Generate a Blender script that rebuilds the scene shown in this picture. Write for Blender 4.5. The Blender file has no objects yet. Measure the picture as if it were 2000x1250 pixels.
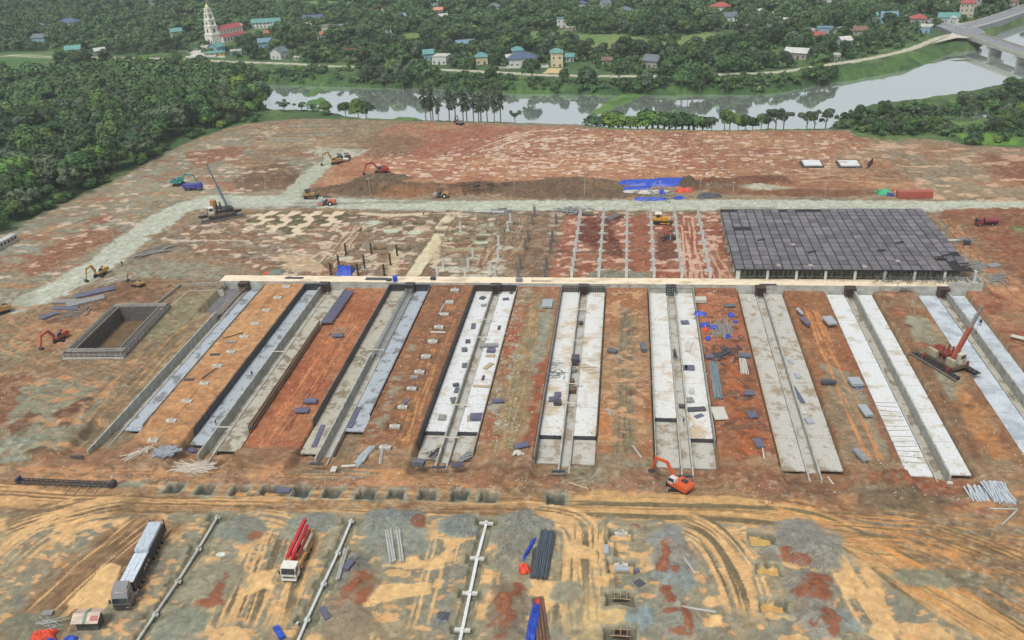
import bpy, math, random
import numpy as np
R = math.radians
C = bpy.context.scene.collection
scene = bpy.context.scene
random.seed(7)
rng = np.random.default_rng(11)

# ------------------------------------------------------------------ camera
H = 115.0
YAW, PITCH, ROLL, FPX = -0.140762549, 0.466700515, -0.0506456867, 1750.0
_f = np.array([math.sin(YAW) * math.cos(PITCH), math.cos(YAW) * math.cos(PITCH), -math.sin(PITCH)])
_r = np.array([math.cos(YAW), -math.sin(YAW), 0.0])
_u = np.cross(_r, _f)
_c, _s = math.cos(ROLL), math.sin(ROLL)
RR = _c * _r + _s * _u
UU = -_s * _r + _c * _u
from mathutils import Matrix, Vector
cam = bpy.data.cameras.new("camera")
cam.sensor_fit = 'HORIZONTAL'
cam.sensor_width = 36.0
cam.lens = 36.0 * FPX / 2000.0
cam.clip_start = 1.0
cam.clip_end = 9000.0
cam_o = bpy.data.objects.new("camera", cam)
m = Matrix.Identity(4)
for i in range(3):
    m[i][0] = RR[i]; m[i][1] = UU[i]; m[i][2] = -_f[i]
m[2][3] = H
cam_o.matrix_world = m
C.objects.link(cam_o)
scene.camera = cam_o

# ------------------------------------------------------------------ sky, sun, exposure
SUN_EL, SUN_AZ = 62.0, 200.0
w = bpy.data.worlds.new("World"); scene.world = w; w.use_nodes = True
nt = w.node_tree; nt.nodes.clear()
sky = nt.nodes.new('ShaderNodeTexSky'); sky.sky_type = 'NISHITA'; sky.sun_disc = False
sky.sun_elevation = R(SUN_EL); sky.sun_rotation = R(SUN_AZ); sky.dust_density = 4.0; sky.air_density = 1.0
hs = nt.nodes.new('ShaderNodeHueSaturation'); hs.inputs['Saturation'].default_value = 0.22
bg = nt.nodes.new('ShaderNodeBackground'); bg.inputs['Strength'].default_value = 0.13
wo = nt.nodes.new('ShaderNodeOutputWorld')
nt.links.new(sky.outputs[0], hs.inputs['Color']); nt.links.new(hs.outputs[0], bg.inputs['Color'])
nt.links.new(bg.outputs[0], wo.inputs[0])
sl = bpy.data.lights.new("sun", 'SUN'); sl.energy = 1.7; sl.angle = R(12); sl.color = (1.0, 0.96, 0.9)
so = bpy.data.objects.new("sun", sl); C.objects.link(so)
az = R(SUN_AZ); el = R(SUN_EL)
sd = Vector((math.sin(az) * math.cos(el), math.cos(az) * math.cos(el), math.sin(el)))
so.rotation_euler = sd.to_track_quat('Z', 'Y').to_euler()
vs = scene.view_settings
vs.view_transform = 'Standard'; vs.look = 'None'; vs.gamma = 1.0; vs.use_curve_mapping = False
vs.exposure = 0.24
scene.cycles.max_bounces = 5
scene.cycles.diffuse_bounces = 2
scene.cycles.volume_bounces = 0
scene.cycles.use_denoising = True

KEXP = 1.3          # linear picture value of a flat white surface in this light


def W(x, y, z=0.0):
    """point of the photograph -> where that sight line meets the level z"""
    d = RR * (x - 1000) / FPX - UU * (y - 625) / FPX + _f
    t = (z - H) / d[2]
    return (d[0] * t, d[1] * t, z)


def MPP(x, y, z=0.0):
    p = np.array(W(x, y, z)) - np.array([0, 0, H])
    return float(p @ _f) / FPX


def lin(c):
    c = np.asarray(c, float) / 255.0
    return np.where(c <= 0.04045, c / 12.92, ((c + 0.055) / 1.055) ** 2.4)


def alb(c):
    return np.clip(lin(c) / KEXP, 0.004, 0.85)


# ------------------------------------------------------------------ materials
_mats = {}


def M(name, col, rough=0.8, var=0.12, scale=0.6, metal=0.0, col2=None, mix=None, bump=0.0, detail=6.0,
      stretch=(1, 1, 1), rnd=0.0, spec=0.4, coord='Object'):
    """procedural material: base colour (as it shows in flat daylight) broken by noise"""
    if name in _mats: return _mats[name]
    mt = bpy.data.materials.new(name); mt.use_nodes = True
    n = mt.node_tree; n.nodes.clear()
    out = n.nodes.new('ShaderNodeOutputMaterial'); b = n.nodes.new('ShaderNodeBsdfPrincipled')
    n.links.new(b.outputs[0], out.inputs[0])
    tc = n.nodes.new('ShaderNodeTexCoord'); mp = n.nodes.new('ShaderNodeMapping')
    mp.inputs['Scale'].default_value = stretch
    oi0 = n.nodes.new('ShaderNodeObjectInfo'); of = n.nodes.new('ShaderNodeVectorMath'); of.operation = 'MULTIPLY_ADD'; of.inputs[1].default_value = (37, 53, 11)
    n.links.new(oi0.outputs['Random'], of.inputs[0]); n.links.new(tc.outputs[coord], of.inputs[2]); n.links.new(of.outputs[0], mp.inputs[0])
    nz = n.nodes.new('ShaderNodeTexNoise'); nz.inputs['Scale'].default_value = scale; nz.inputs['Detail'].default_value = detail
    nz.inputs['Roughness'].default_value = 0.65
    n.links.new(mp.outputs[0], nz.inputs['Vector'])
    a = alb(col); 
    if col2 is None:
        lo = a * (1 - 2.0 * var); hi = a * (1 + 2.0 * var); p0, p1 = 0.3, 0.7
    else:
        lo = alb(col2); hi = a; p0, p1 = mix or (0.4, 0.55)
    cr = n.nodes.new('ShaderNodeValToRGB')
    cr.color_ramp.elements[0].position = p0; cr.color_ramp.elements[1].position = p1
    cr.color_ramp.elements[0].color = (*np.clip(lo, 0, 1), 1); cr.color_ramp.elements[1].color = (*np.clip(hi, 0, 1), 1)
    n.links.new(nz.outputs[0], cr.inputs[0])
    src = cr.outputs[0]
    if col2 is not None:
        nz2 = n.nodes.new('ShaderNodeTexNoise'); nz2.inputs['Scale'].default_value = scale * 7; nz2.inputs['Detail'].default_value = 4
        n.links.new(mp.outputs[0], nz2.inputs['Vector'])
        mr = n.nodes.new('ShaderNodeMapRange'); mr.inputs[1].default_value = 0.3; mr.inputs[2].default_value = 0.7
        mr.inputs[3].default_value = 1 - var; mr.inputs[4].default_value = 1 + var
        n.links.new(nz2.outputs[0], mr.inputs[0])
        mx = n.nodes.new('ShaderNodeVectorMath'); mx.operation = 'SCALE'
        n.links.new(src, mx.inputs[0]); n.links.new(mr.outputs[0], mx.inputs['Scale']); src = mx.outputs[0]
    if rnd:
        oi = n.nodes.new('ShaderNodeObjectInfo'); mr = n.nodes.new('ShaderNodeMapRange')
        mr.inputs[3].default_value = 1 - rnd; mr.inputs[4].default_value = 1 + rnd
        n.links.new(oi.outputs['Random'], mr.inputs[0])
        mx = n.nodes.new('ShaderNodeVectorMath'); mx.operation = 'SCALE'
        n.links.new(src, mx.inputs[0]); n.links.new(mr.outputs[0], mx.inputs['Scale']); src = mx.outputs[0]
    n.links.new(src, b.inputs['Base Color'])
    b.inputs['Roughness'].default_value = rough; b.inputs['Metallic'].default_value = metal
    b.inputs['Specular IOR Level'].default_value = spec
    if bump:
        bp = n.nodes.new('ShaderNodeBump'); bp.inputs['Strength'].default_value = bump; bp.inputs['Distance'].default_value = 0.1
        n.links.new(nz.outputs[0], bp.inputs['Height']); n.links.new(bp.outputs[0], b.inputs['Normal'])
    _mats[name] = mt
    return mt


# ------------------------------------------------------------------ mesh building
class MB:
    def __init__(s): s.v = []; s.f = []; s.k = []

    def quadset(s, pts, faces):
        o = len(s.v); s.v += [tuple(p) for p in pts]; s.f += [tuple(i + o for i in f) for f in faces]; return s

    def box(s, x0, x1, y0, y1, z0, z1):
        return s.quadset([(x0, y0, z0), (x1, y0, z0), (x1, y1, z0), (x0, y1, z0), (x0, y0, z1), (x1, y0, z1), (x1, y1, z1), (x0, y1, z1)],
                         [(3, 2, 1, 0), (4, 5, 6, 7), (0, 1, 5, 4), (1, 2, 6, 5), (2, 3, 7, 6), (3, 0, 4, 7)])

    def cb(s, cx, cy, cz, sx, sy, sz):
        return s.box(cx - sx / 2, cx + sx / 2, cy - sy / 2, cy + sy / 2, cz - sz / 2, cz + sz / 2)

    def prism(s, prof, y0, y1, axis='y'):
        """prof: list of (a,b) counter-clockwise, swept along an axis"""
        n = len(prof)
        if axis == 'y': P = [(a, y0, b) for a, b in prof] + [(a, y1, b) for a, b in prof]
        elif axis == 'x': P = [(y0, a, b) for a, b in prof] + [(y1, a, b) for a, b in prof]
        else: P = [(a, b, y0) for a, b in prof] + [(a, b, y1) for a, b in prof]
        F = [tuple(range(n - 1, -1, -1)), tuple(range(n, 2 * n))] + [(i, (i + 1) % n, n + (i + 1) % n, n + i) for i in range(n)]
        return s.quadset(P, F)

    def cyl(s, p0, p1, r0, r1=None, n=8, cap=True):
        p0 = Vector(p0); p1 = Vector(p1); r1 = r0 if r1 is None else r1
        d = (p1 - p0)
        if d.length < 1e-6: return s
        d.normalize(); a = Vector((0, 0, 1)) if abs(d.z) < 0.9 else Vector((1, 0, 0))
        u = d.cross(a).normalized(); v = d.cross(u)
        P = []
        for p, r in ((p0, r0), (p1, r1)):
            for k in range(n):
                t = 2 * math.pi * k / n
                P.append(p + (u * math.cos(t) + v * math.sin(t)) * r)
        F = [(k, (k + 1) % n, n + (k + 1) % n, n + k) for k in range(n)]
        if cap: F += [tuple(range(n - 1, -1, -1)), tuple(range(n, 2 * n))]
        return s.quadset(P, F)

    def bar(s, p0, p1, wd, ht):
        """rectangular bar from p0 to p1"""
        p0 = Vector(p0); p1 = Vector(p1); d = (p1 - p0).normalized()
        a = Vector((0, 0, 1)) if abs(d.z) < 0.95 else Vector((0, 1, 0))
        u = d.cross(a).normalized() * wd / 2; v = u.cross(d).normalized() * ht / 2
        P = [p + i * u + j * v for p in (p0, p1) for i, j in ((-1, -1), (1, -1), (1, 1), (-1, 1))]
        return s.quadset(P, [(0, 1, 2, 3), (7, 6, 5, 4), (0, 4, 5, 1), (1, 5, 6, 2), (2, 6, 7, 3), (3, 7, 4, 0)])

    def sheet(s, p, thick=0.03):
        """closed slab from 4 corner points"""
        q = [(x, y, z - thick) for x, y, z in p]; n = len(p)
        return s.quadset(list(p) + q, [tuple(range(n)), tuple(range(2 * n - 1, n - 1, -1))] + [(i, n + i, n + (i + 1) % n, (i + 1) % n) for i in range(n)])

    def add(s, other):
        """take in another builder's faces as the next material"""
        o = len(s.v); s.k.append(len(s.f)); s.v += other.v; s.f += [tuple(i + o for i in f) for f in other.f]; return s

    def build(s, name, mat, parent=None, smooth=False, loc=None, rot=None):
        me = bpy.data.meshes.new(name); me.from_pydata([tuple(p) for p in s.v], [], s.f); me.update()
        for q in (mat if isinstance(mat, (list, tuple)) else [mat]): me.materials.append(q)
        if s.k:
            for i, pl in enumerate(me.polygons): pl.material_index = sum(i >= k for k in s.k)
        if smooth:
            me.polygons.foreach_set('use_smooth', [True] * len(me.polygons))
        o = bpy.data.objects.new(name, me); C.objects.link(o)
        if parent is not None: o.parent = parent
        if loc is not None: o.location = loc
        if rot is not None: o.rotation_euler = (0, 0, rot)
        return o


def thing(name, label, cat, loc=(0, 0, 0), rz=0.0, group=None, scale=None):
    o = bpy.data.objects.new(name, None); C.objects.link(o); o.empty_display_size = 0.5
    o.location = loc; o.rotation_euler = (0, 0, rz); o['label'] = label; o['category'] = cat; o['kind'] = 'thing'
    if group: o['group'] = group
    if scale: o.scale = (scale,) * 3
    return o


def tag(o, label, cat, group=None):
    o['label'] = label; o['category'] = cat; o['kind'] = 'thing'
    if group: o['group'] = group
    return o


def struct(o, kind='structure'):
    o['kind'] = kind; return o


def dup(root, loc, rz, label=None, group=None, scale=None):
    r = root.copy(); C.objects.link(r); r.location = loc; r.rotation_euler = (root.rotation_euler[0], root.rotation_euler[1], rz)
    if label: r['label'] = label
    if group: r['group'] = group
    if scale is not None: r.scale = (scale, scale, scale) if isinstance(scale, (int, float)) else scale
    for ch in root.children:
        c = ch.copy(); C.objects.link(c); c.parent = r
        for g in ch.children:
            d = g.copy(); C.objects.link(d); d.parent = c
    return r


ORD = ['', 'first', 'second', 'third', 'fourth', 'fifth', 'sixth', 'seventh', 'eighth', 'ninth', 'tenth', 'eleventh', 'twelfth',
       'thirteenth', 'fourteenth', 'fifteenth', 'sixteenth', 'seventeenth', 'eighteenth', 'nineteenth', 'twentieth']


def heading(p0, p1, z=0.0):
    a = W(*p0, z); b = W(*p1, z)
    return math.atan2(b[1] - a[1], b[0] - a[0])

# ------------------------------------------------------------------ ground sheet: painted soils, ruts, pits and heaps
def axis(parts):
    out = [parts[0][0]]
    for a, b, s in parts:
        n = max(1, int(round((b - a) / s))); out += list(np.linspace(a, b, n + 1)[1:])
    return out


gx = [-c for c in np.geomspace(430, 2600, 45)[::-1]][:-1] + axis([(-430, -215, 0.95), (-215, -112, 0.33), (-112, 74, 0.22), (74, 150, 0.33), (150, 330, 0.95)]) + list(np.geomspace(330, 2600, 50)[1:])
gx = np.array(gx)
gy = [-300, -200, -100, -20, 20, 45, 60, 70, 78, 84, 88, 90.0]
while gy[-1] < 1150: gy.append(gy[-1] + min(max(0.22, 0.6 * gy[-1] ** 2 / (115 * 896)), 3.0))
gy = np.array(gy + list(np.geomspace(1155, 3600, 50)))
NX, NY = len(gx), len(gy)
X, Y = np.meshgrid(gx, gy); X = X.astype(np.float32); Y = Y.astype(np.float32)
_tab = rng.random((16, 256, 256)).astype(np.float32)


def vn(x, y, seed=0):
    xi = np.floor(x); yi = np.floor(y); fx = x - xi; fy = y - yi
    xi = xi.astype(np.int32) & 255; yi = yi.astype(np.int32) & 255
    fx = fx * fx * (3 - 2 * fx); fy = fy * fy * (3 - 2 * fy); T = _tab[seed % 16]
    x1 = (xi + 1) & 255; y1 = (yi + 1) & 255
    a = T[yi, xi]; b = T[yi, x1]; c = T[y1, xi]; d = T[y1, x1]
    return (a + (b - a) * fx) * (1 - fy) + (c + (d - c) * fx) * fy


def fbm(x, y, sx, sy=None, o=3, seed=0):
    sy = sy or sx; r = 0; a = 1; t = 0
    for k in range(o):
        f = 2.0 ** k
        r = r + a * vn(x / sx * f + 17.3 * k + seed * 3.1, y / sy * f + 9.7 * k, seed + k); t += a; a *= 0.55
    return r / t


N30 = fbm(X, Y, 32, o=3, seed=1); N8 = fbm(X, Y, 9, o=3, seed=4); N3 = fbm(X, Y, 3, o=3, seed=7); N1 = fbm(X, Y, 1.1, o=2, seed=10)
N8b = fbm(X, Y, 8, o=3, seed=12)
COL = np.zeros((NY, NX, 3), np.float32); Z = np.zeros((NY, NX), np.float32); WET = np.zeros((NY, NX), np.float32); KEEP = np.ones((NY, NX), np.float32)


def c3(c): return np.array(c, np.float32) / 255.0


def sst(a, b, x):
    t = np.clip((x - a) / (b - a), 0, 1); return t * t * (3 - 2 * t)


def sl2(x0, x1, y0, y1):
    return (slice(max(0, np.searchsorted(gy, y0) - 1), np.searchsorted(gy, y1) + 1), slice(max(0, np.searchsorted(gx, x0) - 1), np.searchsorted(gx, x1) + 1))


def wpts(px, z=0.0): return np.array([W(a, b, z)[:2] for a, b in px])


def segdist(P, xs, ys, closed=True):
    best = np.full(xs.shape, 1e9, np.float32); n = len(P)
    inside = np.zeros(xs.shape, bool)
    for i in range(n if closed else n - 1):
        ax, ay = P[i]; bx, by = P[(i + 1) % n]; dx, dy = bx - ax, by - ay; L = dx * dx + dy * dy + 1e-9
        t = np.clip(((xs - ax) * dx + (ys - ay) * dy) / L, 0, 1)
        d = (xs - ax - t * dx) ** 2 + (ys - ay - t * dy) ** 2
        np.minimum(best, d, out=best)
        if closed and ay != by:
            c = (ay > ys) != (by > ys)
            inside ^= c & (xs < (bx - ax) * (ys - ay) / (by - ay) + ax)
    best = np.sqrt(best)
    return np.where(inside, best, -best) if closed else best


def mixin(s, m, col=None, wet=None, z=None, zadd=None, col2=None, nf=None):
    if col is not None:
        c = c3(col)
        if col2 is not None:
            k = sst(0.38, 0.62, (N8b if nf is None else nf)[s])[..., None]; c = c * (1 - k) + c3(col2) * k
        COL[s] += (c - COL[s]) * m[..., None]
    if wet is not None: WET[s] += (wet - WET[s]) * m
    if z is not None: Z[s] += (z - Z[s]) * m
    if zadd is not None: Z[s] += zadd * m


def fill(px, col=None, col2=None, warp=2.0, soft=0.8, a=1.0, world=False, zl=0.0, nf=None, **k):
    P = np.array(px) if world else wpts(px, zl)
    mg = warp + soft + 1
    s = sl2(P[:, 0].min() - mg, P[:, 0].max() + mg, P[:, 1].min() - mg, P[:, 1].max() + mg)
    sdv = segdist(P, X[s], Y[s]) + warp * 2 * (N3[s] - 0.5) + warp * 1.5 * (N8[s] - 0.5)
    m = sst(-soft, soft, sdv) * a
    mixin(s, m, col, col2=col2, nf=nf, **k)
    return s, m


def speck(px, thr, sx, sy, col, soft=0.04, a=1.0, seed=3, o=3, warp=2, world=False, wet=None, zadd=None, edge=2.0, col2=None, ang=0.0):
    """patches wherever a noise field passes a threshold, inside a polygon"""
    P = np.array(px) if world else wpts(px)
    s = sl2(P[:, 0].min(), P[:, 0].max(), P[:, 1].min(), P[:, 1].max())
    sdv = segdist(P, X[s], Y[s]) + warp * 2 * (N3[s] - 0.5)
    xs, ys = X[s], Y[s]
    if ang:
        ca, sa = math.cos(ang), math.sin(ang); xs, ys = xs * ca + ys * sa, -xs * sa + ys * ca
    n = fbm(xs, ys, sx, sy, o=o, seed=seed)
    m = sst(thr, thr + soft, n) * sst(-0.2, edge, sdv) * a
    mixin(s, m, col, wet=wet, zadd=zadd, col2=col2)


def smooth(P, n=5):
    if len(P) < 3: return P
    Q = np.vstack([2 * P[0] - P[1], P, 2 * P[-1] - P[-2]]); out = []
    for i in range(1, len(Q) - 2):
        a, b, c, d = Q[i - 1], Q[i], Q[i + 1], Q[i + 2]
        for k in range(n):
            t = k / n; out.append(.5 * (2 * b + (c - a) * t + (2 * a - 5 * b + 4 * c - d) * t * t + (3 * b - a - 3 * c + d) * t ** 3))
    return np.array(out + [P[-1]])


def streak(px, width, col, thr=0.5, ft=0.5, fs=9.0, a=0.9, soft=0.08, world=False, wet=None, zadd=None, seed=2, zl=0.0, end=3.0, col2=None, o=2, edge=0.35):
    """wheel and track marks running along a path"""
    P = smooth(np.array(px, float) if world else wpts(px, zl))
    hw = width / 2
    s = sl2(P[:, 0].min() - hw, P[:, 0].max() + hw, P[:, 1].min() - hw, P[:, 1].max() + hw)
    xs, ys = X[s], Y[s]
    best = np.full(xs.shape, 1e9, np.float32); T = np.zeros(xs.shape, np.float32); S = np.zeros(xs.shape, np.float32); acc = 0.0
    tot = sum(math.hypot(*(P[i + 1] - P[i])) for i in range(len(P) - 1))
    for i in range(len(P) - 1):
        ax, ay = P[i]; bx, by = P[i + 1]; dx, dy = bx - ax, by - ay; L = math.hypot(dx, dy) + 1e-9
        tr = ((xs - ax) * dx + (ys - ay) * dy) / (L * L); t = np.clip(tr, 0, 1)
        d = (xs - ax - t * dx) ** 2 + (ys - ay - t * dy) ** 2
        lat = ((xs - ax) * dy - (ys - ay) * dx) / L
        k = d < best
        best = np.where(k, d, best); T = np.where(k, lat, T); S = np.where(k, acc + tr * L, S); acc += L
    d = np.sqrt(best)
    wob = (N8[s] - 0.5) * 0.8
    n = fbm(T + wob, S, ft, fs, o=o, seed=seed)
    m = sst(thr, thr + soft, n) * sst(hw, hw * (1 - edge), d + (N3[s] - 0.5) * hw * 0.6) * sst(-0.5, end, np.minimum(S, tot - S) + (N3[s] - .5) * end) * a
    mixin(s, m, col, wet=wet, zadd=zadd, col2=col2)
    return s, T, S, m


def blob(px, rx, ry, col=None, a=1.0, soft=0.3, z=None, zadd=None, wet=None, ang=0.0, rag=0.5, world=False, zl=0.0, col2=None, gran=0):
    cx, cy = px if world else W(*px, zl)[:2]
    r = max(rx, ry) * 1.6 + 1; s = sl2(cx - r, cx + r, cy - r, cy + r)
    x, y = X[s] - cx, Y[s] - cy
    ca, sa = math.cos(ang), math.sin(ang); x, y = x * ca + y * sa, -x * sa + y * ca
    q = np.sqrt((x / rx) ** 2 + (y / ry) ** 2) + rag * (N3[s] - 0.5) * 1.4 + rag * 0.7 * (N8[s] - 0.5)
    m = sst(1 + soft, 1 - soft, q) * a
    if gran: m = m * sst(.36, .56, N1[s] + .35 * (1 - q))
    mixin(s, m, col, wet=wet, z=z, col2=col2, nf=N3)
    if zadd is not None:
        mm = np.clip(1 - q, 0, 1) ** 0.9
        Z[s] += zadd * mm * (1 + 0.5 * (N1[s] - 0.5) + 0.7 * (N3[s] - 0.5))


def pit(px, wx, wy, depth, col=None, rim=None, water=None, world=False, ang=0.0, slope=0.35, rimw=1.6):
    cx, cy = px if world else W(*px)[:2]
    r = max(wx, wy) * 0.9 + 3; s = sl2(cx - r, cx + r, cy - r, cy + r)
    x, y = X[s] - cx, Y[s] - cy
    ca, sa = math.cos(ang), math.sin(ang); x, y = x * ca + y * sa, -x * sa + y * ca
    d = np.maximum(np.abs(x) - wx / 2, np.abs(y) - wy / 2) + (N1[s] - 0.5) * 0.5 + (N3[s] - 0.5) * 0.3
    if rim is not None:
        m = sst(rimw, rimw * 0.3, d + (N3[s] - 0.5) * 1.5) * 0.8; mixin(s, m, rim)
    m = sst(slope * 0.5, -slope, d)
    Z[s] += (-depth - Z[s]) * m + 0.12 * (N1[s] - .5) * m
    if col is not None: mixin(s, m * 0.9, col)
    if water is not None:
        m2 = sst(-slope, -slope - 0.15, d + (N3[s] - .5) * .8); mixin(s, m2, water, wet=0.5); Z[s] += (-depth + 0.12 - Z[s]) * m2


# --- land beyond the site: grass and fields
g1, g2, g3 = c3((74, 104, 62)), c3((98, 124, 74)), c3((58, 84, 52))
k = sst(0.35, 0.65, N30)[..., None]; COL[:] = g1 * (1 - k) + g2 * k
k = sst(0.45, 0.7, N8)[..., None] * 0.6; COL[:] = COL * (1 - k) + g3 * k
COL *= (0.85 + 0.3 * N3)[..., None]
Z += (N30 - 0.5) * 2.0 * sst(480, 600, Y)
# river bed
RIV = [(470, 158), (500, 163), (620, 168), (700, 170), (850, 173), (937, 179), (1000, 182), (1187, 185), (1450, 184), (1500, 183), (1550, 175), (1625, 162), (1695, 150), (1775, 135), (1860, 102), (1905, 98), (1935, 70), (1960, 60), (2030, 38), (2200, 60), (2200, 140), (2060, 135), (2000, 158), (1930, 178), (1850, 196), (1760, 206), (1680, 216), (1645, 232), (1620, 262), (1500, 264), (1400, 266), (1300, 264), (1200, 261), (1150, 255), (1000, 250), (850, 246), (740, 243), (700, 240), (640, 226), (540, 224), (515, 215), (500, 190)]
WZ = -5.0
s, mriv = fill(RIV, (96, 104, 78), warp=2.5, soft=3.0, zl=WZ)
s, _ = fill(RIV, None, warp=2.0, soft=9.0, zl=WZ, z=-8.0)
s, _ = fill([(470, 150), (700, 158), (1000, 170), (1200, 174), (1450, 172), (1560, 160), (1700, 135), (1800, 112), (1850, 90), (1880, 104), (1780, 140), (1640, 165), (1500, 187), (1200, 192), (850, 181), (480, 170)], (80, 112, 62), col2=(60, 88, 52), warp=4, soft=4, zl=WZ + 2, a=0.9)
# water plants reaching into the river
for q, rx, ry in (((615, 180), 4.5, 16), ((617, 200), 6, 12), ((622, 212), 7, 5)): blob(q, rx, ry, (88, 128, 68), zl=WZ, z=WZ + 0.35, rag=0.7)
fill([(1152, 226), (1160, 214), (1185, 198), (1215, 184), (1265, 182), (1240, 197), (1205, 210), (1180, 222)], (82, 116, 62), (104, 138, 76), zl=WZ, z=WZ + 0.4, warp=1.5, soft=1.0)
fill([(760, 234), (780, 228), (815, 229), (830, 236), (800, 240)], (92, 132, 70), zl=WZ, z=WZ + 0.3, warp=1, soft=1)
for q, rx, ry in (((1800, 123), 12, 3), ((1881, 118), 8, 3)): blob(q, rx, ry, (86, 120, 66), zl=WZ, z=WZ + 0.25)
# pond in the right hand wood
fill([(1850, 244), (1915, 214), (1970, 204), (2030, 204), (1985, 232), (1900, 250)], (100, 110, 84), zl=WZ, z=-8.5, warp=1.5, soft=2.5)
fill([(1790, 240), (1855, 218), (1915, 206), (1895, 230), (1830, 246)], (100, 110, 84), zl=WZ, z=-8.5, warp=1.5, soft=2.5)
# open fields in the village
for pl, c in (([(1010, 62), (1200, 66), (1300, 80), (1380, 60), (1460, 72), (1480, 90), (1340, 96), (1200, 98), (1050, 85)], (128, 146, 92)),
              ([(1000, 64), (1180, 70), (1170, 84), (1020, 80)], (104, 140, 80)), ([(1545, 16), (1640, 12), (1650, 24), (1560, 36)], (122, 146, 84)),
              ([(0, 112), (80, 112), (70, 122), (20, 138), (0, 140)], (78, 120, 62)), ([(540, 2), (700, 4), (690, 20), (560, 16)], (112, 150, 88)),
              ([(700, 6), (760, 8), (750, 20), (712, 20)], (150, 128, 98)), ([(1330, 118), (1378, 128), (1380, 142), (1320, 142)], (92, 138, 74)),
              ([(0, 215), (40, 212), (42, 228), (0, 232)], (98, 138, 62)), ([(1870, 262), (1985, 262), (1998, 284), (1900, 282)], (108, 152, 62)),
              ([(790, 62), (830, 66), (824, 84), (788, 80)], (126, 144, 88)), ([(1760, 0), (1870, 0), (1850, 22), (1780, 16)], (118, 138, 88))):
    fill(pl, c, warp=3, soft=3, a=0.9)
for pl in ([(1050, 88), (1120, 90), (1170, 106), (1120, 108), (1060, 98)], [(75, 200), (150, 198), (145, 208), (80, 206)], [(80, 262), (118, 242), (116, 270), (90, 274)], [(500, 10), (560, 16), (540, 26), (498, 20)], [(455, 26), (500, 15), (505, 24), (460, 33)]):
    fill(pl, (146, 118, 94), warp=3, soft=2, a=0.8)
# paved ground of the church, yards
fill([(365, 100), (392, 86), (430, 92), (440, 112), (385, 112)], (205, 205, 196), warp=.3, soft=.5)
fill([(1060, 143), (1072, 133), (1102, 133), (1106, 143)], (215, 190, 150), warp=.3, soft=.5)
fill([(1850, 45), (1890, 44), (1898, 50), (1860, 53)], (205, 205, 198), warp=.6, soft=.5)
# far country lanes
ROADF = [(0, 108), (90, 112), (200, 113), (370, 117), (440, 121), (560, 125), (640, 130), (760, 132), (860, 137), (950, 141), (1050, 147), (1120, 149), (1250, 150), (1370, 148), (1500, 143), (1550, 138), (1620, 127), (1700, 115), (1780, 96), (1830, 76), (1868, 66)]


def lane(px, width, col, z=None, a=1.0):
    s_, T_, S_, m_ = streak(px, width, col, thr=-1, soft=0.1, a=a, end=0.1, edge=0.25); KEEP[s_] *= 1 - .85 * m_
    if z is not None:
        P = wpts(px); s = sl2(P[:, 0].min() - width, P[:, 0].max() + width, P[:, 1].min() - width, P[:, 1].max() + width)
        d = segdist(P, X[s], Y[s], False); mm = sst(width * 0.9, width * 0.55, d); Z[s] += (z - Z[s]) * mm


lane(ROADF, 6.5, (196, 192, 178), z=0.3)
lane([(112, 112), (80, 124), (45, 138), (0, 152)], 5.5, (190, 186, 172), z=0.3)
lane([(885, 0), (882, 12), (884, 45)], 3.0, (178, 172, 155))
lane([(1355, 125), (1386, 143)], 2.0, (178, 176, 160))

# --- the construction site
SITE = [(-60, 475), (0, 460), (60, 428), (130, 395), (230, 350), (320, 300), (400, 265), (470, 243), (540, 235), (600, 232), (700, 233), (800, 236), (1000, 240), (1150, 245), (1200, 252), (1400, 256), (1600, 254), (1655, 254), (1680, 268), (1740, 275), (1800, 270), (1850, 275), (1900, 285), (2000, 287), (2300, 285), (3400, 2600), (-1800, 2600)]
s, msite = fill(SITE, (158, 136, 112), col2=(140, 132, 116), warp=1.6, soft=1.0)
Z[s] += (0 - Z[s]) * np.clip(msite * 1.2, 0, 1)
SITEM = np.zeros((NY, NX), np.float32); SITEM[s] = msite
# left flank: grey silt with red and rust patches
LF = [(-40, 470), (130, 400), (320, 305), (420, 268), (540, 240), (640, 240), (700, 280), (640, 340), (570, 378), (400, 380), (300, 430), (80, 585), (-80, 640)]
fill(LF, (156, 144, 122), col2=(148, 148, 134), warp=3, soft=2)
speck(LF, 0.52, 26, 12, (150, 158, 150), a=0.85, seed=5, soft=.12)
speck(LF, 0.6, 20, 9, (162, 112, 86), a=0.8, seed=9, soft=.1)
speck(LF, 0.67, 12, 6, (190, 140, 100), a=0.7, seed=2, soft=.08)
for pl in ([(40, 515), (100, 480), (160, 450), (225, 445), (230, 465), (150, 500), (60, 540)], [(180, 425), (215, 418), (212, 435), (178, 434)], [(360, 300), (450, 285), (480, 300), (380, 330)], [(450, 355), (500, 320), (560, 318), (590, 330), (560, 370), (470, 375)]):
    fill(pl, (150, 98, 74) if pl[0][0] != 450 else (118, 92, 72), warp=3, soft=1.2, a=.9)
speck(LF, 0.66, 5, 3.2, (225, 200, 182), a=.8, seed=11, wet=.5, soft=.05)  # muddy puddles, their sky reflection painted in as pale pink
speck([(470, 240), (700, 235), (820, 240), (800, 290), (640, 300), (480, 330)], 0.5, 30, 4, (176, 150, 120), a=.8, seed=6, soft=.1)
speck([(470, 240), (700, 235), (900, 240), (800, 300), (640, 300), (480, 330)], 0.55, 24, 3, (132, 112, 92), a=.8, seed=8, soft=.08, zadd=-.3)
fill([(640, 240), (760, 236), (840, 240), (800, 268), (700, 276)], (150, 138, 114), (126, 112, 92), warp=3, soft=2, a=.8)
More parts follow.
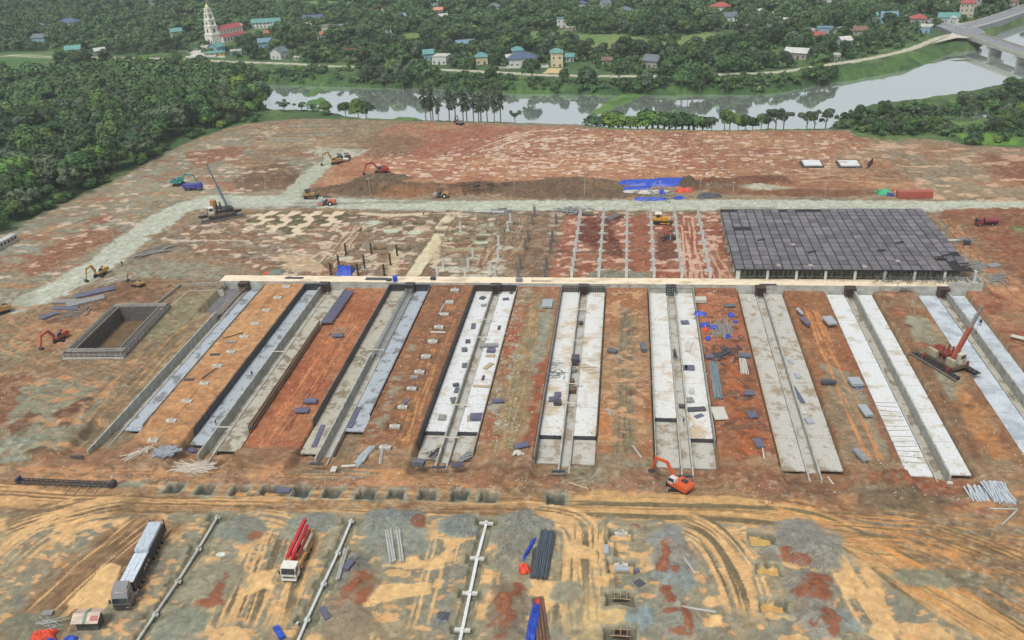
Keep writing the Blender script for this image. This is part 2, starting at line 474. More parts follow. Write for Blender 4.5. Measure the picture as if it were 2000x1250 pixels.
# big red plateau with pale puddles
PL = [(770, 240), (1000, 243), (1200, 254), (1655, 258), (1720, 280), (1740, 330), (1680, 372), (1400, 368), (900, 362), (600, 378), (640, 330), (700, 300), (740, 262)]
fill(PL, (172, 118, 92), col2=(180, 134, 106), warp=4, soft=3)
speck(PL, 0.56, 14, 6, (158, 98, 76), a=.7, seed=3, soft=.12)
speck(PL, 0.56, 16, 7, (188, 142, 108), a=.75, seed=13, soft=.12)
fill([(700, 300), (820, 262), (920, 245), (1020, 250), (980, 285), (900, 305), (800, 310)], (164, 98, 82), (172, 112, 90), warp=4, soft=3, a=.8)
fill([(700, 275), (760, 262), (830, 270), (800, 300), (730, 312)], (130, 104, 80), warp=4, soft=2, a=.75)
PUD_SKY = (232, 206, 190)  # pale muddy water with the reflected sky put into its colour
speck([(880, 275), (1100, 250), (1640, 262), (1700, 300), (1640, 345), (1000, 352), (780, 345), (860, 310)], 0.665, 3.4, 1.7, PUD_SKY, a=.95, seed=4, soft=.03, wet=.75, zadd=-.05)
speck([(940, 290), (1120, 262), (1360, 270), (1320, 330), (1000, 335)], 0.645, 3.0, 1.4, PUD_SKY, a=.95, seed=14, soft=.03, wet=.75)
streak([(940, 300), (1030, 268), (1110, 262)], 30, PUD_SKY, thr=.6, ft=1.2, fs=14, wet=.7, soft=.05)
streak([(960, 312), (1080, 318)], 26, PUD_SKY, thr=.61, ft=1.0, fs=16, wet=.7, soft=.05)
speck([(700, 340), (760, 300), (1000, 300), (980, 340), (850, 360)], 0.65, 4, 2, PUD_SKY, a=.9, seed=7, soft=.03, wet=.7)
speck([(1660, 260), (2100, 290), (2100, 400), (1500, 380), (1600, 340)], 0.5, 30, 12, (158, 134, 110), a=.9, seed=10, soft=.12)
fill([(1700, 275), (1800, 272), (1900, 290), (2000, 290), (2060, 400), (1900, 370), (1780, 330)], (150, 138, 118), (164, 124, 96), warp=5, soft=3)
fill([(1910, 300), (2000, 305), (2060, 380), (1960, 350)], (136, 82, 64), warp=4, soft=2, a=.85)
speck([(1700, 275), (2060, 290), (2060, 400), (1500, 380)], 0.6, 6, 3.5, (218, 182, 156), a=.8, seed=1, soft=.05, wet=.3)
fill([(1500, 340), (1650, 330), (1760, 335), (1800, 372), (1500, 376)], (176, 132, 100), (148, 104, 78), warp=3, soft=2, a=.8)
streak([(1510, 350), (1640, 345), (1760, 352)], 14, (215, 186, 158), thr=.56, ft=1.0, fs=10, a=.8)
# dark spoil heaps along the gravel road
for q, rx, ry, hh, c in (((700, 372), 20, 7, 3.2, (104, 86, 68)), ((760, 368), 22, 9, 4.5, (98, 82, 66)), ((820, 374), 18, 6, 2.5, (112, 90, 70)), ((620, 386), 7, 4, 1.2, (118, 96, 74)), ((745, 350), 12, 7, 4.0, (100, 84, 68)), ((930, 366), 12, 8, 3, (92, 72, 60)), ((1020, 368), 14, 9, 3.2, (94, 80, 66)),
                         ((1110, 362), 18, 10, 4, (112, 92, 74)), ((1185, 362), 9, 7, 2.5, (116, 96, 76)), ((1060, 378), 16, 6, 2, (110, 90, 72)), ((1170, 380), 18, 6, 2.2, (104, 86, 70)), ((1380, 362), 10, 7, 3, (112, 74, 54)), ((1405, 356), 8, 6, 3, (112, 72, 54)), ((1480, 352), 14, 6, 2.4, (116, 76, 58)), ((1440, 368), 12, 5, 1.8, (108, 92, 78)), ((1490, 375), 20, 4, 1.2, (122, 86, 64)), ((1600, 378), 24, 4, 1.0, (122, 84, 62)), ((540, 350), 16, 8, 1.5, (112, 88, 68))):
    blob(q, rx, ry, c, soft=.25, zadd=hh * .62, rag=.55)
KEEP[sl2(-130, 30, 338, 385)] *= .6
blob((790, 380), 10, 4, (150, 104, 76), a=.7); blob((870, 375), 12, 5, (146, 106, 80), a=.7)
blob((1342, 361), 4, 4, (92, 80, 70), zadd=3.5)
blob((1490, 368), 9, 4, (186, 184, 172), zadd=1.2)
# gravel roads
GR = (186, 192, 184)
lane([(-60, 640), (30, 600), (90, 575), (190, 520), (300, 440), (360, 405), (430, 390)], 15, GR)
lane([(400, 390), (560, 393), (800, 401), (1100, 401), (1400, 400), (1700, 402), (2100, 405)], 13.5, GR)
lane([(560, 390), (600, 350), (640, 318), (690, 298)], 10, (178, 184, 172))
fill([(620, 288), (720, 292), (700, 305), (650, 318), (612, 300)], (186, 188, 176), warp=1.5, soft=1)
fill([(380, 382), (480, 383), (560, 385), (560, 408), (480, 408), (430, 402), (390, 415)], GR, warp=1.0, soft=1)
KEEP[sl2(-215, 150, 330, 352)] *= .45
streak([(560, 402), (700, 397), (900, 395)], 9, (140, 142, 132), thr=.5, ft=1.5, fs=25, a=.75)
streak([(700, 402), (1400, 401), (2000, 404)], 12, (200, 204, 190), thr=.52, ft=1.2, fs=40, a=.6, soft=.2)
streak([(90, 575), (300, 440), (430, 392)], 13, (194, 196, 182), thr=.5, ft=1.5, fs=30, a=.5, soft=.2)
fill([(230, 520), (330, 510), (430, 520), (440, 545), (300, 545), (215, 540)], (152, 152, 138), warp=2, soft=1)
blob((10, 590), 10, 8, (160, 162, 150), a=.8)

# --- yard with the column grid (behind the long beam)
YD = [(-112, 254), (106, 254), (106, 316), (-150, 316), (-176, 290)]
fill(YD, (138, 116, 96), (120, 104, 88), warp=1.5, soft=1, world=True)
speck(YD, .54, 9, 5, (152, 108, 84), a=.8, seed=2, world=True, soft=.1)
speck(YD, .56, 7, 4, (148, 144, 134), a=.8, seed=8, world=True, soft=.08)
speck(YD, .615, 3.2, 2.2, (222, 198, 178), a=.9, seed=5, world=True, soft=.03, wet=.7)  # pink puddles whose colour includes the sky they mirror
RD = [(-24, 255), (33, 255), (33, 313), (-22, 313)]
fill(RD, (156, 92, 72), (168, 108, 84), warp=2, soft=1, world=True, nf=N8)
speck(RD, .6, 3.4, 2.2, (228, 188, 170), a=.9, seed=6, world=True, soft=.03, wet=.7)  # puddles here too carry painted sky reflection in their pink
fill([(-5, 300), (0, 312), (-16, 308), (-18, 290), (-8, 276), (0, 272)], (112, 60, 44), world=True, warp=1.5)
fill([(1, 258), (8, 258), (8, 308), (1, 308)], (150, 86, 62), (160, 96, 70), world=True, warp=.4, soft=.3)
fill([(9, 268), (17, 272), (17, 300), (10, 290)], (120, 70, 52), world=True, warp=1.5)
fill([(-12, 255), (8, 255), (8, 261), (-12, 261)], (140, 140, 126), world=True, warp=1.5)
streak([(21, 254), (20.5, 280), (21, 312)], 8, (226, 186, 164), thr=.46, ft=.5, fs=14, world=True, wet=.4)
streak([(30, 254), (28, 270), (26, 290)], 7, (216, 180, 160), thr=.52, ft=.5, fs=10, world=True, wet=.3)
fill([(-50, 255), (-26, 255), (-26, 314), (-44, 314)], (142, 122, 100), (128, 100, 80), warp=2, soft=1.5, world=True, a=.7)
streak([(-44, 257), (-38, 285), (-36, 312)], 7, (196, 172, 146), thr=.52, ft=.5, fs=8, world=True)
for pl in ([(537, 412), (515, 424), (506, 436), (478, 450)], [(580, 412), (560, 425), (549, 440), (524, 453)], [(624, 412), (606, 424), (592, 440), (572, 455), (553, 468)], [(666, 412), (650, 425), (634, 441)]):
    streak(pl, 8.5, (82, 92, 58), thr=-1, a=.75, end=2); 
for pl in ([(537, 412), (515, 424), (506, 436), (478, 450)], [(580, 412), (560, 425), (549, 440), (524, 453)], [(624, 412), (606, 424), (592, 440), (572, 455), (553, 468)], [(666, 412), (650, 425), (634, 441)]):
    streak(pl, 4.6, (236, 214, 190), thr=-1, a=1, wet=.6, end=.4, zadd=-.3, edge=.12)
for ip, pl in enumerate(([(537, 412), (515, 424), (506, 436), (478, 450)], [(580, 412), (560, 425), (549, 440), (524, 453)], [(624, 412), (606, 424), (592, 440), (572, 455), (553, 468)], [(666, 412), (650, 425), (634, 441)])):
    P_ = smooth(wpts(pl), 4)
    for k_ in range(1, len(P_) - 1):
        if k_ % 3: continue
        d_ = P_[k_ + 1] - P_[k_ - 1]; d_ /= np.linalg.norm(d_); sg = 1 if (k_ // 3) % 2 else -1
        blob((P_[k_][0] - d_[1] * 3.0 * sg, P_[k_][1] + d_[0] * 3.0 * sg), 3.1, 1.9, (92, 94, 62), world=True, soft=.12, rag=.25, wet=0, zadd=.5)
        blob((P_[k_][0] + d_[1] * 3.4 * sg, P_[k_][1] - d_[0] * 3.4 * sg), 1.8, 1.3, (236, 214, 190), world=True, soft=.12, rag=.25, wet=.6)
CH = [(880, 418), (862, 445), (848, 475), (824, 508), (800, 545)]
streak(CH, 7.5, (120, 108, 86), thr=-1, a=.8); streak(CH, 4.6, (226, 216, 186), thr=-1, a=1, wet=.5, zadd=-.4, edge=.12)
streak([(695, 416), (760, 420), (845, 417)], 3.5, (232, 210, 186), thr=-1, wet=.6)
for q in ((728, 434), (764, 450), (809, 453), (953, 438), (946, 455), (939, 471)):
    pit(q, 5, 3.8, .5, (120, 110, 90)); blob(q, 2.9, 2.3, (198, 208, 188), wet=.7, soft=.1, rag=.2, z=-.45)
for q in ((773, 434), (819, 435), (716, 448), (890, 467), (690, 483), (744, 483), (790, 485), (660, 520), (700, 522)):
    pit(q, 5, 4, 1.1, (84, 82, 58))
streak([(700, 440), (676, 470), (650, 500), (630, 520)], 9, (224, 202, 180), thr=.55, ft=.45, fs=10, wet=.4)
streak([(430, 430), (520, 470), (640, 500)], 22, (176, 160, 138), thr=.54, ft=1, fs=8, a=.7)
fill([(550, 500), (620, 505), (640, 530), (560, 530)], (222, 196, 166), warp=3, a=.8, wet=.3)
for q in ((770, 505), (850, 483)): fill([(q[0] - 8, q[1] - 14), (q[0] + 10, q[1] - 14), (q[0] + 8, q[1] + 30), (q[0] - 14, q[1] + 32)], (222, 204, 172), warp=.8, wet=.3, a=.8)
streak([(858, 489), (945, 486)], 4, (176, 172, 138), thr=-1, wet=.3); streak([(1030, 491), (1222, 493)], 2.5, (96, 70, 54), thr=-1, a=.8)
streak([(960, 480), (940, 520)], 9, (214, 178, 152), thr=.52, ft=.5, fs=8)

for q, rx, ry in (((900, 456), 3, 2), ((868, 508), 3, 1.6), ((866, 524), 4, 2), ((912, 526), 5, 2.4), ((924, 506), 3, 1.6), ((972, 508), 3.6, 2), ((965, 522), 4, 2), ((958, 532), 4, 2.2), ((905, 540), 5, 2), ((935, 540), 3, 2), ((985, 484), 3, 2), ((888, 500), 2.5, 1.5), ((664, 521), 2.4, 1.4), ((714, 521), 2.4, 1.4), ((676, 504), 3, 1.6), ((726, 503), 3, 1.6), ((1083, 440), 2.5, 1.4), ((1085, 456), 3, 1.6)):
    blob(q, rx, ry, (206, 204, 192), soft=.1, rag=.7, a=.9, zadd=.25)
for i_ in range(11):
    for j_ in range(3):
        q = W(858 + i_ * 17, 436 + j_ * 14); 
        if (i_ + j_) % 2: pit(q[:2], 3.6, 2.6, .8, (96, 88, 66), rim=(150, 136, 116), world=True, water=(196, 202, 182) if (i_ * 3 + j_) % 5 == 0 else None)
for j_ in range(8):
    y_ = 253.9 + 7.97 * j_
    for i_ in range(6): blob((.2 + 8.43 * (3 - i_) + .3, y_), 1.7, 1.1, (206, 190, 172), soft=.1, rag=.6, world=True, a=.7)
for x_ in (-33.3, -24.9, -16.5, -8.0, .4, 8.8, 17.2): fill([(x_ - .3, 254), (x_ + .3, 254), (x_ + .3, 312), (x_ - .3, 312)], (120, 78, 60), world=True, warp=.5, soft=.3, a=.5)

# --- earth strips between the bays
BX = [-127.6, -100.9, -73.3, -46.2, -19.2, 7.1, 33.3, 59.0, 85.0]
fill([(-185, 96), (125, 96), (112, 252), (-150, 252)], (150, 124, 98), (142, 134, 116), world=True, warp=2, soft=1.5)
STR = [((-113.6, -101.2), (196, 148, 106), (188, 136, 94), 0.0), ((-87.6, -73.6), (164, 98, 68), (174, 110, 76), -1.5), ((-60.0, -46.6), (148, 102, 72), (136, 92, 66), 0.0),
       ((-32.6, -19.6), (150, 128, 100), (158, 104, 74), -0.4), ((-5.8, 6.7), (158, 110, 78), (166, 130, 98), -0.4), ((20.5, 33.0), (164, 104, 74), (146, 92, 66), -0.3),
       ((46.6, 58.7), (150, 104, 72), (146, 92, 62), -1.0), ((72.4, 84.7), (144, 104, 76), (150, 134, 112), -0.9), ((98.6, 122), (164, 114, 86), (148, 112, 86), -0.6)]
for (xa, xb), c1, c2, zz in STR:
    fill([(xa - .3, 158), (xb + .3, 158), (xb + .3, 250.5), (xa - .3, 250.5)], c1, c2, world=True, warp=.2, soft=.4, nf=N8)
    s = sl2(xa, xb, 160, 250); Z[s] += (zz + .3 * (N8[s] - .5) - Z[s]) * sst(158, 164, Y[s]); KEEP[s] *= .5
def tracks(x, y0, y1, col, wd=3.6, dx=0.0, thr=.5, **k):
    streak([(x, y0), (x + dx * .5, (y0 + y1) / 2 + 3), (x + dx, y1)], wd, col, world=True, thr=thr, ft=.3, fs=9, **k)
tracks(-107.5, 165, 246, (150, 104, 70), 2.0, -1, a=.7); tracks(-104, 165, 246, (192, 146, 102), 2.5, 0, a=.6)
tracks(-82, 160, 232, (206, 134, 92), 7, 2, thr=.56, zadd=-.08); tracks(-79, 168, 222, (120, 64, 42), 4, 0, thr=.54)
tracks(-51, 162, 246, (186, 128, 86), 6, 0, thr=.55, zadd=-.06); tracks(-49, 162, 210, (204, 150, 92), 4, -2, thr=.52); speck([(-59, 165), (-55, 165), (-55, 215), (-59, 215)], .5, 3, 2, (150, 142, 124), world=True, seed=3)
fill([(-29.5, 160), (-24, 160), (-22.5, 238), (-26, 240), (-28.5, 232)], (132, 122, 100), (150, 130, 98), world=True, warp=1.2, nf=N3); tracks(-27, 158, 238, (176, 146, 104), 5, 1.5, thr=.5)
speck([(-33, 165), (-28, 165), (-28, 250), (-33, 250)], .54, 2.0, 1.5, (160, 158, 152), world=True, seed=4); fill([(-24, 196), (-20.4, 196), (-21, 240), (-24.5, 236)], (150, 156, 146), world=True, warp=1.2, a=.8); fill([(-32.3, 205), (-29.5, 205), (-29, 224), (-32, 222)], (160, 84, 54), world=True, a=.8); fill([(-22.4, 165), (-19.8, 165), (-20, 205), (-22.6, 200)], (148, 78, 54), world=True, a=.85)
fill([(-2.4, 160), (2.6, 160), (2, 232), (-1.2, 236)], (126, 118, 98), (142, 128, 104), world=True, warp=.7, nf=N3); tracks(0, 160, 234, (104, 94, 78), 3.4, 0, thr=.5); tracks(-.3, 160, 200, (160, 134, 98), 3.0, 0, thr=.55)
speck([(-5.5, 165), (6, 165), (6, 248), (-5.5, 248)], .58, 3, 2, (192, 152, 118), world=True, seed=9, wet=.2); fill([(-6, 168), (-3.4, 168), (-3.6, 182), (-5.8, 182)], (190, 124, 76), world=True, a=.9)
fill([(21, 214), (32.4, 214), (32.4, 245), (21, 245)], (176, 108, 78), (150, 92, 68), world=True, warp=1); fill([(24.5, 163), (30, 163), (29.5, 212), (25, 212)], (170, 96, 58), (150, 84, 52), world=True, nf=N3); speck([(21, 160), (33, 160), (33, 250), (21, 250)], .57, 3, 2, (116, 76, 58), world=True, seed=11); fill([(22, 218), (28, 216), (30, 226), (24, 228)], (150, 132, 114), world=True)
fill([(47, 160), (58, 160), (58.5, 200), (50, 206), (47.5, 190)], (150, 142, 124), (140, 120, 98), world=True, warp=2, nf=N8); tracks(51.8, 160, 238, (212, 142, 92), 2.0, -.5, thr=.42, wet=.2, zadd=-.1); tracks(54.4, 160, 238, (206, 138, 90), 2.0, -1, thr=.44, wet=.2, zadd=-.1); fill([(56.8, 160), (58.6, 160), (58.6, 205), (57.2, 205)], (132, 86, 64), world=True, a=.8)
fill([(75, 188), (81, 190), (82.5, 232), (77, 236), (74, 215)], (152, 150, 134), (140, 132, 114), world=True, warp=1.5); fill([(73, 160), (76, 160), (76, 246), (73, 246)], (126, 92, 68), world=True, warp=.8, a=.8); fill([(77, 165), (82, 168), (81, 200), (77, 190)], (188, 128, 78), world=True, warp=2, a=.8)
speck([(98, 150), (122, 150), (122, 252), (98, 252)], .56, 4, 3, (140, 84, 62), world=True, seed=12)

for q in ((888, 567), (878, 590), (868, 614), (857, 639), (845, 667), (832, 696), (819, 727), (804, 759), (786, 795), (771, 833), (752, 874)):
    p_ = W(*q); pit((p_[0], p_[1] + .4), 3.6, 2.6, .7, (104, 74, 54), rim=(128, 92, 68), world=True)
for i_, y_ in enumerate(np.linspace(166, 244, 9)):
    for (xa, xb), *_ in (STR[3], STR[4], STR[5], STR[7]):
        if rng.random() < .7: blob((rng.uniform(xa + 2, xb - 2), y_ + rng.uniform(-3, 3)), rng.uniform(.8, 2.2), rng.uniform(.7, 1.8), ((112, 84, 64), (168, 158, 142), (150, 92, 66), (186, 140, 104))[int(rng.integers(4))], world=True, a=.8, zadd=.35, rag=.8)
# sunken bays
for k, bx in enumerate(BX):
    ya = 160.6 if k else 168
    s = sl2(bx - .8, bx + 13.6, ya - 3, 250.6)
    mx = sst(bx - .55, bx - .2, X[s]) * sst(bx + 13.5, bx + 13.1, X[s]) * sst(ya - 1.2, ya + .4, Y[s] + (N3[s] - .5) * 2.5)
    if k == 0: mx = mx * np.where((X[s] < -122.3) & (Y[s] < 229), 0.12, 1.0)
    Z[s] += (-3.3 - Z[s]) * mx
    s2 = sl2(bx - 1, bx + 14, 146, ya + 2); rm_ = sst(bx - 1, bx + 1, X[s2]) * sst(bx + 14, bx + 12, X[s2]) * sst(148, ya - 2, Y[s2] + (N3[s2] - .5) * 2); Z[s2] = np.minimum(Z[s2], Z[s2] * (1 - rm_) - 2.12 * rm_)
    mixin(s, mx * .9, (150, 132, 106))
fill([(-127.5, 160), (-121.8, 160), (-121.8, 231), (-127, 231)], (146, 134, 110), (156, 138, 108), world=True, warp=.6)
# left of the bays
LL = [(-60, 960), (-60, 620), (60, 610), (180, 560), (300, 548), (430, 560), (380, 640), (300, 720), (150, 890), (110, 930)]
fill(LL, (148, 124, 98), (134, 118, 96), warp=3, soft=2)
fill([(190, 570), (260, 545), (340, 555), (300, 590), (230, 590), (150, 650), (100, 690), (60, 640)], (126, 90, 66), (140, 104, 78), warp=3, soft=1.5)
speck([(-40, 600), (160, 590), (260, 560), (100, 760), (-40, 760)], .52, 12, 7, (178, 136, 102), a=.8, seed=3, soft=.1)
fill([(0, 755), (40, 750), (100, 740), (180, 745), (230, 760), (120, 880), (60, 905), (0, 900)], (150, 148, 128), (140, 142, 126), warp=3)
fill([(-60, 735), (50, 740), (30, 790), (20, 830), (-60, 850)], (140, 96, 72), warp=3); fill([(110, 810), (175, 775), (180, 790), (130, 835)], (112, 76, 58), warp=1.5, zadd=.5)
fill([(20, 830), (60, 800), (75, 815), (30, 860)], (118, 84, 64), warp=1.5, zadd=.4); fill([(30, 855), (80, 830), (90, 855), (50, 870)], (140, 152, 142), warp=1.5); fill([(-40, 865), (40, 862), (60, 900), (-40, 905)], (156, 164, 152), warp=1.5)
fill([(45, 885), (90, 870), (110, 890), (60, 905)], (120, 96, 74), warp=1.5, zadd=.8)
speck([(30, 745), (240, 700), (300, 690), (160, 890), (60, 880)], .6, 5, 3, (204, 150, 108), a=.85, seed=5, wet=.2)
streak([(395, 600), (330, 660), (240, 760), (150, 860), (110, 920)], 12, (206, 160, 106), thr=.57, ft=1.0, fs=18, a=.85, wet=.2)
streak([(385, 605), (320, 660), (230, 760), (140, 870), (115, 920)], 12, (118, 108, 86), thr=.55, ft=.8, fs=16, a=.7, seed=6)
fill([(340, 590), (400, 570), (440, 572), (400, 610), (320, 660), (290, 670), (270, 640)], (150, 144, 118), (136, 132, 106), warp=2)
streak([(0, 690), (60, 660), (120, 700), (240, 740)], 14, (186, 140, 104), thr=.54, ft=.6, fs=10, a=.8); streak([(0, 620), (60, 640), (150, 600)], 16, (190, 142, 104), thr=.55, ft=.7, fs=9, a=.8)
fill([(20, 655), (60, 680), (40, 700), (-20, 700)], (148, 138, 112), warp=2); streak([(10, 665), (50, 690)], 12, (196, 146, 104), thr=.45, ft=.6, fs=5)

# --- band between the bays and the haul road
fill([(-160, 141), (125, 143), (125, 163), (-125, 162), (-135, 150)], (158, 118, 90), (162, 132, 104), world=True, warp=2.5, soft=1.5, nf=N8)
BB = [(100, 905), (400, 900), (900, 910), (1900, 950), (2060, 960), (2060, 1010), (1300, 985), (600, 970), (0, 960), (-40, 900)]
speck(BB, .54, 12, 4, (166, 104, 76), a=.5, seed=7, soft=.15); speck(BB, .56, 10, 3, (178, 138, 104), a=.7, seed=8, soft=.1); speck(BB, .58, 5, 3, (204, 150, 106), a=.85, seed=9, wet=.3)
for q, rx, ry, c in (((650, 918), 9, 3, (128, 124, 108)), ((440, 905), 9, 4, (140, 108, 80)), ((1180, 915), 12, 5, (146, 142, 124)), ((1000, 930), 12, 4, (150, 104, 78)), ((1520, 945), 10, 6, (138, 100, 78)), ((1450, 935), 8, 5, (152, 102, 74)), ((1270, 955), 9, 7, (146, 106, 84)), ((1790, 935), 10, 4, (160, 90, 64)), ((1410, 970), 10, 5, (168, 136, 100)), ((1760, 975), 9, 5, (112, 98, 80))):
    blob(q, rx, ry, c, a=.85, zadd=.5)
streak([(1700, 885), (1760, 960), (1850, 1040), (1960, 1150)], 7, (118, 102, 78), thr=.45, ft=.35, fs=9, a=.85); streak([(980, 905), (1010, 950), (1060, 990), (1200, 1010)], 9, (128, 100, 72), thr=.5, ft=.5, fs=8, a=.8)
streak([(100, 925), (200, 935), (500, 930), (900, 945)], 9, (206, 152, 106), thr=.52, ft=.6, fs=12, a=.85)
fill([(150, 940), (285, 944), (290, 962), (140, 962)], (150, 152, 140), warp=1.2)
# haul road
HR = [(-60, 965), (200, 975), (500, 982), (800, 987), (1100, 992), (1400, 1002), (1560, 1016), (1680, 1068), (1790, 1140), (1900, 1210), (1990, 1280)]
streak(HR, 10, (172, 136, 98), thr=-1, a=.95, edge=.3)
s, T, S, m_ = streak(HR, 11, (214, 170, 122), thr=.46, ft=1.3, fs=30, a=.85, soft=.12, wet=.15)
streak(HR, 12, (126, 100, 70), thr=.58, ft=.4, fs=22, a=.9, seed=5, zadd=-.06)
KEEP[s] *= 1 - .7 * sst(0, 1, m_)
HR2 = [(1100, 992), (1300, 996), (1480, 1004), (1600, 1027), (1690, 1078), (1770, 1134), (1860, 1188), (1960, 1245), (2050, 1300)]
s, T, S, m_ = streak(HR2, 12, (206, 166, 116), thr=.22, ft=2.4, fs=26, a=.95, wet=.15, edge=.2); KEEP[s] *= 1 - .8 * m_
streak(HR2, 14, (150, 118, 82), thr=.6, ft=.35, fs=30, a=.8, seed=8, zadd=-.05)
for off in ([(1100, 1003), (1400, 1014), (1550, 1030), (1650, 1075), (1750, 1150), (1850, 1225), (1930, 1290)], [(1110, 982), (1420, 990), (1580, 1002), (1720, 1058), (1840, 1130), (1960, 1200), (2050, 1270)]): streak(off, 1.6, (96, 92, 72), thr=.3, ft=.6, fs=16, a=.8)
streak([(1560, 1016), (1700, 1060), (2060, 1100)], 16, (196, 146, 98), thr=.44, ft=.9, fs=16, a=.8)
streak([(1500, 1000), (1700, 1030), (2060, 1060)], 12, (216, 160, 100), thr=.5, ft=.7, fs=12, a=.85, wet=.2); streak([(1600, 1040), (1800, 1060), (2060, 1160)], 22, (122, 104, 78), thr=.56, ft=.5, fs=14, a=.85)
streak([(1720, 1060), (1830, 1120), (2060, 1260)], 20, (214, 152, 90), thr=.55, ft=.6, fs=12, a=.9, wet=.2, seed=9)

for q in ((340, 953), (400, 956), (468, 958), (525, 958), (587, 960), (648, 962), (715, 964), (774, 964), (835, 966), (898, 967), (953, 970), (1086, 974)):
    pit(q, 3.5, 3.3, 1.6, (70, 78, 76), rim=(150, 154, 142), water=(212, 158, 104) if q[0] in (468, 525) else None, slope=.25, rimw=1.2)

# --- foreground
FG = [(-200, 1004), (500, 1002), (1100, 1012), (1480, 1026), (1600, 1052), (1690, 1108), (1780, 1168), (1880, 1228), (1960, 1300), (-260, 1320)]
OR = (222, 180, 130)
MUD = (112, 100, 78)
s, mfg = fill(FG, (152, 145, 126), col2=(142, 136, 120), warp=1.2, soft=.7); KEEP[s] *= 1 - .6 * mfg
speck(FG, .56, 7, 5, (128, 134, 128), a=.6, seed=4, soft=.12)
speck(FG, .60, 9, 6, (166, 150, 118), a=.6, seed=8, soft=.1)
speck(FG, .62, 4, 2.6, OR, a=.9, seed=2, soft=.025, wet=.35)
speck(FG, .665, 2.2, 1.5, (222, 168, 118), a=.85, seed=6, soft=.025, wet=.35)
streak([(320, 1008), (210, 1100), (70, 1225), (20, 1262)], 15, (116, 90, 66), thr=-1, a=.9, edge=.25, col2=(132, 104, 76))
streak([(0, 1020), (120, 1000), (280, 985)], 9, (118, 96, 70), thr=-1, a=.7, edge=.4)


def fgt(path, wd, c, th, ft=.5, fs=22, a=.95, seed=None):
    """a band of narrow parallel wheel and track marks"""
    streak(path, wd, c, thr=th, ft=ft, fs=fs, a=a, soft=.03, wet=.3 if c is OR else None, zadd=-.05 if c is OR else .05, seed=int(path[0][0]) % 13 if seed is None else seed, o=1, edge=.25, end=6)


fgt([(310, 1010), (205, 1095), (70, 1222)], 13, OR, .7, fs=30); fgt([(300, 1015), (190, 1090), (60, 1200)], 12, (150, 118, 86), .55, fs=30, seed=3)
for path, wd, th in (([(0, 1105), (60, 1052), (150, 1005), (260, 985)], 13, .52), ([(-20, 1060), (60, 1025), (200, 992)], 10, .5), ([(300, 1085), (330, 1050), (350, 1020)], 4, .5), ([(560, 1012), (535, 1090), (490, 1190), (470, 1250)], 17, .5), ([(470, 1030), (520, 1020), (620, 1050)], 10, .55), ([(455, 1250), (490, 1180), (520, 1120)], 10, .42), ([(620, 1090), (585, 1170), (545, 1250)], 8, .55),
                     ([(885, 1020), (868, 1090), (850, 1170), (830, 1250)], 9, .6), ([(965, 1045), (955, 1140), (935, 1250)], 4.5, .42), ([(1010, 1000), (1110, 1015), (1140, 1060), (1130, 1150), (1125, 1250)], 9, .45), ([(1190, 1008), (1165, 1040), (1160, 1130), (1165, 1250)], 6, .45), ([(1100, 1040), (1095, 1150), (1100, 1250)], 4, .45),
                     ([(1310, 1012), (1380, 1040), (1430, 1100), (1455, 1160), (1475, 1225)], 11, .44), ([(1490, 1020), (1430, 1035), (1390, 1020)], 4, .5), ([(1640, 1090), (1680, 1170), (1730, 1262)], 8, .5), ([(1500, 1010), (1420, 1060)], 4, .55)):
    fgt(path, wd, OR, th)
for path, wd, th in (([(1320, 1012), (1390, 1048), (1440, 1120), (1470, 1200)], 10, .6), ([(560, 1030), (530, 1110), (490, 1230)], 15, .62), ([(1150, 1020), (1150, 1100), (1140, 1240)], 12, .64)):
    fgt(path, wd, MUD, th, seed=9)
streak([(1655, 1085), (1690, 1150), (1745, 1255)], 8, OR, thr=.5, ft=1.5, fs=20, a=.95, soft=.03, wet=.3, o=1)
for pl in ([(712, 1150), (735, 1138), (835, 1140), (842, 1158), (780, 1166), (720, 1180)], [(1105, 1064), (1165, 1068), (1168, 1090), (1110, 1090)], [(1100, 1198), (1150, 1180), (1235, 1190), (1215, 1218), (1110, 1216)], [(1625, 1120), (1650, 1118), (1672, 1160), (1650, 1168)], [(125, 1182), (215, 1098), (238, 1104), (232, 1130), (205, 1188), (160, 1190)], [(1680, 1240), (1720, 1222), (1760, 1262)],
           [(560, 1095), (620, 1092), (618, 1106), (560, 1108)], [(1388, 1203), (1410, 1198), (1412, 1220), (1378, 1222)], [(1255, 1095), (1275, 1083), (1282, 1112), (1260, 1118)], [(1040, 1136), (1090, 1140), (1088, 1180), (1060, 1200)], [(480, 1120), (540, 1112), (530, 1150), (480, 1160)], [(740, 1090), (800, 1086), (830, 1100), (790, 1112), (745, 1108)], [(845, 1095), (870, 1092), (872, 1110), (842, 1112)], [(340, 1205), (375, 1200), (380, 1222), (350, 1226)], [(440, 1235), (480, 1225), (490, 1262), (430, 1262)]):
    fill(pl, (230, 190, 138), warp=1.0, soft=.25, wet=.35, a=.97)
fgt([(1120, 1100), (1130, 1240)], 9, (150, 140, 116), .56, seed=5)
fill([(1110, 1150), (1235, 1150), (1230, 1250), (1110, 1250)], (212, 184, 132), (150, 146, 124), warp=2, soft=.5, a=.6, nf=N3)
